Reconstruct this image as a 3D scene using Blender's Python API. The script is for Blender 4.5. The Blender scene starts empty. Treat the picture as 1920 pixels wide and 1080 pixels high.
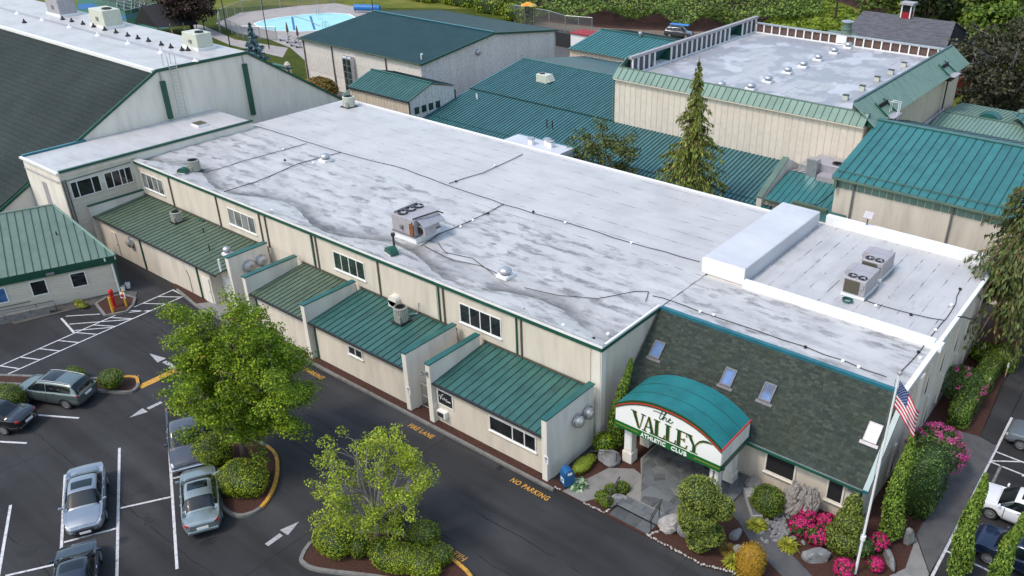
import bpy, math, random
import numpy as np
from mathutils import Vector, Matrix
random.seed(7)
SC = bpy.context.scene
COL = SC.collection
R = math.radians

# ------------------------------------------------------------------ camera
cam = bpy.data.cameras.new('camera')
cam_o = bpy.data.objects.new('camera', cam)
COL.objects.link(cam_o)
cam.sensor_width = 36.0
cam.lens = 36 * 1595.83 / 1920
cam.shift_x = -(1108.78 - 960) / 1920
cam.shift_y = (558.74 - 540) / 1920
cam.clip_start = 0.5
cam.clip_end = 1500
_f = Vector((math.sin(-0.630131) * math.cos(0.502146), math.cos(-0.630131) * math.cos(0.502146), -math.sin(0.502146)))
_r = Vector((math.cos(-0.630131), -math.sin(-0.630131), 0))
_u = _r.cross(_f)
_c, _s = math.cos(0.0130103), math.sin(0.0130103)
_r2, _u2 = _r * _c + _u * _s, -_r * _s + _u * _c
_m = Matrix((_r2, _u2, -_f)).transposed().to_4x4()
_m.translation = Vector((0, 0, 30))
cam_o.matrix_world = _m
SC.camera = cam_o

# ------------------------------------------------------------------ daylight
SUN_EL, SUN_AZ_VEC = R(56), Vector((-0.36, -0.93, 0)).normalized()     # where the sun stands
W = bpy.data.worlds.new('World')
SC.world = W
W.use_nodes = True
_n = W.node_tree.nodes
_sky = _n.new('ShaderNodeTexSky')
_sky.sky_type = 'NISHITA'
_sky.sun_disc = False
_sky.sun_elevation = SUN_EL
_sky.sun_rotation = math.atan2(SUN_AZ_VEC.x, SUN_AZ_VEC.y)
_sky.air_density = 1.6
_sky.dust_density = 2.0
_sky.ozone_density = 1.0
_bg = _n['Background']
W.node_tree.links.new(_sky.outputs[0], _bg.inputs[0])
_bg.inputs[1].default_value = 0.15
sun = bpy.data.lights.new('sun', 'SUN')
sun.energy = 1.15
sun.angle = R(9.0)
sun.color = (1.0, 0.91, 0.80)
sun_o = bpy.data.objects.new('sun', sun)
COL.objects.link(sun_o)
_sd = Vector((SUN_AZ_VEC.x * math.cos(SUN_EL), SUN_AZ_VEC.y * math.cos(SUN_EL), math.sin(SUN_EL)))
sun_o.rotation_euler = _sd.to_track_quat('Z', 'Y').to_euler()
sun_o.location = _sd * 100
SC.view_settings.view_transform = 'Standard'
SC.view_settings.look = 'None'
SC.view_settings.gamma = 1
SC.view_settings.exposure = 0.78
SC.view_settings.use_curve_mapping = False

# ------------------------------------------------------------------ materials
MATS = {}
class NT:
    def __init__(s, name):
        s.m = bpy.data.materials.new(name); s.m.use_nodes = True
        s.t = s.m.node_tree; s.b = s.t.nodes['Principled BSDF']; s.out = s.t.nodes['Material Output']
        MATS[name] = s.m
    def n(s, kind, **kw):
        x = s.t.nodes.new('ShaderNode' + kind)
        for k, v in kw.items():
            if k.startswith('i_'):
                key = k[2:]; key = int(key) if key.isdigit() else key
                x.inputs[key].default_value = v
            else: setattr(x, k, v)
        return x
    def l(s, a, b): s.t.links.new(a, b)
    def coord(s, scale=(1, 1, 1), rnd=False, kind='Object'):
        tc = s.n('TexCoord'); mp = s.n('Mapping'); mp.inputs['Scale'].default_value = scale
        s.l(tc.outputs[kind], mp.inputs[0])
        if rnd:
            oi = s.n('ObjectInfo'); mu = s.n('Math', operation='MULTIPLY', i_1=53.0)
            s.l(oi.outputs['Random'], mu.inputs[0]); s.l(mu.outputs[0], mp.inputs['Location'])
        return mp.outputs[0]
    def noise(s, vec, scale, detail=4, rough=.6):
        x = s.n('TexNoise'); x.inputs['Scale'].default_value = scale
        x.inputs['Detail'].default_value = detail; x.inputs['Roughness'].default_value = rough
        s.l(vec, x.inputs['Vector']); return x.outputs[0]
    def ramp(s, fac, stops):
        x = s.n('ValToRGB'); e = x.color_ramp.elements
        while len(e) > 1: e.remove(e[-1])
        for i, (p, c) in enumerate(stops):
            if isinstance(c, (int, float)): c = (c, c, c)
            if i == 0: el = e[0]; el.position = p
            else: el = e.new(p)
            el.color = (*c[:3], 1)
        s.l(fac, x.inputs[0]); return x.outputs[0]
    def mix(s, fac, a, b, mode='MIX'):
        x = s.n('MixRGB', blend_type=mode)
        for i, v in enumerate((fac, a, b)):
            if isinstance(v, (int, float)): x.inputs[i].default_value = v if i == 0 else (v, v, v, 1)
            elif isinstance(v, (tuple, list)): x.inputs[i].default_value = (*v[:3], 1)
            else: s.l(v, x.inputs[i])
        return x.outputs[0]
    def math(s, op, a, b=None):
        x = s.n('Math', operation=op)
        for i, v in enumerate((a, b)):
            if v is None: continue
            if isinstance(v, (int, float)): x.inputs[i].default_value = v
            else: s.l(v, x.inputs[i])
        return x.outputs[0]
    def base(s, c):
        if isinstance(c, (tuple, list)): s.b.inputs['Base Color'].default_value = (*c[:3], 1)
        else: s.l(c, s.b.inputs['Base Color'])
    def set(s, rough=.6, metal=0.0, spec=.5, coat=0.0):
        s.b.inputs['Roughness'].default_value = rough; s.b.inputs['Metallic'].default_value = metal
        s.b.inputs['Specular IOR Level'].default_value = spec; s.b.inputs['Coat Weight'].default_value = coat
    def bump(s, h, dist=.02, strength=.5):
        x = s.n('Bump'); x.inputs['Distance'].default_value = dist; x.inputs['Strength'].default_value = strength
        s.l(h, x.inputs['Height']); s.l(x.outputs[0], s.b.inputs['Normal'])

def pmat(name, c, var=.18, scale=1.5, stretch=(1, 1, 1), rough=.6, metal=0.0, spec=.4, rnd=False, rv=0.0, bump=0.0, bscale=40, c2=None, coat=0.0):
    """a plain material: its colour, blotches of the same colour, fine grain, optional change from piece to piece"""
    t = NT(name); v = t.coord(stretch, rnd)
    a = t.noise(v, scale, 5, .65)
    d = c2 or tuple(x * (1 - var) for x in c); li = tuple(min(1, x * (1 + var * .6)) for x in c)
    col = t.ramp(a, [(.3, d), (.5, c), (.72, li)])
    if rv:
        oi = t.n('ObjectInfo')
        k = t.ramp(oi.outputs['Random'], [(0, 1 - rv), (1, 1 + rv)])
        col = t.mix(1.0, col, k, 'MULTIPLY')
    t.base(col); t.set(rough, metal, spec, coat)
    if bump:
        t.bump(t.noise(t.coord((1, 1, 1)), bscale, 3), .02, bump)
    return t.m

def leafmat(name, dark, mid, light, trans=.3, rough=.55):
    t = NT(name)
    g = t.n('NewGeometry')
    col = t.ramp(g.outputs['Random Per Island'], [(0, dark), (.45, mid), (1, light)])
    pn = t.noise(t.coord(), .9, 3)
    col = t.mix(1.0, col, t.ramp(pn, [(.3, .72), (.7, 1.2)]), 'MULTIPLY')
    t.base(col); t.set(rough, 0, .3)
    tr = t.n('BsdfTranslucent'); t.l(col, tr.inputs[0])
    mx = t.n('MixShader'); mx.inputs[0].default_value = trans
    t.l(t.b.outputs[0], mx.inputs[1]); t.l(tr.outputs[0], mx.inputs[2]); t.l(mx.outputs[0], t.out.inputs[0])
    return t.m

def membrane(name, base=(.465, .457, .457), along='x', dirt=1.0, seams=1.0, pond=False, gap=1.55, quilt=False, patch=False):
    t = NT(name); v = t.coord()
    sx = t.n('SeparateXYZ'); t.l(v, sx.inputs[0])
    col = t.ramp(t.noise(v, .35, 5, .6), [(.3, tuple(x * .86 for x in base)), (.55, base), (.75, tuple(x * 1.07 for x in base))])
    st = (.22, 1, 1) if along == 'x' else (1, .22, 1)
    vs = t.coord(st)
    # soft grey smears drawn out along the laps
    sm = t.ramp(t.noise(vs, 1.1, 6, .62), [(.50, 0), (.66, .55 * dirt), (.8, .8 * dirt)])
    col = t.mix(sm, col, (.30, .30, .31))
    vv = t.coord((.35, 1, 1) if along == 'x' else (1, .35, 1))
    spots = t.ramp(t.noise(vv, 2.3, 4, .55), [(.60, 0), (.72, .5 * dirt)])
    col = t.mix(spots, col, (.24, .235, .23))
    # lap seams: thin lines, broken up
    ax = sx.outputs['Y'] if along == 'x' else sx.outputs['X']
    fr = t.math('FRACT', t.math('DIVIDE', ax, gap))
    ln = t.math('LESS_THAN', t.math('ABSOLUTE', t.math('SUBTRACT', fr, .5)), (.028 / gap))
    brk = t.ramp(t.noise(vs, 4.2, 5, .7), [(.50, .06), (.57, .9)])
    col = t.mix(t.math('MINIMUM', t.math('MULTIPLY', t.math('MULTIPLY', ln, brk), seams), .95), col, (.05, .05, .055))
    if patch:
        pt = t.ramp(t.noise(t.coord((1, 1, 1)), .16, 5, .55), [(.44, 0), (.47, .75), (.56, .6), (.6, 0)])
        col = t.mix(pt, col, (.24, .25, .285))
        lt = t.ramp(t.noise(t.coord((1.3, 1, 1)), .22, 4, .5), [(.56, 0), (.59, .7)])
        col = t.mix(lt, col, (.50, .51, .54))
    if quilt:
        row = t.math('ABSOLUTE', t.math('SINE', t.math('ADD', t.math('MULTIPLY', sx.outputs['Y'], 2.35), t.math('MULTIPLY', t.noise(t.coord((.12, .2, 0)), 1.0, 2), 3.0))))
        blob = t.noise(t.coord((.62, 1.5, 1)), .95, 7, .66)
        sp = t.ramp(t.math('ADD', blob, t.math('MULTIPLY', row, .11)), [(.575, 0), (.635, .55), (.70, .9)])
        area = t.ramp(t.noise(t.coord((.5, .9, 1)), .32, 3), [(.34, .25), (.54, 1)])
        dk = t.ramp(t.noise(t.coord((1, 2, 1)), 2.0, 5, .7), [(.35, (.09, .09, .092)), (.65, (.27, .265, .265))])
        col = t.mix(t.math('MULTIPLY', sp, area), col, dk)
    if pond:
        X_ = t.math('ADD', sx.outputs['X'], -69.4); sn_ = t.math('SINE', t.math('ADD', t.math('MULTIPLY', X_, .262), 15.06)); e_ = t.math('ADD', t.math('MULTIPLY', t.math('MULTIPLY', sn_, sn_), 1.5), .55)
        yy = t.math('SUBTRACT', t.math('SUBTRACT', sx.outputs['Y'], e_), t.math('MULTIPLY', t.math('SUBTRACT', t.noise(t.coord((.8, 0, 0)), 1.0, 3), .5), .7))
        band = t.ramp(t.math('MULTIPLY', yy, .25), [(0, 0), (.02, .95), (.12, .75), (.30, .2), (.5, 0)])
        blot = t.ramp(t.noise(t.coord((.45, 1.2, 1)), .9, 7, .72), [(.34, .1), (.47, 1)])
        fade = t.ramp(t.noise(t.coord((.14, 0, 0)), 1.0, 3), [(.34, .2), (.46, 1)])
        dc = t.ramp(t.noise(t.coord((.3, .8, 1)), .9, 6, .75), [(.36, (.03, .03, .032)), (.49, (.10, .098, .096)), (.56, (.17, .165, .16)), (.61, (.15, .105, .07)), (.66, (.19, .18, .17)), (.8, (.26, .255, .25))])
        col = t.mix(t.math('MULTIPLY', t.math('MULTIPLY', band, blot), fade), col, dc)
    t.base(col); t.set(.42, 0, .4)
    t.bump(t.noise(t.coord((.5, 1, 1)), 1.4, 4), .06, .35)
    return t.m

WALL = (.60, .537, .452)
pmat('stucco', WALL, .17, 1.3, (1, 1, .16), .85, spec=.2, bump=.25, bscale=60)
pmat('stucco_white', (.68, .64, .57), .15, 1.3, (1, 1, .16), .8, spec=.2)
pmat('lap_siding', (.55, .50, .42), .08, 1.2, (1, 1, 1), .7, rnd=True, rv=.05)
pmat('tan_siding', (.56, .47, .36), .10, 1.0, (2, 2, .25), .55, rnd=True, rv=.05)
pmat('cream_siding', (.62, .555, .47), .10, 1.0, (2, 2, .25), .55, rnd=True, rv=.035)
pmat('far_cream', (.72, .67, .60), .10, 1.0, (2, 2, .25), .55, rnd=True, rv=.03)
pmat('weathered_siding', (.60, .585, .57), .30, 2.2, (2.2, 2.2, .10), .6, rnd=True, rv=.06)
pmat('green_trim', (.013, .075, .050), .25, 1.5, rough=.4)
pmat('teal_trim', (.020, .105, .095), .25, 1.2, rough=.35)
pmat('blue_trim', (.022, .13, .17), .25, 1.2, rough=.3)
pmat('seam_teal', (.030, .102, .088), .32, .8, (1, 1, 1), .38, spec=.5, rnd=True, rv=.10)
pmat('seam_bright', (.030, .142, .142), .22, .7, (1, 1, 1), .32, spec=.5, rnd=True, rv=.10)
pmat('seam_moss', (.082, .118, .078), .28, 1.3, (1, 1, 1), .55, rnd=True, rv=.10)
pmat('seam_sage', (.110, .165, .130), .18, .8, (1, 1, 1), .5, rnd=True, rv=.05)
pmat('seam_pale', (.150, .240, .195), .16, .8, (1, 1, 1), .5, rnd=True, rv=.05)
pmat('seam_blue', (.040, .135, .150), .26, .6, (1, 1, 1), .4, spec=.5, rnd=True, rv=.08)
pmat('seam_slate', (.015, .048, .058), .3, .5, (1, 1, 1), .6, spec=.2, rnd=True)
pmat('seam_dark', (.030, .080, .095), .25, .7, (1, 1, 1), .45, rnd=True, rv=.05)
pmat('seam_rib', (.012, .040, .036), .1, rough=.5)
pmat('canopy_teal', (.010, .145, .150), .25, .9, rough=.5)
pmat('white_paint', (.74, .74, .74), .06, 2, rough=.5)
pmat('white_frame', (.72, .72, .70), .06, 2, rough=.45)
pmat('gal_metal', (.50, .51, .53), .22, 3, rough=.38, metal=.75)
pmat('grey_metal', (.36, .35, .38), .15, 2, rough=.5, metal=.25)
pmat('unit_grey', (.30, .30, .27), .14, 3, rough=.5, metal=.2)
pmat('unit_cream', (.50, .52, .44), .12, 3, rough=.5)
pmat('unit_mauve', (.36, .34, .36), .16, 2.5, rough=.5, metal=.15)
pmat('dark_metal', (.03, .03, .032), .2, 4, rough=.45)
pmat('black_rubber', (.016, .016, .018), .2, 5, rough=.7)
pmat('rust', (.20, .075, .03), .5, 5, rough=.85)
pmat('coil_brown', (.085, .075, .055), .25, 14, (1, 1, 8), rough=.7)
pmat('gutter_grey', (.16, .165, .16), .2, 2, rough=.5)
pmat('downspout_brown', (.10, .085, .065), .2, 2, rough=.5)
pmat('yellow_paint', (.62, .33, .02), .25, 6, rough=.6)
pmat('road_yellow', (.52, .27, .035), .35, 9, rough=.75, c2=(.16, .10, .05))
pmat('road_white', (.52, .52, .53), .25, 6, rough=.8, c2=(.22, .22, .23))
pmat('road_arrow', (.34, .34, .345), .3, 9, rough=.8, c2=(.14, .14, .145))
pmat('red_paint', (.42, .012, .012), .2, 4, rough=.4)
pmat('blue_plastic', (.012, .09, .24), .2, 3, rough=.4)
pmat('oil_stain', (.013, .013, .014), .3, 6, rough=.6)
pmat('concrete', (.20, .195, .185), .22, 1.6, rough=.9, bump=.3)
pmat('bench_stone', (.30, .30, .30), .2, 2, rough=.8)
pmat('verge', (.085, .078, .070), .45, 1.6, rough=.95, bump=.5)
pmat('concrete_dark', (.085, .083, .085), .25, 1.3, rough=.9, bump=.3)
pmat('kerb_concrete', (.17, .165, .155), .35, 2.5, rough=.9, bump=.3)
pmat('mulch', (.055, .022, .015), .55, 9, rough=.95, bump=1.0, bscale=30)
pmat('slate', (.10, .108, .112), .35, .9, rough=.7, rnd=True, rv=.35, bump=.3)
pmat('mortar', (.22, .21, .19), .2, 6, rough=.9)
pmat('rock', (.20, .20, .20), .5, 1.8, rough=.85, bump=1.0, bscale=9)
pmat('rock_pale', (.34, .32, .31), .45, 1.6, rough=.85, bump=1.0, bscale=9)
pmat('pebble_white', (.36, .35, .33), .3, 9, rough=.7, rnd=True, rv=.2)
pmat('bark', (.105, .075, .055), .4, 4, (1, 1, .25), .9, bump=.8, bscale=18)
pmat('bark_grey', (.22, .20, .19), .4, 4, (1, 1, .25), .9, bump=.6, bscale=18)
pmat('bark_red', (.19, .10, .07), .4, 4, (1, 1, .25), .9, bump=.8, bscale=18)
pmat('tarp_blue', (.02, .16, .45), .2, 3, rough=.5)
pmat('court_green', (.03, .13, .085), .15, 1, rough=.8)
pmat('court_blue', (.025, .12, .30), .12, 1, rough=.8)
pmat('deck_concrete', (.32, .29, .275), .2, .5, rough=.9)
pmat('dirt', (.16, .12, .088), .35, .35, rough=.95)
pmat('chrome', (.62, .62, .62), .05, 3, rough=.15, metal=.9)
pmat('sign_white', (.78, .78, .76), .03, 1, rough=.5)
pmat('sign_green', (.008, .115, .022), .08, 1, rough=.45)
pmat('sign_gold', (.42, .30, .06), .1, 1, rough=.5)
pmat('sign_red', (.50, .035, .03), .15, 2, rough=.5)
pmat('letter_green', (.012, .06, .018), .08, 1, rough=.5)
pmat('plum_leaf_bark', (.05, .035, .03), .3, 4, rough=.9)
pmat('driftwood', (.25, .225, .205), .5, 2.5, (1, 1, 5), .9, bump=1.0, bscale=12)
pmat('flag_red', (.50, .02, .05), .08, 5, rough=.7)
pmat('flag_white', (.75, .75, .76), .05, 5, rough=.7)
pmat('flag_blue', (.02, .045, .17), .08, 5, rough=.7)
pmat('wood_post', (.42, .30, .17), .25, 4, rough=.85)
pmat('tent_black', (.014, .014, .018), .2, 1, rough=.6)
pmat('barn_red', (.28, .012, .02), .2, 2, rough=.6)
pmat('louver_brown', (.12, .07, .055), .3, 4, rough=.8)
pmat('sash_grey', (.10, .10, .115), .25, 4, rough=.5)
pmat('mat_black', (.012, .012, .014), .2, 6, rough=.85)
pmat('umbrella_orange', (.75, .28, .03), .15, 3, rough=.7)
pmat('stain_white', (.68, .68, .70), .12, 1.2, rough=.5)
membrane('roof_main', pond=True, quilt=True, dirt=.8, seams=.25)
membrane('roof_back', dirt=.35, seams=1.2, gap=1.6)
membrane('roof_wing', along='y', dirt=.75, seams=1.0, gap=1.05)
membrane('roof_wing_front', dirt=.8, seams=.35, gap=1.5, quilt=True)
membrane('roof_annex', dirt=.7, seams=.3)
membrane('roof_gable', dirt=.7, seams=.35, gap=3)
membrane('roof_gym', base=(.40, .40, .42), along='y', dirt=.5, seams=1.5, gap=1.35, patch=True)
membrane('roof_box', base=(.52, .525, .56), dirt=.12, seams=.2)

def glass(name, c=(.012, .014, .016), rough=.06):
    t = NT(name); a = t.noise(t.coord((.6, .6, .6), True), 1.4, 3)
    t.base(t.ramp(a, [(.35, tuple(x * .5 for x in c)), (.65, tuple(x * 2.0 for x in c))])); t.set(rough, 0, .25 if name == 'glass_sky' else .6); return t.m
glass('glass_pale', (.30, .32, .36), .12); glass('glass_dark'); glass('glass_blind', (.12, .125, .12), .15); glass('glass_sky', (.035, .085, .19), .4); glass('glass_car', (.005, .008, .010), .03)
glass('glass_green', (.02, .035, .028), .05)

def carpaint(name, c, metal=.55, rough=.3):
    t = NT(name); a = t.noise(t.coord(), 180, 1)
    t.base(t.ramp(a, [(.3, tuple(x * .85 for x in c)), (.7, tuple(x * 1.12 for x in c))])); t.set(rough, metal, .5, .9)
    t.b.inputs['Coat Roughness'].default_value = .06; return t.m
carpaint('paint_silver_blue', (.24, .275, .32)); carpaint('paint_silver_green', (.25, .30, .305)); carpaint('paint_grey', (.085, .085, .10))
carpaint('paint_moss', (.13, .165, .165)); carpaint('paint_black', (.008, .008, .011), .2, .2); carpaint('paint_navy', (.010, .022, .055), .3, .22)
carpaint('paint_white', (.72, .73, .75), 0, .3); carpaint('paint_dark_navy', (.012, .02, .035), .3, .22)
t = NT('lamp_red'); t.base((.40, .012, .012)); t.set(.15, 0, .6, 1)
t = NT('lamp_clear'); t.base((.60, .62, .64)); t.set(.1, .2, .7, 1)
t = NT('lamp_amber'); t.base((.55, .20, .03)); t.set(.15, 0, .6, 1)

# asphalt with seams of old repairs, tyre-polished lanes and fine aggregate
t = NT('asphalt'); v = t.coord()
big = t.ramp(t.noise(v, .13, 4, .6), [(.32, (.020, .0197, .021)), (.5, (.029, .0287, .0303)), (.68, (.042, .0417, .0437))])
lane = t.ramp(t.noise(t.coord((.10, 1.1, 1)), .55, 4, .6), [(.38, .72), (.6, 1.18)])
col = t.mix(1.0, big, lane, 'MULTIPLY')
grain = t.ramp(t.noise(v, 26, 2, .7), [(.3, .55), (.7, 1.5)])
col = t.mix(.75, col, grain, 'MULTIPLY')
oil = t.ramp(t.noise(v, .85, 5, .7), [(.60, 0), (.72, .6)])
col = t.mix(oil, col, (.016, .016, .018))
sx = t.n('SeparateXYZ'); t.l(v, sx.inputs[0])
wob = t.math('MULTIPLY', t.math('SUBTRACT', t.noise(t.coord((.4, .4, 0)), 1.2, 4), .5), .5)
for y_, w_ in ((22.7, .035), (20.6, .03), (12.4, .03), (8.0, .03)):
    q = t.math('ABSOLUTE', t.math('SUBTRACT', t.math('ADD', sx.outputs['Y'], wob), y_)); ln = t.math('LESS_THAN', q, w_)
    ln = t.math('MULTIPLY', ln, t.ramp(t.noise(t.coord((.3, .3, 0)), .8, 3), [(.38, 0), (.46, .8)])); col = t.mix(ln, col, (.010, .010, .011))
for x_, w_ in ((-29.0, .03), (-13.5, .03), (-45.5, .03)):
    q = t.math('ABSOLUTE', t.math('SUBTRACT', t.math('ADD', sx.outputs['X'], wob), x_)); ln = t.math('LESS_THAN', q, w_)
    ln = t.math('MULTIPLY', ln, t.ramp(t.noise(t.coord((.3, .3, 0)), .5, 3), [(.45, 0), (.52, .8)])); col = t.mix(ln, col, (.010, .010, .011))
t.base(col); t.set(.82, 0, .3); t.bump(t.noise(v, 55, 2), .01, .35)

t = NT('grass'); v = t.coord()
col = t.ramp(t.noise(v, .18, 6, .7), [(.3, (.065, .095, .014)), (.5, (.130, .145, .026)), (.66, (.210, .180, .050))])
col = t.mix(.8, col, t.ramp(t.noise(v, 5, 3), [(.3, .65), (.7, 1.3)]), 'MULTIPLY')
t.base(col); t.set(.95, 0, .1); t.bump(t.noise(v, 9, 3), .1, .8)
t = NT('lawn'); v = t.coord()
col = t.ramp(t.noise(v, .3, 5, .7), [(.3, (.028, .050, .008)), (.55, (.060, .078, .012)), (.72, (.095, .088, .020))])
t.base(col); t.set(.95, 0, .1); t.bump(t.noise(v, 12, 3), .08, .8)
t = NT('pool_water'); t.base(t.ramp(t.noise(t.coord(), .25, 3), [(.3, (.14, .47, .52)), (.7, (.22, .58, .62))])); t.set(.08, 0, .5)
t.bump(t.noise(t.coord(), 2.2, 2), .03, .12)
# asphalt shingles: one colour per shingle
t = NT('shingle'); g = t.n('NewGeometry')
col = t.ramp(g.outputs['Random Per Island'], [(0, (.028, .036, .030)), (.45, (.036, .047, .039)), (.8, (.044, .056, .046)), (1, (.056, .066, .053))])
col = t.mix(.8, col, t.ramp(t.noise(t.coord(), 34, 2), [(.3, .7), (.7, 1.3)]), 'MULTIPLY')
moss = t.ramp(t.noise(t.coord(), .5, 4), [(.5, 0), (.7, .35)])
col = t.mix(moss, col, (.040, .046, .022)); t.base(col); t.set(.9, 0, .2)
t = NT('shingle_far'); v = t.coord()
col = t.ramp(t.noise(t.coord((1, 1, 1)), .14, 5, .65), [(.3, (.018, .026, .025)), (.7, (.034, .044, .042))])
sx = t.n('SeparateXYZ'); t.l(v, sx.inputs[0]); rw = t.ramp(t.math('FRACT', t.math('MULTIPLY', sx.outputs['Z'], 4.2)), [(0, .55), (.25, 1.05), (1, 1.15)])
col = t.mix(.8, col, rw, 'MULTIPLY')
t.base(t.mix(.8, col, t.ramp(t.noise(t.coord((2, 5, 5)), 3, 3), [(.35, .6), (.65, 1.35)]), 'MULTIPLY')); t.set(.9, 0, .2)
t = NT('shingle_grey'); v = t.coord((1, 1, 1))
col = t.ramp(t.noise(t.coord((.6, 2.2, 2.2)), 1.6, 5, .7), [(.3, (.055, .056, .064)), (.7, (.135, .135, .15))])
t.base(col); t.set(.9, 0, .2)
# chain-link: a real net is finer than a pixel, so the sheet lets most light through
t = NT('chain_link'); t.base((.20, .21, .20)); t.set(.5, .3)
tr = t.n('BsdfTransparent'); mx = t.n('MixShader'); mx.inputs[0].default_value = .30
t.l(tr.outputs[0], mx.inputs[1]); t.l(t.b.outputs[0], mx.inputs[2]); t.l(mx.outputs[0], t.out.inputs[0])
t = NT('court_screen'); t.base((.012, .055, .035)); t.set(.8)
tr = t.n('BsdfTransparent'); mx = t.n('MixShader'); mx.inputs[0].default_value = .75
t.l(tr.outputs[0], mx.inputs[1]); t.l(t.b.outputs[0], mx.inputs[2]); t.l(mx.outputs[0], t.out.inputs[0])

leafmat('leaf_maple', (0.050, 0.105, 0.008), (0.143, 0.249, 0.013), (0.370, 0.456, 0.023))
leafmat('leaf_yellow', (0.131, 0.197, 0.017), (0.273, 0.373, 0.027), (0.525, 0.570, 0.051))
leafmat('leaf_hedge', (0.086, 0.147, 0.009), (0.213, 0.294, 0.018), (0.462, 0.499, 0.032), .15)
leafmat('leaf_box', (0.047, 0.095, 0.010), (0.133, 0.207, 0.018), (0.281, 0.317, 0.028), .15)
leafmat('leaf_topiary', (0.060, 0.094, 0.016), (0.161, 0.213, 0.032), (0.345, 0.370, 0.070), .15)
leafmat('leaf_laurel', (0.020, 0.056, 0.012), (0.052, 0.120, 0.024), (0.150, 0.220, 0.048), .15, .35)
leafmat('leaf_conifer', (0.051, 0.083, 0.016), (0.138, 0.179, 0.028), (0.276, 0.310, 0.048), .15)
leafmat('leaf_cedar', (0.028, 0.052, 0.016), (0.076, 0.108, 0.028), (0.170, 0.196, 0.048), .15)
leafmat('leaf_column', (0.056, 0.116, 0.016), (0.140, 0.230, 0.028), (0.270, 0.370, 0.052), .15)
leafmat('leaf_orange', (0.169, 0.124, 0.016), (0.390, 0.221, 0.019), (0.546, 0.325, 0.039), .15)
leafmat('leaf_plum', (0.016, 0.009, 0.010), (0.046, 0.026, 0.023), (0.098, 0.058, 0.042), .2)
leafmat('leaf_blue', (0.047, 0.104, 0.125), (0.117, 0.208, 0.234), (0.234, 0.364, 0.390), .1)
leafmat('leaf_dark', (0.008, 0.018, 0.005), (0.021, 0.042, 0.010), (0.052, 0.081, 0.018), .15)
leafmat('leaf_dim', (0.029, 0.048, 0.012), (0.077, 0.106, 0.024), (0.180, 0.192, 0.052), .15)
leafmat('leaf_thicket', (0.034, 0.067, 0.013), (0.100, 0.172, 0.028), (0.250, 0.326, 0.061), .2)
leafmat('leaf_wood', (0.024, 0.046, 0.007), (0.074, 0.124, 0.016), (0.184, 0.234, 0.033), .2)
leafmat('leaf_woodlime', (0.032, 0.072, 0.008), (0.096, 0.168, 0.016), (0.192, 0.264, 0.029), .2)
leafmat('leaf_lime', (0.132, 0.156, 0.014), (0.276, 0.288, 0.024), (0.432, 0.420, 0.054), .2)
leafmat('leaf_hosta', (0.024, 0.090, 0.030), (0.108, 0.228, 0.096), (0.504, 0.576, 0.420), .15)
leafmat('petal_red', (0.250, 0.005, 0.046), (0.525, 0.015, 0.117), (0.700, 0.062, 0.277), .2)
leafmat('petal_pink', (0.418, 0.011, 0.121), (0.660, 0.044, 0.286), (0.700, 0.242, 0.462), .2)
leafmat('leaf_rust', (0.080, 0.080, 0.016), (0.180, 0.140, 0.024), (0.380, 0.190, 0.040), .15)
leafmat('leaf_dusk', (.016, .020, .008), (.046, .050, .022), (.105, .098, .050), .15)
leafmat('leaf_reed', (0.066, 0.125, 0.010), (0.157, 0.234, 0.018), (0.280, 0.328, 0.036), .25)

# ------------------------------------------------------------------ building blocks
WL = {}
def put(o, parent=None):
    COL.objects.link(o)
    if parent is not None: o.parent = parent
    return o
def tag(o, label=None, cat=None, group=None, kind=None):
    if label: o['label'] = label
    if cat: o['category'] = cat
    if group: o['group'] = group
    if kind: o['kind'] = kind
    return o
def thing(name, label, cat, loc=(0, 0, 0), rz=0.0, group=None):
    o = bpy.data.objects.new(name, None); o.empty_display_size = .3
    o.location = loc; o.rotation_euler = (0, 0, rz); put(o); WL[o.name] = Vector(loc)
    return tag(o, label, cat, group)
def wl(o):
    return WL.get(o.name, Vector((0, 0, 0))) if o is not None else Vector((0, 0, 0))

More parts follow.
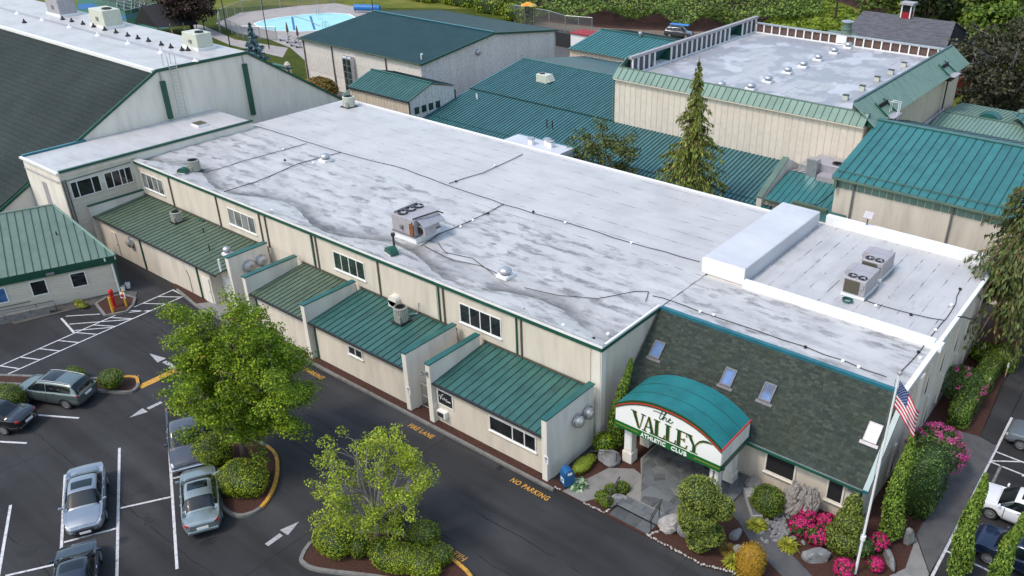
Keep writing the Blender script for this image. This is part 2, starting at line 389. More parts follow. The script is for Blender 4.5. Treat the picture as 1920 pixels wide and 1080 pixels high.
class MB:
    def __init__(s): s.v = []; s.f = []; s.m = []
    def add(s, vs, fs, m=0):
        o = len(s.v); s.v += [tuple(p) for p in vs]; s.f += [tuple(i + o for i in f) for f in fs]; s.m += [m] * len(fs); return s
    def quad(s, a, b, c, d, m=0): return s.add([a, b, c, d], [(0, 1, 2, 3)], m)
    def poly(s, pts, m=0): return s.add(pts, [tuple(range(len(pts)))], m)
    def box(s, x0, x1, y0, y1, z0, z1, m=0):
        x0, x1 = min(x0, x1), max(x0, x1); y0, y1 = min(y0, y1), max(y0, y1)
        vs = [(x, y, z) for z in (z0, z1) for y in (y0, y1) for x in (x0, x1)]
        return s.add(vs, [(0, 2, 3, 1), (4, 5, 7, 6), (0, 1, 5, 4), (2, 6, 7, 3), (0, 4, 6, 2), (1, 3, 7, 5)], m)
    def obox(s, o, a, b, c, m=0):
        """box from corner o along vectors a, b, c"""
        o, a, b, c = map(Vector, (o, a, b, c))
        if a.cross(b).dot(c) < 0: a, b = b, a
        vs = [o, o + a, o + a + b, o + b, o + c, o + a + c, o + a + b + c, o + b + c]
        return s.add(vs, [(0, 3, 2, 1), (4, 5, 6, 7), (0, 1, 5, 4), (1, 2, 6, 5), (2, 3, 7, 6), (3, 0, 4, 7)], m)
    def prism(s, poly, d, m=0, caps=True):
        """polygon extruded by vector d"""
        P = [Vector(p) for p in poly]; d = Vector(d); n = len(P)
        nn = Vector((0, 0, 0))
        for i in range(n): nn += P[i].cross(P[(i + 1) % n])
        if nn.dot(d) < 0: P.reverse()
        vs = P + [p + d for p in P]
        fs = [(i, (i + 1) % n, (i + 1) % n + n, i + n) for i in range(n)]
        if caps: fs += [tuple(range(n - 1, -1, -1)), tuple(range(n, 2 * n))]
        return s.add(vs, fs, m)
    def cyl(s, p0, p1, r0, r1=None, n=10, m=0, caps=True):
        p0, p1 = Vector(p0), Vector(p1); r1 = r0 if r1 is None else r1
        z = (p1 - p0).normalized(); x = z.orthogonal().normalized(); y = z.cross(x)
        vs = [p + (x * math.cos(6.28318 * i / n) + y * math.sin(6.28318 * i / n)) * r for p, r in ((p0, r0), (p1, r1)) for i in range(n)]
        fs = [(i, (i + 1) % n, (i + 1) % n + n, i + n) for i in range(n)]
        if caps: fs += [tuple(range(n - 1, -1, -1)), tuple(range(n, 2 * n))]
        return s.add(vs, fs, m)
    def tube(s, pts, r, n=6, m=0, r1=None):
        P = [Vector(p) for p in pts]; k = len(P); vs = []; fs = []
        for i, p in enumerate(P):
            d = (P[min(i + 1, k - 1)] - P[max(i - 1, 0)]).normalized()
            x = d.cross(Vector((0, 0, 1))) if abs(d.z) < .95 else d.cross(Vector((1, 0, 0)))
            x.normalize(); y = d.cross(x)
            rr = r if r1 is None else r + (r1 - r) * i / max(1, k - 1)
            vs += [p + (x * math.cos(6.28318 * j / n) + y * math.sin(6.28318 * j / n)) * rr for j in range(n)]
            if i: fs += [((i - 1) * n + j, (i - 1) * n + (j + 1) % n, i * n + (j + 1) % n, i * n + j) for j in range(n)]
        fs += [tuple(range(n - 1, -1, -1)), tuple((k - 1) * n + j for j in range(n))]
        return s.add(vs, fs, m)
    def lathe(s, prof, c=(0, 0, 0), n=14, m=0):
        c = Vector(c); vs = []; fs = []
        for r, z in prof: vs += [c + Vector((r * math.cos(6.28318 * j / n), r * math.sin(6.28318 * j / n), z)) for j in range(n)]
        for i in range(1, len(prof)): fs += [((i - 1) * n + j, (i - 1) * n + (j + 1) % n, i * n + (j + 1) % n, i * n + j) for j in range(n)]
        fs += [tuple((len(prof) - 1) * n + j for j in range(n)), tuple(range(n - 1, -1, -1))]
        return s.add(vs, fs, m)
    def mesh(s, name, mats, off=(0, 0, 0), smooth=False):
        me = bpy.data.meshes.new(name); o = Vector(off)
        me.from_pydata([tuple(Vector(p) - o) for p in s.v], [], s.f)
        for m in (mats if isinstance(mats, (list, tuple)) else [mats]): me.materials.append(MATS[m])
        if any(s.m): me.polygons.foreach_set('material_index', s.m)
        if smooth: me.polygons.foreach_set('use_smooth', [True] * len(me.polygons))
        me.update(); return me
    def build(s, name, mats, parent=None, local=False, smooth=False, bevel=0.0, loc=None):
        """one mesh object; world coordinates unless local"""
        off = (0, 0, 0) if local else wl(parent)
        if loc is not None: off = Vector(loc)
        me = s.mesh(name, mats, off, smooth)
        o = put(bpy.data.objects.new(name, me), parent)
        if loc is not None:
            o.location = Vector(loc) - wl(parent); WL[o.name] = Vector(loc)
        else: WL[o.name] = Vector(wl(parent))
        if bevel:
            b = o.modifiers.new('bevel', 'BEVEL'); b.width = bevel; b.segments = 1; b.limit_method = 'ANGLE'
        return o
def struct(name, mb, mats, **kw):
    o = mb.build(name, mats, **kw); o['kind'] = 'structure'; return o
def instances(name, me, parent, mats):
    """alike pieces sharing one mesh; mats are matrices in world space, parent unrotated"""
    inv = Matrix.Translation(-wl(parent)); out = []
    for M in mats:
        o = bpy.data.objects.new(name, me); o.matrix_basis = inv @ M; put(o, parent); out.append(o)
    return out
def frame_m(o, x, y):
    x = Vector(x).normalized(); y = Vector(y); z = x.cross(y).normalized(); y = z.cross(x)
    m = Matrix((x, y, z)).transposed().to_4x4(); m.translation = Vector(o); return m
def copy_tree(o, parent=None):
    c = o.copy(); COL.objects.link(c)
    if parent is not None: c.parent = parent
    for ch in list(o.children): copy_tree(ch, c)
    return c

_txt = {}
def text_mesh(s, size, ext=.01, bold=0.0, shear=0.0, spacing=1.0):
    k = (s, size, ext, bold, shear, spacing)
    if k not in _txt:
        cu = bpy.data.curves.new('lettering', 'FONT'); cu.body = s; cu.size = size; cu.extrude = ext; cu.offset = bold
        cu.shear = shear; cu.space_character = spacing; cu.align_x = 'LEFT'; cu.resolution_u = 3
        o = bpy.data.objects.new('lettering', cu); COL.objects.link(o)
        dg = bpy.context.evaluated_depsgraph_get()
        me = bpy.data.meshes.new_from_object(o.evaluated_get(dg)); bpy.data.objects.remove(o)
        _txt[k] = me
    return _txt[k].copy()
TXT = {}
for _k, _a in dict(np=('NO PARKING', .62, .0, .012, .12, 1.12), fl=('FIRE LANE', .62, .0, .012, .12, 1.12), ac=('ATHLETIC', .40, .012, .012, 0, 1.12), cl=('CLUB', .40, .012, .012, 0, 1.12)).items():
    TXT[_k] = text_mesh(*_a)
def text_obj(name, key, mat, M, parent=None):
    me = TXT[key].copy(); me.materials.clear(); me.materials.append(MATS[mat])
    o = put(bpy.data.objects.new(name, me), parent)
    o.matrix_basis = Matrix.Translation(-wl(parent)) @ M; return o

# ------------------------------------------------------------------ roof and wall pieces
def seam_roof(parent, o, along, up, n, mat, name='roof_panel', rib=.035, ribw=.034, single=False, th=.03):
    """n standing-seam panels side by side from corner o; along = the eave, up = the slope"""
    o, along, up = Vector(o), Vector(along), Vector(up)
    w = along.length / n; L = up.length; M = frame_m(o, along, up)
    def piece(mb, x):
        mb.add([(x, 0, 0), (x + w - ribw, 0, 0), (x + w - ribw, L, 0), (x, L, 0), (x, 0, -th), (x + w, 0, -th), (x + w, L, -th), (x, L, -th)],
               [(0, 1, 2, 3), (4, 7, 6, 5), (0, 4, 5, 1), (3, 2, 6, 7), (0, 3, 7, 4)])
        mb.add([(x + w - ribw, 0, -th), (x + w, 0, -th), (x + w, 0, rib), (x + w - ribw, 0, rib), (x + w - ribw, L, -th), (x + w, L, -th), (x + w, L, rib), (x + w - ribw, L, rib)],
               [(0, 1, 2, 3), (7, 6, 5, 4), (1, 5, 6, 2), (0, 3, 7, 4), (3, 2, 6, 7)], 1)
    if single:
        mb = MB()
        for i in range(n): piece(mb, i * w)
        me = mb.mesh(name, [mat, 'seam_rib']); ob = instances(name, me, parent, [M])[0]; ob['kind'] = 'stuff'; return ob
    mb = MB(); piece(mb, 0); me = mb.mesh(name, [mat, 'seam_rib'])
    return instances(name, me, parent, [M @ Matrix.Translation((i * w, 0, 0)) for i in range(n)])
def rib_wall(parent, o, along, up, n, mat, name='wall_panel', d=.035, single=False, groove=.05, gm='downspout_brown', far=None):
    """n upright siding panels with a recessed joint, standing proud of the wall; far = list of top heights for raked ends"""
    o, along, up = Vector(o), Vector(along), Vector(up)
    w = along.length / n; M = frame_m(o, along, up)
    def piece(mb, x, L, L2):
        a, b = x + groove / 2, x + w - groove / 2; c = .03
        mb.add([(a, 0, 0), (b, 0, 0), (b, L2, 0), (a, L, 0), (a + c, 0, d), (b - c, 0, d), (b - c, L2, d), (a + c, L, d)],
               [(4, 5, 6, 7), (0, 4, 7, 3), (1, 2, 6, 5), (3, 7, 6, 2), (0, 1, 5, 4)])
    H = up.length
    if single or far:
        if single:
            mb = MB()
            for i in range(n): piece(mb, i * w, *(far[i] if far else (H, H)))
            ob = instances(name, mb.mesh(name, mat), parent, [M])[0]; ob['kind'] = 'stuff'; return ob
        r = []
        for i in range(n):
            mb = MB(); piece(mb, 0, *far[i]); r += instances(name, mb.mesh(name, mat), parent, [M @ Matrix.Translation((i * w, 0, 0))])
        return r
    mb = MB(); piece(mb, 0, H, H); me = mb.mesh(name, mat)
    return instances(name, me, parent, [M @ Matrix.Translation((i * w, 0, 0)) for i in range(n)])
def window(parent, o, along, h, panes, glassmat='glass_dark', frame='white_frame', fw=.06, depth=.05, recess=.03, sill=None, widths=None):
    """framed window standing on a wall: o lower left corner, along the sill, panes side by side"""
    o, along = Vector(o), Vector(along); W_ = along.length; M = frame_m(o, along, (0, 0, 1)); x, z = along.normalized(), Vector((0, 0, 1)); nrm = x.cross(z)
    ws = widths or [1] * panes; tot = sum(ws); xs = [0]
    for q in ws: xs.append(xs[-1] + q / tot * W_)
    mb = MB()
    for a, b in ((0, fw), (h - fw, h)): mb.obox(o + z * a - nrm * .02, x * W_, nrm * (depth + .02), z * (b - a))
    for i, q in enumerate(xs):
        q0 = q if i == 0 else (q - fw if i == len(xs) - 1 else q - fw / 2)
        mb.obox(o + x * q0 + z * fw - nrm * .02, x * fw, nrm * (depth + .02), z * (h - 2 * fw))
    if sill: mb.obox(o - x * .06 - z * .05, x * (W_ + .12), nrm * (depth + .06), z * .05, 0)
    f = mb.build('window', frame, parent)
    for i in range(panes):
        a = xs[i] + (fw if i == 0 else fw / 2); b = xs[i + 1] - (fw if i == panes - 1 else fw / 2)
        MB().obox(o + x * a + z * fw - nrm * .015, x * (b - a), nrm * (depth - recess + .015), z * (h - 2 * fw)).build('pane', glassmat, f)
    return f
def downspout(parent, top, bottom, mat='downspout_brown', r=.05, out=(0, -1, 0)):
    t_, b_ = Vector(top), Vector(bottom); mb = MB(); o = Vector(out)
    mb.tube([t_, b_ + Vector((0, 0, .15)), b_ + o * .25], r, 6)
    return mb.build('downspout', mat, parent)

# ================================================================== GROUND
g = MB(); g.quad((-400, -60, -.02), (200, -60, -.02), (200, 420, -.02), (-400, 420, -.02))
struct('ground', g, 'grass')
g = MB(); g.quad((-62, -10, 0), (60, -10, 0), (60, 64, 0), (-62, 64, 0)); g.quad((-100, -10, 0), (-62, -10, 0), (-62, 34, 0), (-100, 34, 0)); g.quad((-75, 64, 0), (-62, 64, 0), (-62, 34, 0), (-75, 34, 0))
struct('car_park', g, 'asphalt')
g = MB(); g.quad((-99, 62, .004), (-62, 62, .004), (-62, 118, .004), (-99, 118, .004)); g.quad((-62, 64.01, .004), (10, 64.01, .004), (10, 112, .004), (-62, 112, .004))
struct('service_yard', g, 'concrete_dark')

# ================================================================== MAIN WHITE-ROOFED HALL
X0, X1, Y0, Y1, ZR = -69.4, -21.9, 31.0, 53.0, 6.2
hall = thing('club_hall', 'long beige two storey hall with wide stained white flat roof and green edge trim', 'building', (X0, Y0, 0))
wl_ = MB().box(X0, X1, Y0, Y1, 0, ZR - .22).build('wall', 'stucco', hall)
# roof sheet with sagging and quilting
NX, NY = 150, 80
xs = np.linspace(X0 - .12, X1 + .12, NX); ys = np.linspace(Y0 - .12, Y1 + .05, NY)
def roof_z(x, y):
    u = y - Y0; fr = max(0, 1 - (u - 10) / 2.5) if u > 10 else 1.0
    z = ZR + .05 * math.sin(x * 3.9 + .6 * math.sin(y * 1.7)) * .5 * fr * math.sin(y * 2.6 + .8 * math.sin(x * .7)) + .03 * math.sin(y * 4.1) * fr
    e = .55 + 1.5 * math.sin(.262 * x + 15.06) ** 2
    if u < e: z += .20 * (1 - (u / e) ** 2)
    z -= .10 * math.exp(-((u - e - .6) / .8) ** 2)
    if u < .2 or u > Y1 - Y0 - .1: z = max(z, ZR + .1)
    return z
m = MB(); m.v = [(x, y, roof_z(x, y)) for y in ys for x in xs]
m.f = [(j * NX + i, j * NX + i + 1, (j + 1) * NX + i + 1, (j + 1) * NX + i) for j in range(NY - 1) for i in range(NX - 1)]
m.m = [1 if (ys[j] > 41.2) else 0 for j in range(NY - 1) for i in range(NX - 1)]
m.build('roof', ['roof_main', 'roof_back'], hall, smooth=True)
m = MB(); m.box(X0 - .1, X1 + .1, Y0 - .12, Y0 - .004, ZR - .22, ZR + .02); m.box(X1 + .004, X1 + .12, Y0 - .003, 36.55, ZR - .22, ZR + .03); m.box(X0 - .12, X0 - .004, Y0 - .003, 42.0, ZR - .15, ZR + .03)
m.box(X0, X1, Y1 + .004, Y1 + .12, ZR - .2, ZR + .05)
m.build('fascia', 'green_trim', hall)
m = MB(); m.box(X0 - .14, X1 + .14, Y0 - .14, Y0 - .02, ZR + .021, ZR + .16); m.box(X1 + .02, X1 + .14, Y0 - .02, 36.5, ZR + .031, ZR + .16)
m.box(X0 - .1, X1, Y1, Y1 + .14, ZR + .051, ZR + .16)
m.build('roof_edging', 'white_paint', hall)
for (a, b, gm) in ((-67.9, -64.75, 'glass_blind'), (-55.95, -52.6, 'glass_blind'), (-43.9, -40.8, 'glass_green'), (-32.3, -29.0, 'glass_dark')):
    window(hall, (a, Y0 - .003, 4.08), (b - a, 0, 0), 1.32, 4, gm, fw=.06, depth=.035, recess=.025, sill=True)
for x, mt in ((-69.0, 'green_trim'), (-63.6, 'downspout_brown'), (-57.2, 'downspout_brown'), (-51.9, 'downspout_brown'), (-51.2, 'downspout_brown'), (-46.0, 'green_trim'), (-45.6, 'downspout_brown'), (-39.4, 'downspout_brown'), (-34.0, 'green_trim'), (-33.6, 'downspout_brown'), (-27.8, 'green_trim'), (-27.45, 'downspout_brown')):
    m = MB().box(x - .045, x + .045, Y0 - .09, Y0 - .004, 3.5, ZR - .225); m.build('downspout', mt, hall)
m = MB().box(X1 - .55, X1 - .02, Y0 - .06, Y0 - .004, 0, ZR - .24); m.box(X1 + .004, X1 + .06, Y0 - .05, Y0 + .35, 0, ZR - .24); m.build('corner_pilaster', 'stucco_white', hall)
for x0_, x1_ in ((-63.4, -57.3), (-51.0, -46.2), (-39.2, -34.2), (-27.3, -22.6)):
    m = MB().box(x0_, x1_, Y0 - .035, Y0 - .004, 3.6, 5.9); m.build('wall_panel', 'stucco', hall)

# ================================================================== LEAN-TO WINGS ALONG THE FRONT
def lean_to(label, xl, xr, np_, mat, capL, capR, y0=26.9, z0=2.82, z1=3.36, trim='teal_trim', xw=None):
    T = thing('lean_to', label, 'lean-to', (xl, y0, 0), group='lean-to wings along the front of the hall')
    m = MB(); m.prism([(xl, y0, 0), (xl, Y0 - .005, 0), (xl, Y0 - .005, z1 - .08), (xl, y0, z0 - .08)], ((xw or xr) - xl, 0, 0)); m.build('wall', 'stucco', T)
    u = Vector((0, Y0 - .02 - y0 + .18, 0)); s = (z1 - z0) / (Y0 - y0)
    seam_roof(T, (xl + .02, y0 - .18, z0 - .18 * s), (xr - xl - .04, 0, 0), (0, u.y, u.y * s), np_, mat)
    m = MB().box(xl, xr, y0 - .30, y0 - .19, z0 - .14, z0 - .03); m.build('gutter', 'dark_metal', T)
    for cx, on in ((xl, capL), (xr, capR)):
        if not on: continue
        x0_ = cx - .345 if cx == xl else cx + .005
        m = MB().box(x0_, x0_ + .34, 26.55, Y0 - .4, 0, 3.98); w_ = m.build('parapet_wall', 'stucco_white', T)
        m = MB().box(x0_ - .03, x0_ + .37, 26.50, Y0 - .36, 3.985, 4.06); m.build('wall_cap', trim, w_)
    m = MB().box(xl, xr, Y0 - .05, Y0 - .021, z1 + .03, z1 + .16); m.build('flashing', 'downspout_brown', T)
    return T
U1 = lean_to('long mossy green metal roofed lean-to nearest the left annex', -68.2, -51.45, 34, 'seam_moss', False, False, z0=2.92, xw=-52.75)
U2 = lean_to('mossy lean-to half hidden behind the big green maple', -47.55, -41.92, 14, 'seam_moss', True, False)
U3 = lean_to('middle lean-to with teal roof, condenser on top and one tiny window', -41.42, -32.65, 18, 'seam_teal', True, True)
U4 = lean_to('lean-to beside the mailbox with black sign, wide window and twin vents', -30.40, -22.40, 16, 'seam_teal', True, True)
# left lean-to: raked end wall, cap wall and recess with doors at the right
m = MB().box(-68.7, -68.22, 26.55, Y0 - .02, 0, 3.7); w_ = m.build('parapet_wall', 'stucco_white', U1)
MB().box(-68.75, -68.18, 26.5, Y0, 3.705, 3.78).build('wall_cap', 'green_trim', w_)
m = MB().box(-51.40, -51.02, 27.55, Y0 - .35, 0, 3.98); w_ = m.build('parapet_wall', 'stucco_white', U1)
MB().box(-51.44, -50.98, 27.5, Y0 - .31, 3.985, 4.06).build('wall_cap', 'teal_trim', w_)
MB().box(-52.745, -51.405, 27.75, Y0 - .02, 0, 3.0).build('recess_wall', 'stucco_white', U1)
d_ = MB().box(-52.15, -51.5, 27.69, 27.747, .05, 2.15).build('door', 'white_paint', U1)
MB().box(-51.62, -51.57, 27.63, 27.688, 1.0, 1.1).build('handle', 'dark_metal', d_)
MB().box(-52.68, -52.25, 27.72, 27.747, 1.15, 2.05).build('notice', 'sign_white', U1)
m = MB()
for k in range(5): m.box(-52.62, -52.34, 27.708, 27.716, 1.32 + k * .12, 1.36 + k * .12)
m.build('notice_lettering', 'grey_metal', U1)
m = MB().prism([(-52.75, 26.7, 2.80), (-51.45, 27.6, 2.86), (-52.75, 27.6, 2.86)], (0, 0, .06)); m.build('door_canopy', 'downspout_brown', U1)
MB().tube([(-51.6, 27.2, 2.9), (-51.6, 27.2, 3.9)], .07, 7).build('standpipe', 'white_paint', U1)
for x_ in (-66.6,):
    d_ = MB().box(x_, x_ + .95, 26.84, 26.897, .05, 2.05).build('door', 'stucco', U1)
    MB().box(x_ + .8, x_ + .86, 26.80, 26.838, .98, 1.05).build('handle', 'dark_metal', d_)
d_ = MB().box(-53.8, -52.95, 26.84, 26.897, .05, 2.05).build('door', 'stucco_white', U1)
MB().box(-53.05, -53.0, 26.80, 26.838, .98, 1.05).build('handle', 'dark_metal', d_)
for x_ in (-61.9, -54.3): MB().box(x_, x_ + .09, 26.80, 26.897, .1, 2.75).build('downspout', 'green_trim', U1)
MB().tube([(-55.6, 26.87, .1), (-55.6, 26.87, 1.4), (-55.8, 26.87, 1.9)], .02, 5).build('conduit', 'gutter_grey', U1)
def wall_vent(parent, c, ax, r=.36, d=.35, mats=('gal_metal', 'dark_metal')):
    c, ax = Vector(c), Vector(ax); m = MB(); m.cyl(c, c + ax * d * .7, r * .97, r * .97, 18); m.cyl(c + ax * d * .7, c + ax * d, r, r * .55, 18); m.cyl(c - ax * .02, c + ax * .05, r * 1.18, r * 1.18, 18)
    v = m.build('wall_vent', mats[0], parent)
    MB().cyl(c + ax * (d + .002), c + ax * (d + .03), r * .52, r * .45, 14).build('vent_cover', 'unit_grey', v)
    return v
wall_vent(U1, (-63.3, 26.9, 1.95), (0, -1, 0), .38)
wall_vent(U1, (-51.02, 28.95, 2.85), (1, 0, 0), .43); wall_vent(U1, (-51.02, 29.95, 2.9), (1, 0, 0), .40)
wall_vent(U4, (-21.91, 28.95, 2.66), (1, 0, 0), .33); wall_vent(U4, (-21.91, 29.85, 2.68), (1, 0, 0), .33)
window(U3, (-37.95, 26.897, 1.72), (1.3, 0, 0), .62, 2, sill=True, widths=[1, 1])
window(U4, (-26.35, 26.897, 1.30), (3.3, 0, 0), 1.0, 3, sill=True, widths=[2, 1, .95])
window(U4, (-30.30, 26.897, 1.32), (1.25, 0, 0), 1.05, 1, 'mat_black', fw=.08)
m = MB()
def stroke(m_, pts, r, o=(-30.30, 26.842, 1.32)):
    m_.tube([(o[0] + x_, o[1], o[2] + z_) for x_, z_ in pts], r, 5)
stroke(m, [(.18, .62), (.25, .70), (.28, .40), (.34, .58), (.42, .78), (.50, .82)], .022)
stroke(m, [(.40, .55), (.46, .45), (.50, .60), (.54, .45), (.58, .66), (.60, .46), (.66, .58), (.68, .46), (.74, .58), (.70, .36)], .018)
stroke(m, [(.70, .56), (.80, .56)], .016); stroke(m, [(.80, .46), (1.06, .46)], .025)
m.build('sign_lettering', 'white_paint', U4)
m = MB().box(-30.22, -29.55, 26.62, 26.896, .62, 1.02); u_ = m.build('window_air_conditioner', 'white_frame', U4)
MB().box(-30.16, -29.68, 26.60, 26.617, .67, .96).build('grille', 'dark_metal', u_)
m = MB().box(-30.95, -30.55, 26.40, 26.545, 3.35, 3.5); m.tube([(-30.75, 26.55, 3.3), (-30.95, 26.3, 3.25)], .05, 6); m.build('flood_light', 'gutter_grey', U4)
for x_, P in ((-32.5, U3), (-22.25, U4)):
    MB().box(x_, x_ + .28, 26.535, 26.548, 1.25, 1.75).build('wall_sign', 'sign_white', P)
    m = MB(); m.box(x_ + .05, x_ + .23, 26.526, 26.534, 1.5, 1.68); m.box(x_ + .05, x_ + .23, 26.526, 26.534, 1.32, 1.37); m.box(x_ + .05, x_ + .18, 26.526, 26.534, 1.41, 1.45); m.build('sign_marks', 'grey_metal', P)
for P, x_ in ((U2, -47.3), (U3, -41.2), (U3, -32.9), (U4, -22.6)):
    MB().box(x_, x_ + .09, 26.8, 26.897, .12, 2.7).build('downspout', 'green_trim', P)
# white hood on the hall wall behind the middle lean-to, and pipes between
m = MB(); m.cyl((-37.9, 30.55, 3.75), (-37.9, 30.99, 3.75), .38, .38, 14); m.box(-38.28, -37.52, 30.55, 30.99, 3.3, 3.75); m.build('vent_hood', 'stucco_white', hall)
tag(MB().tube([(-36.4, 30.5, 3.3), (-35.9, 30.85, 3.45), (-35.8, 30.9, 4.2)], .035, 6).build('refrigerant_line', 'grey_metal'), 'thin grey pipe rising up the wall beside the lean-to condenser', 'pipe')
# gate between the two lean-tos
gt = thing('alley_gate', 'low wire alley gate between middle and right lean-tos', 'gate', (-31.4, 27.3, 0))
m = MB()
for x_ in (-32.1, -30.95): m.cyl((x_, 27.3, 0), (x_, 27.3, 1.75), .03, .03, 8)
for z_ in (.15, .9, 1.7): m.cyl((-32.1, 27.3, z_), (-30.95, 27.3, z_), .022, .022, 6)
m.build('gate_frame', 'gal_metal', gt)
MB().quad((-32.1, 27.31, .15), (-30.95, 27.31, .15), (-30.95, 27.31, 1.7), (-32.1, 27.31, 1.7)).build('wire_mesh', 'chain_link', gt)

# ================================================================== ENTRANCE WING WITH SHINGLED MANSARD
WX0, WX1, WYE, WYR, WYB = -21.75, -7.85, 33.0, 36.6, 54.0
wing = thing('entrance_wing', 'entrance wing with dark green shingle slope, four skylights and white roof terraces', 'building', (WX0, WYE, 0))
m = MB(); m.box(WX0, WX1, WYE + .25, WYB, 0, 2.5); m.box(WX0, WX1, WYR + .1, WYB, 2.5, ZR - .1)
m.prism([(WX1 - .02, WYE + .25, 2.5), (WX1 - .02, WYR + .1, 2.5), (WX1 - .02, WYR + .1, ZR - .15), (WX1 - .02, WYE + .3, 2.55)], (-.2, 0, 0))
m.build('wall', 'stucco', wing)
MB().box(WX1 + .004, WX1 + .28, 38.8, 39.4, 0, ZR - .25).build('buttress', 'stucco_white', wing)
s0, s1 = Vector((WX0, WYE, 2.56)), Vector((WX0, WYR, 6.12)); L_ = (s1 - s0).length; sv = (s1 - s0) / L_; sn = Vector((0, -sv.z, sv.y))
md = MB().prism([(WX0, WYE, 2.50), (WX0, WYR + .1, 6.06), (WX0, WYR + .1, 5.85), (WX0, WYE + .24, 2.50)], (WX1 - WX0 - .02, 0, 0)).build('mansard_roof', 'shingle', wing)
m = MB(); rows = 36; rh = L_ / rows
for r_ in range(rows):
    x_ = WX0 + random.uniform(-.3, 0)
    while x_ < WX1 - .03:
        w = random.choice((.18, .24, .3, .36)); a, b = max(x_, WX0), min(x_ + w - .008, WX1 - .02); x_ += w
        if b - a < .05: continue
        lift = random.choice((.006, .012, .02)); p = s0 + sv * (r_ * rh) + sn * (.05 + lift); q = s0 + sv * ((r_ + 1.15) * rh) + sn * .05
        A, B, C_, D = Vector((a, p.y, p.z)), Vector((b, p.y, p.z)), Vector((b, q.y, q.z)), Vector((a, q.y, q.z)); dn = -sn * .05
        m.add([A, B, C_, D, A + dn, B + dn], [(0, 1, 2, 3), (4, 5, 1, 0)])
sh = m.build('shingles', 'shingle', md); sh['kind'] = 'stuff'
MB().box(WX0, WX1 + .25, WYR - .12, WYR + .12, ZR - .12, ZR + .06).build('ridge_flashing', 'blue_trim', wing)
m = MB(); m.box(WX0 + .2, WX1, WYE - .16, WYE - .02, 2.42, 2.56); m.build('gutter', 'green_trim', wing)
MB().box(WX0 + 3, WX1, WYE - .10, WYE - .06, 2.561, 2.60).build('gutter_guard', 'gal_metal', wing)
MB().prism([(WX1, WYE - .1, 2.45), (WX1, WYR + .1, 6.05), (WX1, WYR + .1, 6.25), (WX1, WYE - .1, 2.65)], (.26, 0, 0)).build('rake_trim', 'blue_trim', wing)
for i_, x_ in enumerate((-21.15, -16.65, -14.35, -8.75)):
    gm = 'glass_sky' if i_ < 3 else 'glass_pale'
    c0 = s0 + sv * (L_ * .44) + Vector((x_ - WX0, 0, 0)); w, h = .68, 1.0
    X_ = Vector((1, 0, 0)); m = MB()
    m.obox(c0 + sn * .0, X_ * w, sv * .08, sn * .16); m.obox(c0 + sv * (h - .08), X_ * w, sv * .08, sn * .16); m.obox(c0 + sv * .08, X_ * .07, sv * (h - .16), sn * .16); m.obox(c0 + sv * .08 + X_ * (w - .07), X_ * .07, sv * (h - .16), sn * .16)
    m.obox(c0 - sv * .18 - X_ * .12, X_ * (w + .24), sv * .17, sn * .085)
    f = m.build('skylight', 'sash_grey' if i_ < 3 else 'unit_mauve', wing)
    MB().obox(c0 + sv * .081 + X_ * .071, X_ * (w - .142), sv * (h - .162), sn * .13).build('pane', gm, f)
MB().box(WX0 + .02, WX1 - .1, WYR + .125, 41.6, ZR - .095, ZR - .0).build('front_terrace_roof', 'roof_wing_front', wing)
MB().box(-19.2, WX1 - .1, 42.05, 53.5, ZR - .095, ZR - .01).build('rear_terrace_roof', 'roof_wing', wing)
MB().prism([(-19.2, 41.55, ZR + .003), (-19.2, 41.62, ZR + .42), (-19.2, 42.0, ZR + .42), (-19.2, 42.05, ZR - .1), (-19.2, 41.6, ZR - .1)], (11.25, 0, 0)).build('parapet_curb', 'white_paint', wing)
MB().box(-19.0, WX1 - .02, 53.505, 53.95, ZR - .1, ZR + .65).build('rear_parapet', 'white_paint', wing)
MB().box(WX1 - .095, WX1 + .16, WYR + .12, 41.5, ZR - .08, ZR + .06).build('roof_edging', 'white_paint', wing)
MB().box(WX1 - .095, WX1 + .12, 42.06, 53.5, ZR - .08, ZR + .07).build('roof_edging', 'white_paint', wing)
MB().box(WX1 - .095, WX1 + .34, 41.51, 42.055, ZR - .08, ZR + .30).build('parapet_end', 'white_paint', wing)
MB().box(WX1 + .004, WX1 + .10, WYR + .2, 53.9, ZR - .14, ZR - .083).build('drip_edge', 'dark_metal', wing)
MB().box(-22.15, -19.3, 41.95, 53.1, ZR - .3, ZR + 1.02).build('stair_head', 'roof_box', wing, bevel=.05)
MB().box(-22.17, -19.28, 41.90, 41.947, ZR - .02, ZR + .98).build('stair_head_front', 'white_paint', wing)
# windows in the front under the eave and slot windows in the side wall
for a, b, z_, h in ((-13.0, -11.3, 1.0, 1.35), (-9.65, -8.75, .9, 1.35)):
    m = MB(); f = window(wing, (a, WYE + .247, z_), (b - a, 0, 0), h, 1, 'mat_black', 'stucco_white', fw=.09, depth=.08, recess=.06, sill=True)
window(wing, (-19.3, WYE + .247, .3), (3.6, 0, 0), 2.1, 4, 'glass_dark', 'dark_metal')
for k in range(6):
    for z_ in (3.6, .7):
        y_ = 38.2 + k * 2.7 if z_ > 3 else 37.0 + k * 2.7
        m = MB(); m.prism([(WX1 + .005, y_, z_), (WX1 + .005, y_ + .5, z_), (WX1 + .005, y_ + .5, z_ + 1.9), (WX1 + .005, y_ + .15, z_ + 1.9)], (.12, 0, 0)); f = m.build('window', 'stucco', wing)
        MB().prism([(WX1 + .126, y_ + .12, z_ + .05), (WX1 + .126, y_ + .42, z_ + .05), (WX1 + .126, y_ + .42, z_ + 1.2)], (.01, 0, 0)).build('pane', 'glass_green', f)
m = MB().box(-8.6, -8.3, WYE + .02, WYE + .24, 2.1, 2.4); m.build('flood_light', 'gutter_grey', wing)
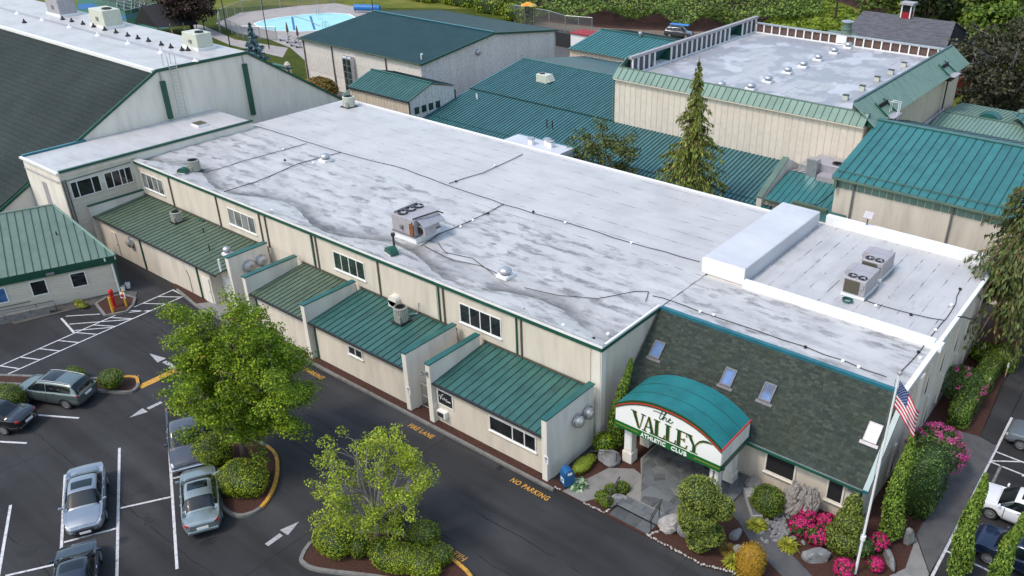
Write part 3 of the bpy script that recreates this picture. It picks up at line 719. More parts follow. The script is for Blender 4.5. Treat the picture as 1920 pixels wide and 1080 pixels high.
MB().box(-8.0, -7.9, WYE + .12, WYE + .24, .1, 2.4).build('downspout', 'green_trim', wing)

# ================================================================== ENTRANCE CANOPY
CX0, CX1, CYF, CYB = -20.22, -13.97, 30.05, 32.9
can = thing('entrance_canopy', 'barrel topped teal entrance canopy with big green and white lettered sign on four columns', 'canopy', (CX0, CYF, 0))
NA = 24; Wc = CX1 - CX0; R_ = 1.02; zt = 3.90
def arch(i, off=0.0):
    a = i / NA; return CX0 - off + (Wc + 2 * off) * a, zt + off + R_ * (1 - abs(2 * a - 1) ** 2.3)
m = MB()
for i in range(NA):
    (xa, za), (xb, zb) = arch(i), arch(i + 1)
    m.quad((xa, CYF - .02, za), (xb, CYF - .02, zb), (xb, CYB + .1, zb), (xa, CYB + .1, za))
m.build('canopy_roof', 'canopy_teal', can, smooth=True)
for y_ in (31.0, 31.95):
    m = MB()
    for i in range(NA):
        (xa, za), (xb, zb) = arch(i, .015), arch(i + 1, .015)
        m.quad((xa, y_, za), (xb, y_, zb), (xb, y_ + .05, zb), (xa, y_ + .05, za))
    m.build('roof_seam', 'teal_trim', can)
m = MB(); m.prism([(CX0, CYB, 2.8)] + [(arch(i)[0], CYB, arch(i)[1] - .012) for i in range(NA + 1)] + [(CX1, CYB, 2.8)], (0, .06, 0)); m.build('rear_panel', 'stucco_white', can)
MB().box(CX0 + .06, CX1 - .06, CYB + .061, WYE + .2, 2.6, 3.0).build('link_roof', 'green_trim', can)
def arch_band(o0, o1, y, mat, name, d=.05):
    m = MB()
    for i in range(NA):
        (xa, za), (xb, zb) = arch(i), arch(i + 1)
        m.prism([(xa, y, za + o0), (xb, y, zb + o0), (xb, y, zb + o1), (xa, y, za + o1)], (0, -d, 0))
    m.build(name, mat, can)
arch_band(-.08, .05, CYF - .025, 'letter_green', 'arch_trim'); arch_band(-.15, -.081, CYF - .025, 'sign_red', 'arch_stripe', .06); arch_band(-.23, -.151, CYF - .025, 'letter_green', 'arch_trim')
ZB = 2.50
m = MB(); pl = [(CX0, CYF, ZB + .40)] + [(arch(i)[0], CYF, arch(i)[1] - .20) for i in range(NA + 1)] + [(CX1, CYF, ZB + .40)]
m.prism(pl, (0, -.03, 0)); sgn = m.build('sign_face', 'sign_white', can)
MB().box(CX0, CX1, CYF - .05, CYF + .1, ZB, ZB + .40).build('sign_band', 'sign_green', can)
m = MB(); m.box(CX0 + .02, CX0 + 1.45, CYF - .058, CYF - .051, ZB + .20, ZB + .225); m.box(CX1 - 1.45, CX1 - .02, CYF - .058, CYF - .051, ZB + .20, ZB + .225); m.build('sign_pinstripe', 'sign_gold', can)
MB().box(CX1 - .02, CX1 + .02, CYF + .0, CYB + .05, ZB + .4, zt - .05).build('side_panel', 'stucco_white', can); MB().box(CX0 - .02, CX0 + .02, CYF, CYB + .05, ZB + .4, zt - .05).build('side_panel', 'stucco_white', can)
MB().box(CX1 - .02, CX1 + .03, CYF + .1, CYB + .3, ZB, ZB + .395).build('side_band', 'green_trim', can); MB().box(CX0 - .03, CX0 + .02, CYF + .1, CYB + .3, ZB, ZB + .395).build('side_band', 'green_trim', can)
m = MB(); m.box(CX1 + .0, CX1 + .06, CYF - .06, CYB + .1, zt - .045, zt + .04); m.build('side_stripe', 'sign_red', can)
MB().box(CX0 + .05, CX1 - .05, CYF + .11, CYB - .01, ZB + .1, ZB + .18).build('soffit', 'stucco_white', can)
# serif letters
GL = {'V': [[(0, 1), (.26, 1), (.58, .0), (.46, 0)], [(.76, 1), (.84, 1), (.60, .08), (.56, .0)], [(-.07, .955), (.33, .955), (.33, 1.01), (-.07, 1.01)], [(.66, .955), (.96, .955), (.96, 1.01), (.66, 1.01)]],
      'A': [[(.12, 0), (.20, 0), (.46, .92), (.42, 1)], [(.40, 1), (.52, 1), (.86, 0), (.64, 0)], [(.24, .30), (.70, .30), (.68, .36), (.26, .36)], [(.02, -.01), (.32, -.01), (.32, .045), (.02, .045)], [(.54, -.01), (.94, -.01), (.94, .045), (.54, .045)]],
      'L': [[(.1, 0), (.32, 0), (.32, 1), (.1, 1)], [(.0, .955), (.42, .955), (.42, 1.01), (0, 1.01)], [(0, -.01), (.74, -.01), (.74, .05), (0, .05)], [(.68, .0), (.76, .0), (.80, .28), (.76, .28)]],
      'E': [[(.1, 0), (.32, 0), (.32, 1), (.1, 1)], [(.0, .95), (.72, .95), (.72, 1.01), (0, 1.01)], [(0, -.01), (.74, -.01), (.74, .05), (0, .05)], [(.32, .48), (.58, .48), (.58, .54), (.32, .54)], [(.55, .40), (.60, .40), (.60, .63), (.55, .63)], [(.66, .0), (.74, .0), (.80, .26), (.76, .26)], [(.68, 1), (.72, 1), (.74, .76), (.70, .76)]],
      'Y': [[(.0, 1), (.24, 1), (.56, .42), (.40, .42)], [(.40, 0), (.60, 0), (.60, .46), (.40, .46)], [(-.06, .955), (.34, .955), (.34, 1.01), (-.06, 1.01)], [(.26, -.01), (.74, -.01), (.74, .045), (.26, .045)]]}
lx, lz, LH = CX0 + 1.02, ZB + .50, .98
for ch, adv in (('V', .74), ('A', .80), ('L', .76), ('L', .76), ('E', .74), ('Y', .8)):
    for dx, dz, y_, mt, nm in ((.03, -.025, CYF - .032, 'sign_gold', 'letter_edge'), (0, 0, CYF - .045, 'letter_green', 'letter')):
        m = MB()
        for k, P in enumerate(GL[ch]): m.prism([(lx + x_ * LH * .88 + dx, y_ - k * .0012, lz + z_ * LH + dz) for x_, z_ in P], (0, -.012, 0))
        if ch == 'Y':
            pts = [(.50, .40), (.62, .62), (.80, .86), (1.05, 1.02), (1.35, 1.08), (1.62, 1.02)]
            wd = [.10, .10, .11, .12, .12, .03]
            for k in range(5):
                (xa, za), (xb, zb) = pts[k], pts[k + 1]
                m.prism([(lx + x_ * LH * .88 + dx, y_ - .012 - k * .001, lz + z_ * LH + dz) for x_, z_ in ((xa, za - wd[k]), (xb + .01, zb - wd[k + 1]), (xb + .01, zb), (xa, za))], (0, -.012, 0))
        m.build(nm, mt, sgn)
    lx += adv * LH * .88
def script(pts, r, ox=CX0 + 2.42, oz=ZB + 1.62, y_=CYF - .05):
    m.tube([(ox + x_, y_, oz + z_) for x_, z_ in pts], r, 5)
m = MB()
script([(-.15, .34), (.0, .38), (.5, .40)], .022); script([(.42, .62), (.30, .30), (.22, .06), (.30, .0), (.40, .10)], .026)
script([(.40, .10), (.62, .52), (.60, .60), (.52, .40), (.44, .02), (.56, .26), (.64, .24), (.62, .06), (.70, .03), (.78, .14)], .024)
script([(.78, .14), (.90, .24), (.86, .32), (.78, .2), (.80, .04), (.92, .04), (1.04, .18)], .024)
m.build('script_lettering', 'letter_green', sgn)
for key_, xa_, wd_ in (('ac', CX0 + 1.62, 1.52), ('cl', CX0 + 3.45, .92)):
    o = text_obj('sign_lettering', key_, 'sign_white', frame_m((xa_, CYF - .066, ZB + .085), (1, 0, 0), (0, 0, 1)), can)
    dm = [max(v.co[i] for v in o.data.vertices) - min(v.co[i] for v in o.data.vertices) for i in (0, 1)]; o.scale = (wd_ / dm[0], .25 / dm[1], 1)
for cx, cy in ((-19.62, 30.62), (-14.45, 30.62), (-19.62, 32.35), (-14.45, 32.35)):
    m = MB(); m.box(cx - .30, cx + .30, cy - .30, cy + .30, .0, .75); m.prism([(cx - .30, cy - .30, .751), (cx + .30, cy - .30, .751), (cx + .30, cy + .30, .751), (cx - .30, cy + .30, .751)], (0, 0, .04))
    m.box(cx - .24, cx + .24, cy - .24, cy + .24, .79, ZB + .06); c_ = m.build('column', 'stucco_white', can, bevel=.015)
    MB().box(cx - .17, cx + .17, cy - .255, cy - .242, .95, 2.35).build('column_panel', 'white_paint', c_)
m = MB()
for k in range(5): m.box(-14.50, -14.40, 30.352, 30.362, 1.45 + k * .14, 1.55 + k * .14)
m.build('address_numbers', 'dark_metal', can)

# ================================================================== LEFT ANNEX (two windows) AND BIG GABLE HALL
AX0, AX1, AY0, AY1, AZ = -74.45, -68.5, 25.2, 42.0, 6.8
an = thing('annex', 'pale two storey annex with white roof and two wide dark windows, left of the hall', 'building', (AX0, AY0, 0))
MB().box(AX0, AX1, AY0, AY1, 0, AZ - .1).build('wall', 'stucco_white', an)
for k in range(24): MB().box(AX1 + .004, AX1 + .03, AY0 + .1, 30.7, .1 + k * .21, .30 + k * .21).build('siding_board', 'lap_siding', an)
MB().box(AX0 - .1, AX1 + .05, AY0 - .1, AY1, AZ - .098, AZ).build('roof', 'roof_annex', an)
MB().box(AX1 - .1, AX1 + .14, AY0 + .05, AY1, AZ + .002, AZ + .16).build('roof_edge_trim', 'green_trim', an)
MB().box(AX0 - .14, AX0 + .12, AY0 + .05, 30.2, AZ + .002, AZ + .17).build('roof_edge_trim', 'blue_trim', an)
MB().box(AX0 - .1, AX1 + .1, AY0 - .16, AY0 + .04, AZ - .1, AZ + .06).build('roof_edging', 'white_paint', an)
MB().box(AX1 + .004, AX1 + .16, AY0, 31.0, AZ - .35, AZ - .1).build('fascia', 'stucco', an)
for a, b, ws in ((25.75, 28.0, [.75, 1.6, .9]), (28.35, 30.55, [.9, .9, .6, .8])):
    window(an, (AX1 + .032, a, 4.55), (0, b - a, 0), 1.35, len(ws), 'glass_dark', fw=.06, widths=ws)
MB().tube([(AX1 + .12, AY0 - .05, 6.1), (AX1 + .12, 30.6, 6.2)], .045, 6).build('pipe', 'gutter_grey', an)
MB().tube([(AX0 + .2, AY0 - .08, 6.0), (AX1 - .2, AY0 - .08, 6.05)], .05, 6).build('pipe', 'unit_mauve', an)
for k in range(3): MB().tube([(AX1 + .07, AY0 + .1 + k * .12, 6.2), (AX1 + .07, AY0 + .1 + k * .12, .2)], .045, 6).build('downspout', 'downspout_brown' if k != 1 else 'unit_mauve', an)
MB().box(-72.0, -71.2, AY0 - .02, AY0 - .003, 2.6, 5.4).build('blocked_doorway', 'unit_mauve', an)
m = MB().box(-71.7, -70.5, 38.0, 39.0, AZ + .003, AZ + .20); h_ = m.build('roof_hatch', 'white_paint', an)
MB().box(-71.65, -70.55, 38.05, 38.95, AZ + .203, AZ + .225).build('hatch_grille', 'coil_brown', h_)

GXe, GY0, GZ = -74.6, 24.9, 11.12
gb = thing('gable_hall', 'very large gabled hall at left with charcoal shingle slope and white flat ridge', 'building', (GXe, 37.5, 0))
pr = [(22.2, 2.75), (37.5, GZ), (46.4, GZ), (62.0, .9)]
MB().prism([(GXe, 22.2, 0)] + [(GXe, a, b) for a, b in pr] + [(GXe, 62.0, 0)], (-75, 0, 0)).build('wall', 'stucco_white', gb)
m = MB(); (ya, za), (yb, zb) = pr[0], pr[1]
m.prism([(GXe - .02, ya - .5, za - .12), (GXe - .02, yb, zb + .06), (GXe - .02, yb, zb + .16), (GXe - .02, ya - .5, za + .1)], (-75, 0, 0)); m.build('front_slope', 'shingle_far', gb)
m = MB(); (ya, za), (yb, zb) = pr[2], pr[3]
m.prism([(GXe - .02, ya, za + .16), (GXe - .02, yb, zb + .16), (GXe - .02, yb, zb + .04), (GXe - .02, ya, za + .04)], (-75, 0, 0)); m.build('rear_slope', 'shingle_far', gb)
m = MB(); m.box(GXe - 75, GXe - .02, 37.45, 46.45, GZ + .165, GZ + .22); m.build('flat_ridge_roof', 'roof_gable', gb)
MB().box(GXe - 75, GXe - .02, 37.1, 37.449, GZ + .0, GZ + .24).build('ridge_edging', 'white_paint', gb)
MB().box(GXe - 75, GXe - .1, 41.4, 41.9, GZ + .224, GZ + .235).build('walkway_strip', 'unit_mauve', gb)
def along(p, q, off): return
for nm, (a, b) in (('rake_trim', (0, 1)), ('rake_trim', (1, 2)), ('rake_trim', (2, 3))):
    (ya, za), (yb, zb) = pr[a], pr[b]
    MB().prism([(GXe + .005, ya, za + .0), (GXe + .005, yb, zb + .0), (GXe + .005, yb, zb + .26), (GXe + .005, ya, za + .26)], (.14, 0, 0)).build(nm, 'green_trim', gb)
for y_, zb_, zt_ in ((37.75, 6.95, 10.3), (45.9, 5.4, 10.3)):
    MB().box(GXe + .005, GXe + .30, y_ - .18, y_ + .22, zb_, zt_).build('downspout_cover', 'green_trim', gb)
    MB().tube([(GXe + .08, y_, zt_), (GXe + .08, y_, GZ)], .05, 6).build('downspout', 'unit_mauve', gb)
ld = thing('roof_ladder', 'steel caged-top access ladder on the pale gable end wall', 'ladder', (GXe + .2, 38.9, 6.8))
for y_ in (38.6, 39.3):
    pts = [(GXe + .22, y_, 6.85), (GXe + .22, y_, 12.2), (GXe + .1, y_, 12.45), (GXe - .55, y_, 12.4), (GXe - .65, y_, 11.4)]
    MB().tube(pts, .035, 6).build('stringer', 'gal_metal', ld)
me_ = MB().cyl((0, 0, 0), (0, .7, 0), .022, .022, 6).mesh('rung', 'gal_metal')
instances('rung', me_, ld, [Matrix.Translation((GXe + .22, 38.6, 7.1 + k * .32)) for k in range(14)])
# small block and pipes in front of the gable hall, left edge
lb = thing('pipe_block', 'low cream block with pipes below the charcoal roof slope at far left', 'outbuilding', (-76, 22.4, 0))
MB().box(-90, -74.9, 21.3, 22.15, 0, 2.9).build('wall', 'stucco_white', lb)
for k, x_ in enumerate((-76.9, -76.5, -75.9)): MB().tube([(x_, 21.1, 0), (x_, 21.1, 2.2 + .2 * k), (x_ - .3, 21.1, 2.5 + .2 * k)], .10 - .02 * k, 7).build('pipe', 'gutter_grey', lb)
MB().prism([(-75.2, 21.0, 2.0), (-74.5, 22.1, 2.0), (-75.2, 22.1, 3.2)], (0, .0, .12)).build('roof_corner', 'green_trim', lb)

# ================================================================== LEFT OFFICE SHED (turned 21.5 degrees)
a_ = R(21.5); d1 = Vector((math.sin(a_), math.cos(a_), 0)); d2 = Vector((-math.cos(a_), math.sin(a_), 0)); p1 = Vector((-60.1, 23.95, 0))
sh_ = thing('office_shed', 'low office building with sage green seam roof, three square windows and lap siding at left', 'building', p1)
LL = 22.0; q0 = p1 - d1 * LL
MB().prism([q0, p1, p1 + d2 * .3, p1 - d1 * 2.7 + d2 * 7.0, q0 + d2 * 7.0], (0, 0, 2.75)).build('wall', 'lap_siding', sh_)
bd = MB().obox((0, 0, 0), (LL, 0, 0), (0, .03, 0), (0, 0, .205)).mesh('siding_board', 'lap_siding')
bm = frame_m(q0, d1, d2 * -1 if False else -d2)
instances('siding_board', bd, sh_, [frame_m(q0 - d2 * .002 + Vector((0, 0, .02 + k * .215)), d1, -d2) for k in range(11)])
for k, (z_, o_) in enumerate(((2.36, .18), (2.58, .26), (2.80, .34))):
    m = MB(); m.obox(q0 - d2 * (o_) + Vector((0, 0, z_)), d1 * (LL + .15), d2 * (o_ - .04), (0, 0, .2)); m.build('fascia_board', 'green_trim', sh_)
m = MB()
for k, (z_, o_) in enumerate(((2.36, .18), (2.58, .26), (2.80, .34))): m.obox(p1 + d1 * .16 + Vector((0, 0, z_)) - d2 * o_, d2 * .7, d1 * .06, (0, 0, .2))
m.build('end_fascia', 'green_trim', sh_)
rz0 = p1 + d1 * .2 - d2 * .38 + Vector((0, 0, 3.02)); rr = 8.6; rise = 1.75
rr = 7.6; rise = 1.72; hb_ = 2.95; pw = .5; upv = d2 * rr + Vector((0, 0, rise))
seam_roof(sh_, rz0 - d1 * (LL + .05), d1 * (LL + .05 - 3.0), upv, 38, 'seam_sage', rib=.05)
for k in range(6):
    b1 = 3.0 - k * pw; b0 = b1 - pw; f1, f0 = min(1, b1 / hb_), min(1, b0 / hb_); A = rz0 - d1 * b1; B = rz0 - d1 * b0; m = MB()
    m.add([A, B, B + upv * f0, A + upv * f1], [(0, 1, 2, 3)]); m.obox(B, upv * max(.02, f0), d1 * -.034, (0, 0, .05), 1); m.build('roof_panel', ['seam_sage', 'seam_rib'], sh_)
apex = rz0 - d1 * hb_ + upv; lo_ = lambda v: Vector((v.x, v.y, 2.7)); MB().prism([rz0 - Vector((0, 0, .06)), apex - Vector((0, 0, .06)), lo_(apex), lo_(rz0)], d1 * -.05).build('end_wall', 'lap_siding', sh_)
r0_ = rz0 - d1 * (LL + .05) + upv; MB().prism([r0_ - Vector((0, 0, .06)), apex - Vector((0, 0, .06)), lo_(apex), lo_(r0_)], d2 * -.05).build('rear_wall', 'lap_siding', sh_)
MB().obox(rz0 - d1 * (LL + .05) + upv + Vector((0, 0, .01)), d1 * (LL + .05 - hb_), d2 * .25, (0, 0, .08)).build('ridge_cap', 'seam_sage', sh_)
MB().tube([rz0 + Vector((0, 0, .02)), apex + Vector((0, 0, .03))], .09, 6).build('hip_cap', 'seam_pale', sh_)
for k, s_ in enumerate((1.9, 4.35, 6.75, 9.2)):
    o_ = p1 - d1 * (s_ + 1.0) - d2 * .033
    window(sh_, o_ + Vector((0, 0, 1.05)), d1 * 1.0, 1.15, 1, 'glass_sky' if k > 1 else 'glass_dark', fw=.07)
m = MB(); m.tube([p1 - d1 * .15 - d2 * .15 + Vector((0, 0, 2.35)), p1 - d1 * .15 - d2 * .15 + Vector((0, 0, .1))], .06, 6); m.build('downspout', 'white_paint', sh_)
MB().tube([p1 + d1 * .02 - d2 * .1 + Vector((0, 0, 2.35)), p1 + d1 * .02 - d2 * .1 + Vector((0, 0, .1))], .06, 6).build('downspout', 'green_trim', sh_)
MB().obox(p1 - d1 * 4.2 - d2 * .42 + Vector((0, 0, 2.52)), d1 * .5, d2 * .2, (0, 0, .16)).build('flood_light', 'gutter_grey', sh_)
MB().obox(p1 - d1 * .55 - d2 * .40 + Vector((0, 0, 2.72)), d1 * .09, d2 * .06, (0, 0, .22)).build('eave_camera', 'white_paint', sh_)
m = MB(); m.tube([p1 - d1 * 5.6 - d2 * .09 + Vector((0, 0, .78)), p1 - d1 * 14 - d2 * .09 + Vector((0, 0, .78))], .03, 5); m.build('wall_handrail', 'downspout_brown', sh_)
MB().cyl(p1 - d1 * 3.0 + d2 * 3.4 + Vector((0, 0, 3.7)), p1 - d1 * 3.0 + d2 * 3.4 + Vector((0, 0, 4.15)), .05).build('vent_pipe', 'dark_metal', sh_)
m = MB()
rw = thing('retaining_wall', 'long grey block retaining wall with black pipe railing below the office shed', 'wall', q0 - d2 * 1.2)
for k in range(12):
    o_ = p1 - d1 * (4.6 + 1.5 * (k + 1)) - d2 * 1.15
    MB().obox(o_ + Vector((0, 0, 0)), d1 * 1.47, d2 * .35, (0, 0, .30)).build('block', 'kerb_concrete', rw)
    MB().obox(o_ + d1 * .4 + Vector((0, 0, .305)), d1 * 1.47, d2 * .33, (0, 0, .28)).build('block', 'kerb_concrete', rw)
m = MB()
m.tube([p1 - d1 * 4.2 - d2 * .98 + Vector((0, 0, .1)), p1 - d1 * 4.2 - d2 * .98 + Vector((0, 0, .85)), p1 - d1 * 23 - d2 * .98 + Vector((0, 0, 1.45))], .025, 5)
for k in range(8): s_ = 5.3 + k * 2.3; m.tube([p1 - d1 * s_ - d2 * .98 + Vector((0, 0, .55)), p1 - d1 * s_ - d2 * .98 + Vector((0, 0, .87 + (s_ - 4.2) * .032))], .022, 5)
m.build('railing', 'dark_metal', rw)

# ================================================================== LOW TEAL METAL ROOF BEHIND THE HALL
lo = thing('low_metal_wing', 'wide low teal seam-roofed wing in front of the tall cream gym', 'building', (-66.6, 61, 0))
lx0, lx1 = -67.0, -26.4
MB().prism([(lx0, 61.2, 0), (lx0, 61.2, 2.85), (lx0, 77.5, 5.9), (lx0, 90, 4.2), (lx0, 90, 0)], (lx1 - lx0, 0, 0)).build('wall', 'tan_siding', lo)
sl = (4.55 - 3.0) / 7.2
seam_roof(lo, (lx0, 61.0, 3.0), (lx1 - lx0, 0, 0), (0, 7.18, 7.18 * sl), 100, 'seam_blue', rib=.05, ribw=.09)
seam_roof(lo, (lx0 - .15, 68.25, 4.6), (20.2, 0, 0), (0, 9.25, 9.25 * .175), 50, 'seam_blue', rib=.05, ribw=.09)
MB().box(lx0 - .15, -47.2, 77.5, 77.75, 6.2, 6.28).build('ridge_cap', 'teal_trim', lo)
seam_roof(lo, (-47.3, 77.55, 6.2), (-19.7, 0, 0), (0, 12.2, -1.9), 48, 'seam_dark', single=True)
MB().box(lx0 - .02, lx1, 60.84, 60.98, 2.84, 2.99).build('gutter', 'teal_trim', lo)
MB().box(lx0 - .02, lx1, 61.55, 61.60, 3.18, 3.22).build('snow_rail', 'teal_trim', lo)
for k in range(34): MB().box(lx0 + .6 + k * 1.2, lx0 + .64 + k * 1.2, 61.5, 61.65, 3.13, 3.179).build('rail_bracket', 'teal_trim', lo)
MB().box(lx0, -47.3, 68.20, 68.245, 4.55, 4.68).build('step_flashing', 'seam_rib', lo)
for x_, y_ in ((-64.6, 66.8), (-64.2, 66.5), (-52.6, 64.2), (-51.9, 64.2), (-50.3, 68.9)):
    MB().cyl((x_, y_, 3.9), (x_, y_, 4.75), .06).build('vent_pipe', 'white_paint' if x_ < -60 else 'dark_metal', lo)

# ================================================================== SMALL TAN GABLE SHED
tg = thing('tan_gable_shed', 'small tan gabled block with teal roof and four little square windows', 'building', (-67, 59.2, 0))
tx0, tx1 = -76.4, -67.02
prf = [(59.2, 5.05), (62.5, 6.2), (65.9, 5.35)]
MB().prism([(tx0, 59.2, 0)] + [(tx0, a, b) for a, b in prf] + [(tx0, 65.9, 0)], (tx1 - tx0, 0, 0)).build('wall', 'tan_siding', tg)
rib_wall(tg, (tx0, 59.197, 2.0), (tx1 - tx0, 0, 0), (0, 0, 2.95), 20, 'tan_siding')
fa = []
for i in range(14):
    ya, yb = i * 6.7 / 14, (i + 1) * 6.7 / 14
    hz = lambda q: (5.05 + q * 1.15 / 3.3 if q < 3.3 else 6.2 - (q - 3.3) * .25) - 2.2
    fa.append((hz(ya), hz(yb)))
rib_wall(tg, (tx1 + .003, 59.2, 2.1), (0, 6.7, 0), (0, 0, 3), 14, 'weathered_siding', far=fa)
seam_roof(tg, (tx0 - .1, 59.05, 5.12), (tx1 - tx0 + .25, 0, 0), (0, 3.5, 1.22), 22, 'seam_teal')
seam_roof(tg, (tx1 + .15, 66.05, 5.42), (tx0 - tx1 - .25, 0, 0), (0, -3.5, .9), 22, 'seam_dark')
MB().box(tx0 - .1, tx1 + .15, 62.45, 62.62, 6.34, 6.42).build('ridge_cap', 'teal_trim', tg)
MB().box(tx0 - .1, tx1 + .12, 58.93, 59.03, 4.98, 5.12).build('gutter', 'dark_metal', tg)
for y_ in (59.15, 65.9): MB().box(tx1 + .045, tx1 + .14, y_ - .07, y_ + .06, 2, 5.0).build('downspout', 'green_trim', tg)
for k in range(4): window(tg, (tx1 + .045, 59.85 + k * 1.02, 3.55), (0, .62, 0), .72, 1, 'glass_green', 'green_trim', fw=.05)
tl = thing('tan_side_wing', 'tiny green roofed lean-to at the left of the tan gable shed', 'lean-to', (-79.5, 60, 0))
MB().prism([(-79.2, 60.4, 0), (-79.2, 60.4, 3.4), (-79.2, 64, 4.5), (-79.2, 64, 0)], (2.75, 0, 0)).build('wall', 'unit_grey', tl)
seam_roof(tl, (-79.4, 60.2, 3.45), (2.95, 0, 0), (0, 3.9, 1.2), 6, 'seam_sage')

# ================================================================== FAR RIBBED METAL HALL
FW_ = 'far_cream'
fh = thing('ribbed_metal_hall', 'big ribbed metal hall with dark teal low-pitch roof behind the main hall', 'building', (-97.5, 69, 0))
fx0, fx1, fy0, fy1, fz, fr, fry = -97.6, -75.45, 69.0, 94.0, 5.95, 7.5, 81.5
MB().prism([(fx0, fy0, 0), (fx0, fy0, fz), (fx0, fry, fr), (fx0, fy1, fz), (fx0, fy1, 0)], (fx1 - fx0, 0, 0)).build('wall', FW_, fh)
for z0_, z1_ in ((1.9, 3.9), (3.93, 5.9)): rib_wall(fh, (fx0, fy0 - .003, z0_), (fx1 - fx0, 0, 0), (0, 0, z1_ - z0_), 74, FW_, single=True, groove=.05)
hz = lambda y: fz + (fr - fz) * (1 - abs(y - fry) / (fry - fy0))
nn_ = 62; dy = (fy1 - fy0) / nn_
rib_wall(fh, (fx1 + .003, fy0, 0), (0, fy1 - fy0, 0), (0, 0, 6), nn_, 'weathered_siding', far=[(hz(fy0 + i * dy) - .05, hz(fy0 + (i + 1) * dy) - .05) for i in range(nn_)])
seam_roof(fh, (fx0 - .3, fy0 - .25, fz + .0), (fx1 - fx0 + .6, 0, 0), (0, 12.75, 1.58), 74, 'seam_slate', single=True, rib=.015, ribw=.07)
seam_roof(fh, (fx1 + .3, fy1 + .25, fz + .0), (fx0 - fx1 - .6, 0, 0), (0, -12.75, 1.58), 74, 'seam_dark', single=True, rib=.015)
MB().box(fx0 - .3, fx1 + .3, fry - .12, fry + .12, fr + .06, fr + .17).build('ridge_cap', 'blue_trim', fh)
MB().box(fx0 - .25, fx1 + .2, fy0 - .42, fy0 - .27, fz - .2, fz - .02).build('gutter', 'seam_moss', fh)
for x_ in (-97.3, -91.6, -81.5): MB().box(x_, x_ + .14, fy0 - .17, fy0 - .045, 0, fz - .2).build('downspout', 'downspout_brown', fh)
for s_, (ya, za), (yb, zb) in ((1, (fy0 - .3, fz - .04), (fry, fr)), (1, (fry, fr), (fy1 + .3, fz - .04))):
    MB().prism([(fx1 + .31, ya, za - .2), (fx1 + .31, yb, zb - .2), (fx1 + .31, yb, zb + .05), (fx1 + .31, ya, za + .05)], (.08, 0, 0)).build('rake_trim', 'green_trim', fh)
wall_vent(fh, (fx1 + .04, 78.6, 5.55), (1, 0, 0), .36)
for x_ in (-88.9, -88.05):
    d_ = MB(); d_.box(x_, x_ + .72, fy0 - .7, fy0 - .06, .5, 4.7); d_.cyl((x_ + .002, fy0 - .38, 4.7), (x_ + .718, fy0 - .38, 4.7), .32, .32, 14); d_ = d_.build('exhaust_duct', 'gal_metal', fh)
    for k in range(5): MB().box(x_ + .08, x_ + .64, fy0 - .72, fy0 - .702, .65 + k * .82, 1.38 + k * .82).build('duct_panel', 'glass_green', d_)
m = MB(); m.cyl((fx1 - .9, fy0 + 1, fz + .1), (fx1 - .9, fy0 + 1, fz + .75), .07); m.cyl((fx1 - .9, fy0 + 1, fz + .75), (fx1 - .6, fy0 + 1, fz + .8), .07); m.build('vent_pipe', 'white_paint', fh)
yw = thing('yard_wall', 'small cream wall with green coping at the corner of the ribbed hall', 'wall', (-99.9, 69.2, 0))
MB().box(-101.5, -97.8, 66.6, 66.9, 0, 2.3).build('wall_panel', 'stucco', yw); MB().box(-101.6, -97.7, 66.4, 67.1, 2.302, 2.45).build('coping', 'green_trim', yw)
MB().cyl((-97.9, 66.5, 0), (-97.9, 66.5, 2.6), .09).build('post', 'downspout_brown', yw); MB().lathe([(.3, 0), (.42, .25), (.2, .6)], (-98.0, 66.5, 2.6), 10).build('lamp', 'stucco', yw)

# ================================================================== TALL GYM WITH CLERESTORY SCREENS
gy = thing('gym_building', 'tall cream panelled gym with flat grey-white roof behind green mansards', 'building', (-47.3, 68.2, 0))
gx0, gx1, gy0, gy1 = -47.25, -22.25, 68.25, 96.2
MB().box(gx0, gx1, gy0, gy1, 0, 8.9).build('wall', 'cream_siding', gy)
rib_wall(gy, (gx0, gy0 - .003, 4.4), (gx1 - gx0, 0, 0), (0, 0, 4.5), 40, 'cream_siding', groove=.05)
rib_wall(gy, (gx1 + .003, gy0, 3.5), (0, gy1 - gy0, 0), (0, 0, 5.3), 60, 'tan_siding')
MB().box(gx0 + .3, gx1 - 1.0, gy0 + .8, gy1 - .3, 8.905, 8.99).build('roof', 'roof_gym', gy)
seam_roof(gy, (gx0 - .1, gy0 - .35, 8.95), (gx1 - gx0 + .2, 0, 0), (0, .95, .88), 40, 'seam_pale', rib=.05)
MB().box(gx0 - .1, gx1 + .1, gy0 + .62, gy0 + .85, 9.75, 9.9).build('mansard_cap', 'seam_sage', gy)
MB().box(gx0 - .05, gx1 + .05, gy0 + .855, gy0 + .95, 8.9, 9.85).build('parapet_back', 'seam_sage', gy)
MB().box(gx0, gx1 + .06, gy0 - .33, gy0 - .05, 8.82, 8.94).build('soffit', 'cream_siding', gy)
MB().prism([(gx0 - .06, gy0 - .36, 8.9), (gx0 - .06, gy0 + 2.2, 8.9), (gx0 - .06, gy0 + 2.2, 10.55), (gx0 - .06, gy0 + .9, 9.9)], (-.12, 0, 0)).build('end_trim', 'seam_sage', gy)
MB().box(gx0 - .14, gx0 - .05, gy0 - .18, gy0 - .06, 4.5, 8.9).build('downspout', 'seam_sage', gy)
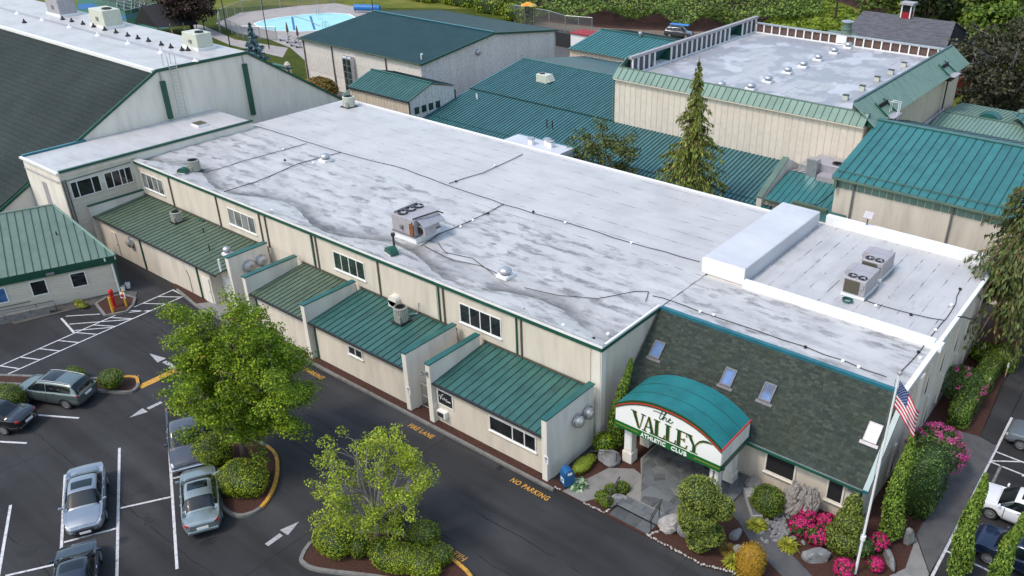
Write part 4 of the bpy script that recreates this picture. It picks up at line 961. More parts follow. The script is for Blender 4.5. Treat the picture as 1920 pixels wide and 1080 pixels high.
# right mansard
seam_roof(gy, (-21.45, gy0 + .2, 8.95), (0, 28.0, 0), (-2.1, 0, 1.62), 70, 'seam_pale', rib=.012, ribw=.025, name='mansard_panel')
MB().box(-23.72, -23.5, gy0 + .9, gy1 + .1, 10.50, 10.66).build('mansard_cap', 'seam_dark', gy)
MB().prism([(-23.55, gy0 + .85, 8.9), (-21.6, gy0 + .15, 8.9), (-23.55, gy0 + .9, 10.5)], (0, .06, 0)).build('end_trim', 'green_trim', gy)
MB().box(-23.8, -23.56, gy0 + .95, gy1, 8.99, 10.5).build('parapet_back', 'sash_grey', gy)
MB().prism([(-21.45, gy1 + .02, 8.9), (-23.6, gy1 + .02, 10.55), (-23.6, gy1 + .02, 8.9)], (0, .06, 0)).build('end_trim', 'seam_sage', gy)
for yc in (71.6, 89.2):
    m = MB(); m.box(-22.6, -21.3, yc, yc + 2.0, 8.55, 9.0); m.box(-22.4, -22.3, yc + .001, yc + 1.999, 9.001, 10.0); m.build('service_notch', 'mat_black', gy)
    MB().box(-22.5, -20.9, yc - .05, yc + 2.05, 9.003, 9.08).build('notch_deck', 'unit_mauve', gy)
    MB().prism([(-21.3, yc - .06, 9.08), (-22.75, yc - .06, 9.08), (-22.75, yc - .06, 10.1)], (0, .06, 0)).build('notch_cheek', 'green_trim', gy)
    MB().prism([(-21.3, yc + 2.0, 9.08), (-22.75, yc + 2.0, 9.08), (-22.75, yc + 2.0, 10.1)], (0, .06, 0)).build('notch_cheek', 'green_trim', gy)
    MB().box(-21.9, -21.78, yc + 1.2, yc + 1.34, 4.2, 8.9).build('downspout', 'dark_metal', gy)
MB().tube([(-22.0, gy0 + 2, 4.9), (-22.0, 90, 4.9), (-21.8, 90.6, 5.3), (-21.5, 91, 4.9)], .22, 8).build('supply_duct', 'unit_mauve', gy)
for y_ in (72.8,):
    m = MB()
    for a in (0, .5): m.tube([(-21.1, y_ + a, 7.6), (-21.1, y_ + a, 10.1), (-21.8, y_ + a, 10.1), (-21.8, y_ + a, 9.1)], .04, 5)
    for k in range(7): m.cyl((-21.1, y_, 7.7 + k * .33), (-21.1, y_ + .5, 7.7 + k * .33), .03, .03, 5)
    m.build('ladder', 'white_frame', gy)
# left screen: mullions standing on the roof, sloped green back
MB().prism([(-48.1, 70.0, 8.9), (-46.9, 70.0, 10.55), (-46.82, 70.0, 10.55), (-48.0, 70.0, 8.8)], (0, 27.2, 0)).build('left_mansard', 'seam_dark', gy)
MB().box(-46.95, -46.55, 70.0, 97.2, 10.45, 10.72).build('screen_header', 'unit_mauve', gy)
for a, b in ((70.2, 74.2), (77.4, 90.0), (93.2, 96.6)):
    n_ = round((b - a) / 1.06)
    for k in range(n_ + 1): y_ = a + (b - a) * k / n_; MB().box(-46.62, -46.48, y_ - .07, y_ + .07, 9.06, 10.44).build('mullion', 'white_paint', gy)
    MB().box(-46.62, -46.44, a, b, 8.99, 9.055).build('screen_sill', 'white_paint', gy)
    MB().box(-46.80, -46.76, a, b, 9.0, 10.44).build('screen_louver', 'sash_grey', gy)
for a, b in ((74.3, 77.3), (90.1, 93.1)):
    MB().box(-47.9, -47.8, a, b, 8.99, 10.0).build('recess_back', 'green_trim', gy); MB().box(-47.79, -46.6, b - .06, b, 8.99, 10.44).build('recess_cheek', 'green_trim', gy)
    MB().box(-47.7, -46.4, a, b, 8.991, 9.06).build('recess_sill', 'white_paint', gy)
# far screen
MB().box(-46.4, -23.8, 96.25, 96.75, 9.98, 10.12).build('screen_header', 'gal_metal', gy); MB().box(-46.4, -23.8, 95.95, 96.25, 8.995, 9.12).build('screen_sill', 'white_paint', gy)
MB().box(-46.4, -23.8, 96.42, 96.46, 9.0, 9.97).build('screen_louver', 'louver_brown', gy); MB().box(-46.4, -23.8, 96.2, 96.24, 9.5, 9.56).build('screen_rail', 'white_paint', gy) if False else None
for k in range(23):
    x_ = -46.3 + k * 1.02; MB().box(x_ - .07, x_ + .07, 96.26, 96.40, 9.121, 9.975).build('mullion', 'white_paint', gy)
MB().box(-36.2, -35.0, 96.1, 96.255, 9.2, 10.0).build('blank_panel', 'white_paint', gy)
gst = thing('roof_stack', 'squat green metal exhaust stack rising above the far screen of the gym', 'chimney', (-35.6, 97.4, 9.5))
MB().lathe([(.75, 0), (.62, .5), (.55, .9), (.66, .95), (.66, 1.1), (.5, 1.15), (.5, 1.7)], (-35.6, 97.4, 9.6), 14).build('stack_body', 'seam_sage', gst)
MB().lathe([(.72, 0), (.72, .08), (.3, .2)], (-35.6, 97.4, 11.35), 14).build('stack_cap', 'gal_metal', gst)
MB().prism([(-38.8, 96.9, 9.6), (-33.6, 96.9, 9.6), (-34.6, 96.9, 10.15), (-37.6, 96.9, 10.15)], (0, .9, 0)).build('stack_saddle', 'seam_sage', gst)
MB().box(-36.4, -34.8, 96.9, 98.2, 0, 9.595).build('stack_base', 'seam_sage', gst)

# ================================================================== TAN WING BEHIND THE LOW ROOF
tw = thing('tan_rear_wing', 'tan panelled wing with bright teal gable roof left of the gym', 'building', (-69.5, 89.8, 0))
tw0, tw1 = -69.5, -48.15
MB().prism([(tw0, 89.8, 0), (tw0, 89.8, 4.92), (tw0, 96.9, 6.2), (tw0, 104, 4.92), (tw0, 104, 0)], (tw1 - tw0, 0, 0)).build('wall', 'tan_siding', tw)
rib_wall(tw, (tw0, 89.797, 3.2), (14.5, 0, 0), (0, 0, 1.7), 24, 'tan_siding', groove=.05)
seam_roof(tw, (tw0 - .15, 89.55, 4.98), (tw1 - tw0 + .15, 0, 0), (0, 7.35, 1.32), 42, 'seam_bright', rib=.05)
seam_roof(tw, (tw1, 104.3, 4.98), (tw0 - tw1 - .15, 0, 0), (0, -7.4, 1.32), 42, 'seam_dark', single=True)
MB().box(tw0 - .15, tw1, 96.8, 97.0, 6.34, 6.42).build('ridge_cap', 'teal_trim', tw)
MB().box(tw0 - .1, tw1, 89.42, 89.54, 4.86, 4.97).build('gutter', 'downspout_brown', tw)
window(tw, (-61.6, 89.75, 4.1), (1.3, 0, 0), .42, 1, 'glass_dark', fw=.07)
MB().lathe([(.14, 0), (.14, .4), (.26, .42), (.2, .6)], (-62.9, 96.4, 6.3), 10).build('vent_pipe', 'gal_metal', tw)

# ================================================================== RIGHT TEAL-ROOFED BLOCK
tb = thing('teal_roof_block', 'cream block with big bright teal seam roof at the right, behind the entrance wing', 'building', (-21.6, 61, 0))
bx0, bx1 = -21.4, 14.0
MB().prism([(bx0, 61.25, 0), (bx0, 61.25, 6.8), (bx0, 70.0, 8.95), (bx0, 78.8, 6.8), (bx0, 78.8, 0)], (bx1 - bx0, 0, 0)).build('wall', 'stucco', tb)
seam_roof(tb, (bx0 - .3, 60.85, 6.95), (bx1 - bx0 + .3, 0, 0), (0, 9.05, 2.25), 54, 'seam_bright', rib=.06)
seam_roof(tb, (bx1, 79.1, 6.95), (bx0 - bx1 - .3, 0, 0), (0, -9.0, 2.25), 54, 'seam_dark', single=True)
MB().box(bx0 - .3, bx1, 69.75, 70.3, 9.19, 9.28).build('ridge_cap', 'teal_trim', tb)
MB().box(bx0 - .2, bx1, 60.72, 60.84, 6.78, 6.93).build('gutter', 'seam_sage', tb)
rib_wall(tb, (bx0, 61.245, 6.05), (bx1 - bx0, 0, 0), (0, 0, .75), 62, 'seam_pale', name='fascia_panel', groove=.05)
MB().box(bx0 - .02, bx0 + .2, 60.8, 61.24, 6.05, 6.9).build('corner_trim', 'seam_sage', tb)
MB().box(bx0 - .2, bx1, 61.58, 61.63, 7.24, 7.29).build('snow_rail', 'seam_moss', tb)
for k in range(30): MB().box(bx0 + k * 1.2, bx0 + .05 + k * 1.2, 61.5, 61.66, 7.14, 7.239).build('rail_bracket', 'seam_moss', tb)
for x_ in (-19.9, -12.55): MB().tube([(x_, 61.1, 6.7), (x_, 61.1, .3)], .075, 6).build('downspout', 'gutter_grey', tb)

# little connector roof between
co = thing('connector_wing', 'small teal hipped connector with raked cap wall left of the bright teal roof', 'lean-to', (-27.4, 60.6, 0))
MB().box(-27.2, -21.45, 61.3, 67.0, 0, 3.6).build('wall', 'stucco', co)
seam_roof(co, (-27.0, 61.0, 3.72), (5.5, 0, 0), (0, 4.4, 1.15), 11, 'seam_bright')
seam_roof(co, (-27.0, 65.5, 4.92), (5.5, 0, 0), (0, 2.5, -.6), 11, 'unit_mauve')
MB().prism([(-27.65, 60.8, 0), (-27.65, 60.8, 3.75), (-27.65, 65.3, 5.9), (-27.65, 68.1, 4.6), (-27.65, 68.1, 0)], (.45, 0, 0)).build('cap_wall', 'stucco_white', co)
MB().prism([(-27.7, 60.75, 3.76), (-27.7, 65.3, 5.93), (-27.7, 65.3, 6.02), (-27.7, 60.75, 3.86)], (.55, 0, 0)).build('wall_cap', 'seam_sage', co)
MB().box(-27.0, -21.5, 60.85, 60.98, 3.58, 3.72).build('gutter', 'seam_moss', co)
MB().prism([(-24.5, 57.2, 3.2), (-20.0, 57.2, 3.2), (-20.0, 60.8, 4.0), (-24.5, 60.8, 4.0)], (0, 0, .12)).build('lower_roof', 'seam_teal', co)
MB().box(-24.4, -20.1, 57.4, 60.8, 0, 3.18).build('lower_wall', 'stucco', co)
MB().tube([(-24.0, 60.6, 4.2), (-22.6, 61.2, 4.2), (-21.6, 61.5, 5.4)], .05, 6).build('cable', 'black_rubber', co)
MB().box(-24.4, -21.5, 60.4, 60.8, 4.05, 4.3).build('green_beam', 'seam_moss', co)

# ================================================================== LOW ROOFS BEHIND THE TEAL BLOCK
lr = thing('sage_roof_wing', 'low pale sage metal roof wing with domed green vents at far right', 'building', (-21, 80, 0))
MB().prism([(-21.5, 79.4, 0), (-21.5, 79.4, 4.2), (-21.5, 89.5, 5.4), (-21.5, 97, 4.6), (-21.5, 97, 0)], (23, 0, 0)).build('wall', 'stucco', lr)
seam_roof(lr, (-21.5, 79.3, 4.25), (23, 0, 0), (0, 10.2, 1.2), 60, 'seam_pale', single=True, rib=.03)
seam_roof(lr, (1.5, 97.2, 4.65), (-23, 0, 0), (0, -7.65, .8), 60, 'seam_pale', single=True, rib=.03)
MB().box(-21.5, 1.5, 89.4, 89.6, 5.46, 5.52).build('ridge_cap', 'seam_sage', lr)
for x_, y_, r_ in ((-17.2, 90.2, 1.25), (-17.9, 81.2, 1.25)):
    m = MB(); n_ = 14
    m.prism([(x_ + r_ * math.cos(math.pi * i / n_), y_, 4.7 + r_ * .9 * math.sin(math.pi * i / n_)) for i in range(n_ + 1)], (0, 1.3, 0)); m.build('domed_vent', 'teal_trim', lr)
m = MB().box(-12.0, -10.9, 93.6, 94.2, 4.9, 6.6); m.build('green_chimney', 'teal_trim', lr)
MB().lathe([(.2, 0), (.2, .8), (.45, .9), (.3, 1.1)], (-14.8, 93.2, 4.9), 10).build('vent_pipe', 'seam_sage', lr)
hr = thing('hip_roof_wing', 'teal seam-roofed wing crossing the pale sage roof at the right edge', 'building', (-13, 82, 0))
MB().prism([(-8.5, 78.6, 0), (-8.5, 78.6, 4.7), (-15.2, 90.6, 6.0), (10, 90.6, 6.0), (10, 78.6, 4.7), (10, 78.6, 0)], (0, .05, 0))
MB().box(-7, 10, 82, 90, 0, 4.9).build('wall', 'stucco', hr)
for i in range(40):
    xa = -15.2 + i * .62; t0 = max(0, min(1, 1 - (xa + 15.2) / 7.0)); t1 = max(0, min(1, 1 - (xa + .62 + 15.2) / 7.0))
    f = lambda x_, s_: (x_, 79.6 + 11 * s_, 5.15 + 1.1 * s_)
    m = MB(); m.quad(f(xa, t0), f(xa + .57, t1), f(xa + .57, 1), f(xa, 1)); m.obox(Vector(f(xa + .57, t1)), Vector(f(xa + .57, 1)) - Vector(f(xa + .57, t1)), (.05, 0, 0), (0, 0, .06), 1); m.build('roof_panel', ['seam_teal', 'seam_rib'], hr)
MB().prism([(-15.3, 90.6, 6.2), (10, 90.6, 6.2), (10, 97.5, 5.3), (-15.3, 92.5, 5.6)], (0, 0, .04)).build('rear_slope', 'seam_pale', hr)

# ================================================================== GREY SHINGLE HOUSE WITH CUPOLA
gh = thing('grey_barn', 'grey shingle roofed barn with red and white ridge cupola beyond the gym', 'building', (-40, 118, 0))
ry, rz_, rx0, rx1 = 130.0, 7.0, -45.4, -32.0
MB().box(-49, -27, 116, 144, 0, 2.2).build('wall', 'barn_red', gh)
m = MB()
m.prism([(rx0, ry, rz_), (rx1, ry, rz_), (rx1 + 1.2, 122.5, 4.0), (rx0 - .4, 122.5, 4.0)], (0, 0, -.12)); m.prism([(rx0 - .4, 122.49, 4.0), (rx1 + 1.2, 122.49, 4.0), (rx1 + 4.5, 113.0, 2.0), (rx0 - 2.2, 113.0, 2.0)], (0, 0, -.12))
m.prism([(rx0, ry + .01, rz_), (rx0 - .4, 137.5, 4.0), (rx1 + 1.2, 137.5, 4.0), (rx1, ry + .01, rz_)], (0, 0, -.12)); m.build('roof', 'shingle_grey', gh)
MB().prism([(rx0 - .45, 122.6, 3.95), (rx0 - 5.5, 119.5, 2.6), (rx0 - 5.0, 137, 2.6), (rx0 - .45, 137, 3.9)], (0, 0, -.12)).build('side_roof', 'shingle_grey', gh)
MB().prism([(rx1 + 1.3, 122.6, 3.9), (rx1 + 5.5, 118.6, 2.0), (rx1 + 5.5, 137, 2.0), (rx1 + 1.3, 137, 3.9)], (0, 0, -.12)).build('side_roof', 'shingle_grey', gh)
MB().prism([(rx1 - .1, ry, rz_ - .2), (rx1 + 1.0, 123, 3.9), (rx1 + 1.0, 137, 3.9)], (-.1, 0, 0)).build('gable_end', 'mat_black', gh)
cu = MB().box(-39.6, -38.3, 129.3, 130.7, 6.6, 7.6).build('cupola', 'barn_red', gh)
m = MB()
for x_, y_ in ((-39.68, 129.22), (-38.38, 129.22), (-39.68, 130.62), (-38.38, 130.62)): m.box(x_, x_ + .16, y_, y_ + .16, 6.8, 8.6)
m.build('cupola_posts', 'white_paint', cu); MB().box(-39.5, -38.4, 129.4, 130.6, 7.62, 8.58).build('cupola_louver', 'mat_black', cu)
MB().prism([(-39.9, 129.0, 8.62), (-38.0, 129.0, 8.62), (-38.0, 131.0, 8.62), (-39.9, 131.0, 8.62)], (0, 0, .3)).build('cupola_roof', 'unit_mauve', cu)

# ================================================================== PAINT ON THE ASPHALT
def paint(pts, w, mat='road_white', z=.008, name='road_marking'):
    P = [Vector((p[0], p[1], 0)) for p in pts]; m = MB()
    for a, b in zip(P[:-1], P[1:]):
        d = (b - a).normalized(); n = Vector((-d.y, d.x, 0)) * w / 2; e = Vector((0, 0, z))
        m.quad(a - n + e, b - n + e, b + n + e, a + n + e)
    return struct(name, m, mat)
for a, b in (((-42.641,11.709,0.000), (-35.410,8.080,-0.000)), ((-42.443,8.971,0.000), (-37.031,6.085,0.000)), ((-42.542,14.556,0.000), (-33.369,9.621,0.000)), ((-41.386,16.734,0.000), (-31.891,11.653,-0.000))): paint([a, b], .13, name='parking_line')
for a, b in (((-37.863,12.155,0.000), (-36.645,14.105,0.000)), ((-37.713,9.346,0.000), (-36.647,11.306,-0.000)), ((-37.687,6.752,0.000), (-36.575,8.478,0.000)), ((-37.869,14.964,0.000), (-36.751,16.939,0.000))): paint([a, b], .12, z=.012, name='parking_line')
for a, b in (((-49.276,13.212,0.000), (-47.026,14.543,0.000)), ((-49.324,10.211,0.000), (-46.987,11.697,0.000))): paint([a, b], .14, name='parking_line')
paint([(-56.374,13.576,0.000), (-57.325,26.375,0.000)], .10, name='parking_line'); paint([(-54.981,13.018,0.000), (-55.832,26.285,0.000)], .10, name='parking_line')
ht, hb = [Vector(q) for q in ((-56.374,13.576,0.000), (-57.325,26.375,0.000))], [Vector(q) for q in ((-54.981,13.018,0.000), (-55.832,26.285,0.000))]
for k in range(11):
    f = k / 10.6 + .05; a = ht[0].lerp(ht[1], f); b = hb[0].lerp(hb[1], min(1, f + .085)); paint([a, b], .09, z=.012, name='hatch_line')
paint([(-59.494,19.375,0.000), (-56.853,18.976,0.000)], .14, name='parking_line')
for a, b in (((-59.563,19.694,0.000), (-57.974,21.294,0.000)), ((-58.251,19.324,0.000), (-55.567,22.213,0.000)), ((-57.106,19.132,0.000), (-55.546,20.865,0.000)), ((-56.953,22.269,0.000), (-55.703,23.710,0.000))): paint([a, b], .09, z=.012, name='hatch_line')
paint([(-47.256,18.280,0.000), (-47.261,20.630,0.000)], .50, 'road_yellow', name='road_marking')
paint([(-47.427,21.816,0.000), (-47.327,23.252,0.000)], .30, 'road_yellow', name='road_marking')
def arrow(tip, tail):
    a, b = Vector(tip), Vector(tail); d = (b - a).normalized(); n = Vector((-d.y, d.x, 0)); e = Vector((0, 0, .008)); L = (b - a).length; m = MB()
    m.poly([a + e, a + d * L * .48 + n * .30 + e, a + d * L * .48 - n * .30 + e]); m.quad(a + d * L * .56 - n * .13 + e, b - n * .13 + e, b + n * .13 + e, a + d * L * .56 + n * .13 + e)
    struct('arrow_marking', m, 'road_arrow')
arrow((-44.778,16.322,0.000), (-44.754,18.249,0.000)); arrow((-29.991,16.943,0.000), (-29.912,15.033,0.000)); arrow((-50.411,20.644,0.000), (-47.486,20.763,0.000))
def ground_text(key, p, d, up=1):
    p = Vector(p); d = Vector(d).normalized(); o = text_obj('painted_words', key, 'road_yellow', frame_m((p.x, p.y, .010), d, Vector((-d.y, d.x, 0)))); o['kind'] = 'structure'; return o
ground_text('np', (-41.75, 25.45, 0), (1, 0, 0)).scale = (.62, .75, 1); ground_text('fl', (-31.5, 25.45, 0), (1, 0, 0)).scale = (.62, .75, 1); ground_text('np', (-23.75, 25.45, 0), (1, 0, 0)).scale = (.62, .75, 1)
ground_text('fl', (-21.7, 20.2, 0), (-1, 0, 0)).scale = (.62, .75, 1); ground_text('fl', (-48.5, 18.95, 0), (-.8, -.6, 0)).scale = (.62, .75, 1)
# right car park lines
paint([(-3.86, 30.5, 0), (-3.88, 37.0, 0), (-3.90, 47.5, 0)], .14, name='parking_line')
for y_, x_ in ((43.6, 3), (42.5, 3), (39.75, 3), (36.95, 3), (36.05, 3), (34.3, 3)): paint([(-3.85, y_, 0), (x_, y_ - .25, 0)], .11, z=.012, name='parking_line')
for (a, b), (c, d) in (((-3.85, 42.6), (-2.4, 43.6)), ((-3.85, 36.0), (-2.4, 36.9)), ((-2.2, 42.3), (-1, 43.3)), ((-2.2, 36.0), (-1, 36.8))): paint([(a, b, 0), (c, d, 0)], .10, z=.016, name='hatch_line')

# ================================================================== KERBS, BEDS, WALKS
def slab(name, pts, z, mat, h=.14, smooth=False):
    m = MB(); P = [Vector((p[0], p[1], z - h)) for p in pts]; m.prism(P, (0, 0, h)); return struct(name, m, mat)
def kerb_run(pts, w=.17, h=.14, mat='kerb_concrete', z0=0.0, closed=False, seg=1.9, yellow=()):
    P = [Vector((p[0], p[1], 0)) for p in pts]
    if closed: P.append(P[0])
    m = {}; n = len(P) - 1; L = []; Rr = []
    for i in range(len(P)):
        if closed and i in (0, n): d = (P[1] - P[0]).normalized() + (P[n] - P[n - 1]).normalized()
        else: d = (P[min(i + 1, n)] - P[i]) + (P[i] - P[max(i - 1, 0)])
        d.normalize(); q = Vector((-d.y, d.x, 0)) * w / 2; L.append(P[i] + q); Rr.append(P[i] - q)
    k = MB()
    for i in range(n):
        b = [Rr[i], Rr[i + 1], L[i + 1], L[i]]; vs = [Vector((p.x, p.y, z0)) for p in b] + [Vector((p.x, p.y, z0 + h)) for p in b]
        k.add(vs, [(4, 5, 6, 7), (0, 1, 5, 4), (2, 3, 7, 6), (1, 2, 6, 5), (3, 0, 4, 7)], 1 if i in yellow else 0)
    return struct('kerb', k, [mat, 'road_yellow'])
kerb_run([(-57.0, 26.45), (-53.6, 25.95), (-51.8, 25.9), (-46, 26.25), (-21.4, 26.25)])
slab('mulch_strip', [(-58, 26.55), (-51.8, 26.0), (-46, 26.34), (-21.4, 26.34), (-21.4, 26.95), (-58, 26.95)], .07, 'mulch', .06)
slab('door_pad', [(-53.9, 26.1), (-51.0, 26.1), (-51.0, 27.74), (-52.74, 27.74)], .10, 'concrete', .09)
slab('alley_floor', [(-32.1, 26.6), (-30.95, 26.6), (-30.95, 31), (-32.1, 31)], .06, 'mulch', .05)
def isle(pts, yellow=()):
    kerb_run(pts, .18, .15, closed=True, yellow=yellow); c = sum((Vector((p[0], p[1], 0)) for p in pts), Vector()) / len(pts)
    slab('island_bed', [c + (Vector((p[0], p[1], 0)) - c) * .97 for p in pts], .11, 'mulch', .1)
def sm(pts, k=3):
    out = []; n = len(pts)
    for i in range(n):
        p0, p1, p2, p3 = [Vector((pts[j % n][0], pts[j % n][1], 0)) for j in (i - 1, i, i + 1, i + 2)]
        for s in range(k):
            t = s / k; out.append(.5 * ((2 * p1) + (p2 - p0) * t + (2 * p0 - 5 * p1 + 4 * p2 - p3) * t * t + (3 * p1 - p0 - 3 * p2 + p3) * t ** 3))
    return out
isle(sm([(-34.364,15.440,-0.000), (-33.290,15.193,0.000), (-32.491,15.468,0.000), (-32.248,16.364,0.000), (-32.972,17.596,0.000), (-34.223,18.752,0.000), (-35.563,19.407,0.000), (-37.421,19.276,0.000), (-38.697,18.186,0.000), (-36.279,16.543,-0.000)]), yellow=range(9, 19))
isle(sm([(-27.885,15.545,0.000), (-27.403,15.330,-0.000), (-26.563,15.519,0.000), (-24.317,16.736,0.000), (-22.037,17.869,0.000), (-20.631,19.166,0.000), (-21.651,19.597,0.000), (-23.853,19.618,0.000), (-26.063,18.916,0.000), (-28.180,16.780,0.000)]), yellow=range(16, 22))
isle(sm([(-50.860,16.460,0.000), (-48.636,18.456,0.000), (-47.772,18.460,0.000), (-47.192,18.045,0.000), (-47.242,17.445,0.000), (-49.158,16.331,0.000), (-53.654,13.673,0.000), (-55.939,12.212,0.000), (-56.702,12.504,0.000), (-53.480,14.822,0.000)]), yellow=range(2, 7))
isle([(-59.464,21.781,0.000), (-57.315,21.331,0.000), (-56.734,22.533,0.000), (-57.266,23.280,0.000), (-58.129,23.904,0.000), (-59.337,23.682,0.000), (-59.831,22.692,0.000)])
slab('gravel_verge', [(-61.100,17.133,0.000), (-59.918,20.847,0.000), (-59.494,21.758,0.000), (-58.360,24.029,0.000), (-59.018,24.546,0.000), (-60.174,23.966,0.000), (-61.410,20.086,0.000), (-62.571,16.730,0.000)], .05, 'verge', .04)

# garden and entrance: bed as one sheet, walks on top of it
slab('garden_bed', [(-21.45, 26.4), (-12.6, 26.4), (-10.5, 27.1), (-6.6, 28.8), (-4.3, 31.6), (-5.2, 34.8), (-5.4, 36.0), (-5.6, 40.8), (-7.8, 41.5), (-7.85, 33.3), (-21.9, 33.3), (-21.9, 30.9), (-21.45, 30.9)], .10, 'mulch', .09)
slab('far_bed', [(-7.8, 43.9), (-6.7, 43.4), (-4.9, 44.4), (-5.6, 56.5), (-7.8, 58)], .10, 'mulch', .09)
slab('side_walk', [(-5.3, 34.4), (-4.0, 32.3), (-3.95, 34), (-3.95, 44.0), (-4.9, 44.3), (-7.8, 43.8), (-7.8, 41.5), (-5.5, 41.0), (-5.3, 36)], .12, 'concrete_dark', .11)
slab('side_walk', [(-4.9, 44.4), (-3.98, 44.1), (-4.1, 60), (-5.4, 60)], .115, 'asphalt', .10)
slab('garden_walk', [(-4.0, 32.2), (-5.25, 34.2), (-5.0, 31.9), (-6.0, 29.8), (-7.2, 28.2), (-5.4, 27.2), (-4.2, 30.0)], .124, 'concrete', .11)
slab('side_path', [(-20.95, 26.42), (-19.62, 26.42), (-18.35, 28.4), (-17.9, 28.9), (-18.2, 29.9), (-19.0, 30.1), (-20.1, 29.35)], .125, 'concrete', .11)
curve = sm([(-13.4, 30.5), (-12.6, 29.9), (-11.3, 28.9), (-9.6, 28.1), (-7.6, 27.3), (-6.2, 26.6), (-6.9, 27.9), (-8.6, 29.0), (-10.3, 29.8), (-11.5, 30.8), (-12.3, 32.0), (-13.6, 32.6)], 3)
slab('garden_walk', curve, .14, 'concrete_dark', .12)
ptio = thing('flagstone_entrance', 'grey flagstone entrance terrace with two slate steps down to the drive', 'terrace', (-16.9, 27, 0))
MB().prism([(-18.1, 28.05, .0), (-15.2, 28.05, .0), (-13.6, 29.6, .0), (-13.4, 33.2, .0), (-19.1, 33.2, .0), (-19.1, 30.9, 0), (-18.2, 29.6, 0)], (0, 0, .24)).build('mortar_bed', 'mortar', ptio)
MB().box(-18.05, -15.75, 26.55, 27.3, 0, .10).build('step_bed', 'mortar', ptio); MB().box(-18.15, -15.6, 27.3, 28.05, 0, .17).build('step_bed', 'mortar', ptio)
for k in range(3): MB().box(-18.05 + k * .77, -18.05 + k * .77 + .755, 26.5, 27.2, .101, .135).build('step_slab', 'slate', ptio)
for r_ in range(2):
    x_ = -18.15
    while x_ < -15.7:
        w = random.uniform(.55, .9); w = min(w, -15.6 - x_); MB().box(x_, x_ + w - .015, 27.24 + r_ * .41, 27.24 + r_ * .41 + .395, .171, .205).build('step_slab', 'slate', ptio); x_ += w
# irregular flagstones: a relaxed point set cut into cells
rng = np.random.default_rng(5); pts = rng.uniform((-19.3, 28.0), (-13.3, 33.3), (110, 2))
def clip(poly, nx, ny, c):
    out = []; n = len(poly)
    for i in range(n):
        a, b = poly[i], poly[(i + 1) % n]; da, db = a[0] * nx + a[1] * ny - c, b[0] * nx + b[1] * ny - c
        if da <= 0: out.append(a)
        if da * db < 0: t_ = da / (da - db); out.append((a[0] + (b[0] - a[0]) * t_, a[1] + (b[1] - a[1]) * t_))
    return out
terr = [(-18.05, 28.1), (-15.25, 28.1), (-13.65, 29.65), (-13.45, 33.1), (-19.0, 33.1), (-19.0, 30.95), (-18.15, 29.6)]
hull_ = [((-1, 0), 19.02), ((1, 0), -13.5), ((0, -1), -28.1), ((0, 1), 33.1), ((.7, -.72), None), ((-.8, -.6), None)]
for i, p in enumerate(pts):
    poly = [(-19.0, 28.1), (-13.5, 28.1), (-13.5, 33.1), (-19.0, 33.1)]
    poly = clip(poly, .7, -.72, .7 * -15.25 - .72 * 28.1); poly = clip(poly, -.85, -.53, -.85 * -18.15 - .53 * 29.6 + .02)
    for j, q in enumerate(pts):
        if i == j or not poly: continue
        dx, dy = q - p; L2 = math.hypot(dx, dy); nx, ny = dx / L2, dy / L2
        poly = clip(poly, nx, ny, nx * (p[0] + q[0]) / 2 + ny * (p[1] + q[1]) / 2 - .014)
    if len(poly) > 2:
        h_ = random.uniform(.252, .262); MB().prism([(a, b, .235) for a, b in poly], (0, 0, h_ - .235)).build('flagstone', 'slate', ptio)
MB().box(-16.0, -15.1, 32.3, 32.95, .27, .30).build('door_mat', 'mat_black', ptio)
# pebble edging along the drive
peb = [MB().lathe([(.045, -.03), (.085, 0), (.07, .04), (.025, .06)], (0, 0, 0), 7).mesh('pebble', 'pebble_white', smooth=True) for _ in range(1)]
edge = thing('pebble_edging', 'row of pale rounded stones edging the garden bed along the drive', 'stone edging', (-16, 26.5, 0))
pm = []
for (a, b), (c, d) in (((-19.5, 26.42), (-18.1, 26.45)), ((-15.75, 26.45), (-12.7, 26.42)), ((-12.7, 26.42), (-10.5, 27.1)), ((-10.5, 27.1), (-9.0, 27.75)), ((-21.4, 26.42), (-20.95, 26.45)), ((-15.7, 26.5), (-15.3, 27.3)), ((-17.9 - .35, 26.6), (-18.3, 28))):
    L_ = math.hypot(c - a, d - b)
    for k in range(int(L_ / .13)):
        t_ = k / (L_ / .13); s_ = random.uniform(.5, .85)
        pm.append(Matrix.Translation((a + (c - a) * t_ + random.uniform(-.03, .03), b + (d - b) * t_ + random.uniform(-.04, .04), .11)) @ Matrix.Rotation(random.uniform(0, 6), 4, 'Z') @ Matrix.Diagonal((s_, s_ * 1.2, s_, 1)))
instances('pebble', peb[0], edge, pm)
for (x0_, y0_, x1_, y1_), lb_ in (((-18.25, 26.7, -18.55, 28.1), 'black loop handrail left of the slate steps'), ((-15.75, 26.7, -15.95, 28.0), 'black loop handrail right of the slate steps')):
    r_ = thing('handrail', lb_, 'handrail', (x0_, y0_, 0), group='handrails at the entrance steps')
    d = Vector((x1_ - x0_, y1_ - y0_, 0)); a = Vector((x0_, y0_, .1))
    MB().tube([a + d * .06, a + d * .06 + Vector((0, 0, .62)), a - d * .05 + Vector((0, 0, .66)), a - d * .10 + Vector((0, 0, .80)), a + Vector((0, 0, .95)), a + d * .9 + Vector((0, 0, 1.12)), a + d + Vector((0, 0, 1.05)), a + d * .97 + Vector((0, 0, .9)), a - d * .02 + Vector((0, 0, .70))], .028, 6).build('rail', 'dark_metal', r_)
    MB().cyl(a + d * .8, a + d * .8 + Vector((0, 0, .95)), .028, .028, 6).build('post', 'dark_metal', r_)
r_ = thing('garden_rail', 'thin black rail beside the dark boulder near the mailbox', 'handrail', (-20.6, 29.0, 0))
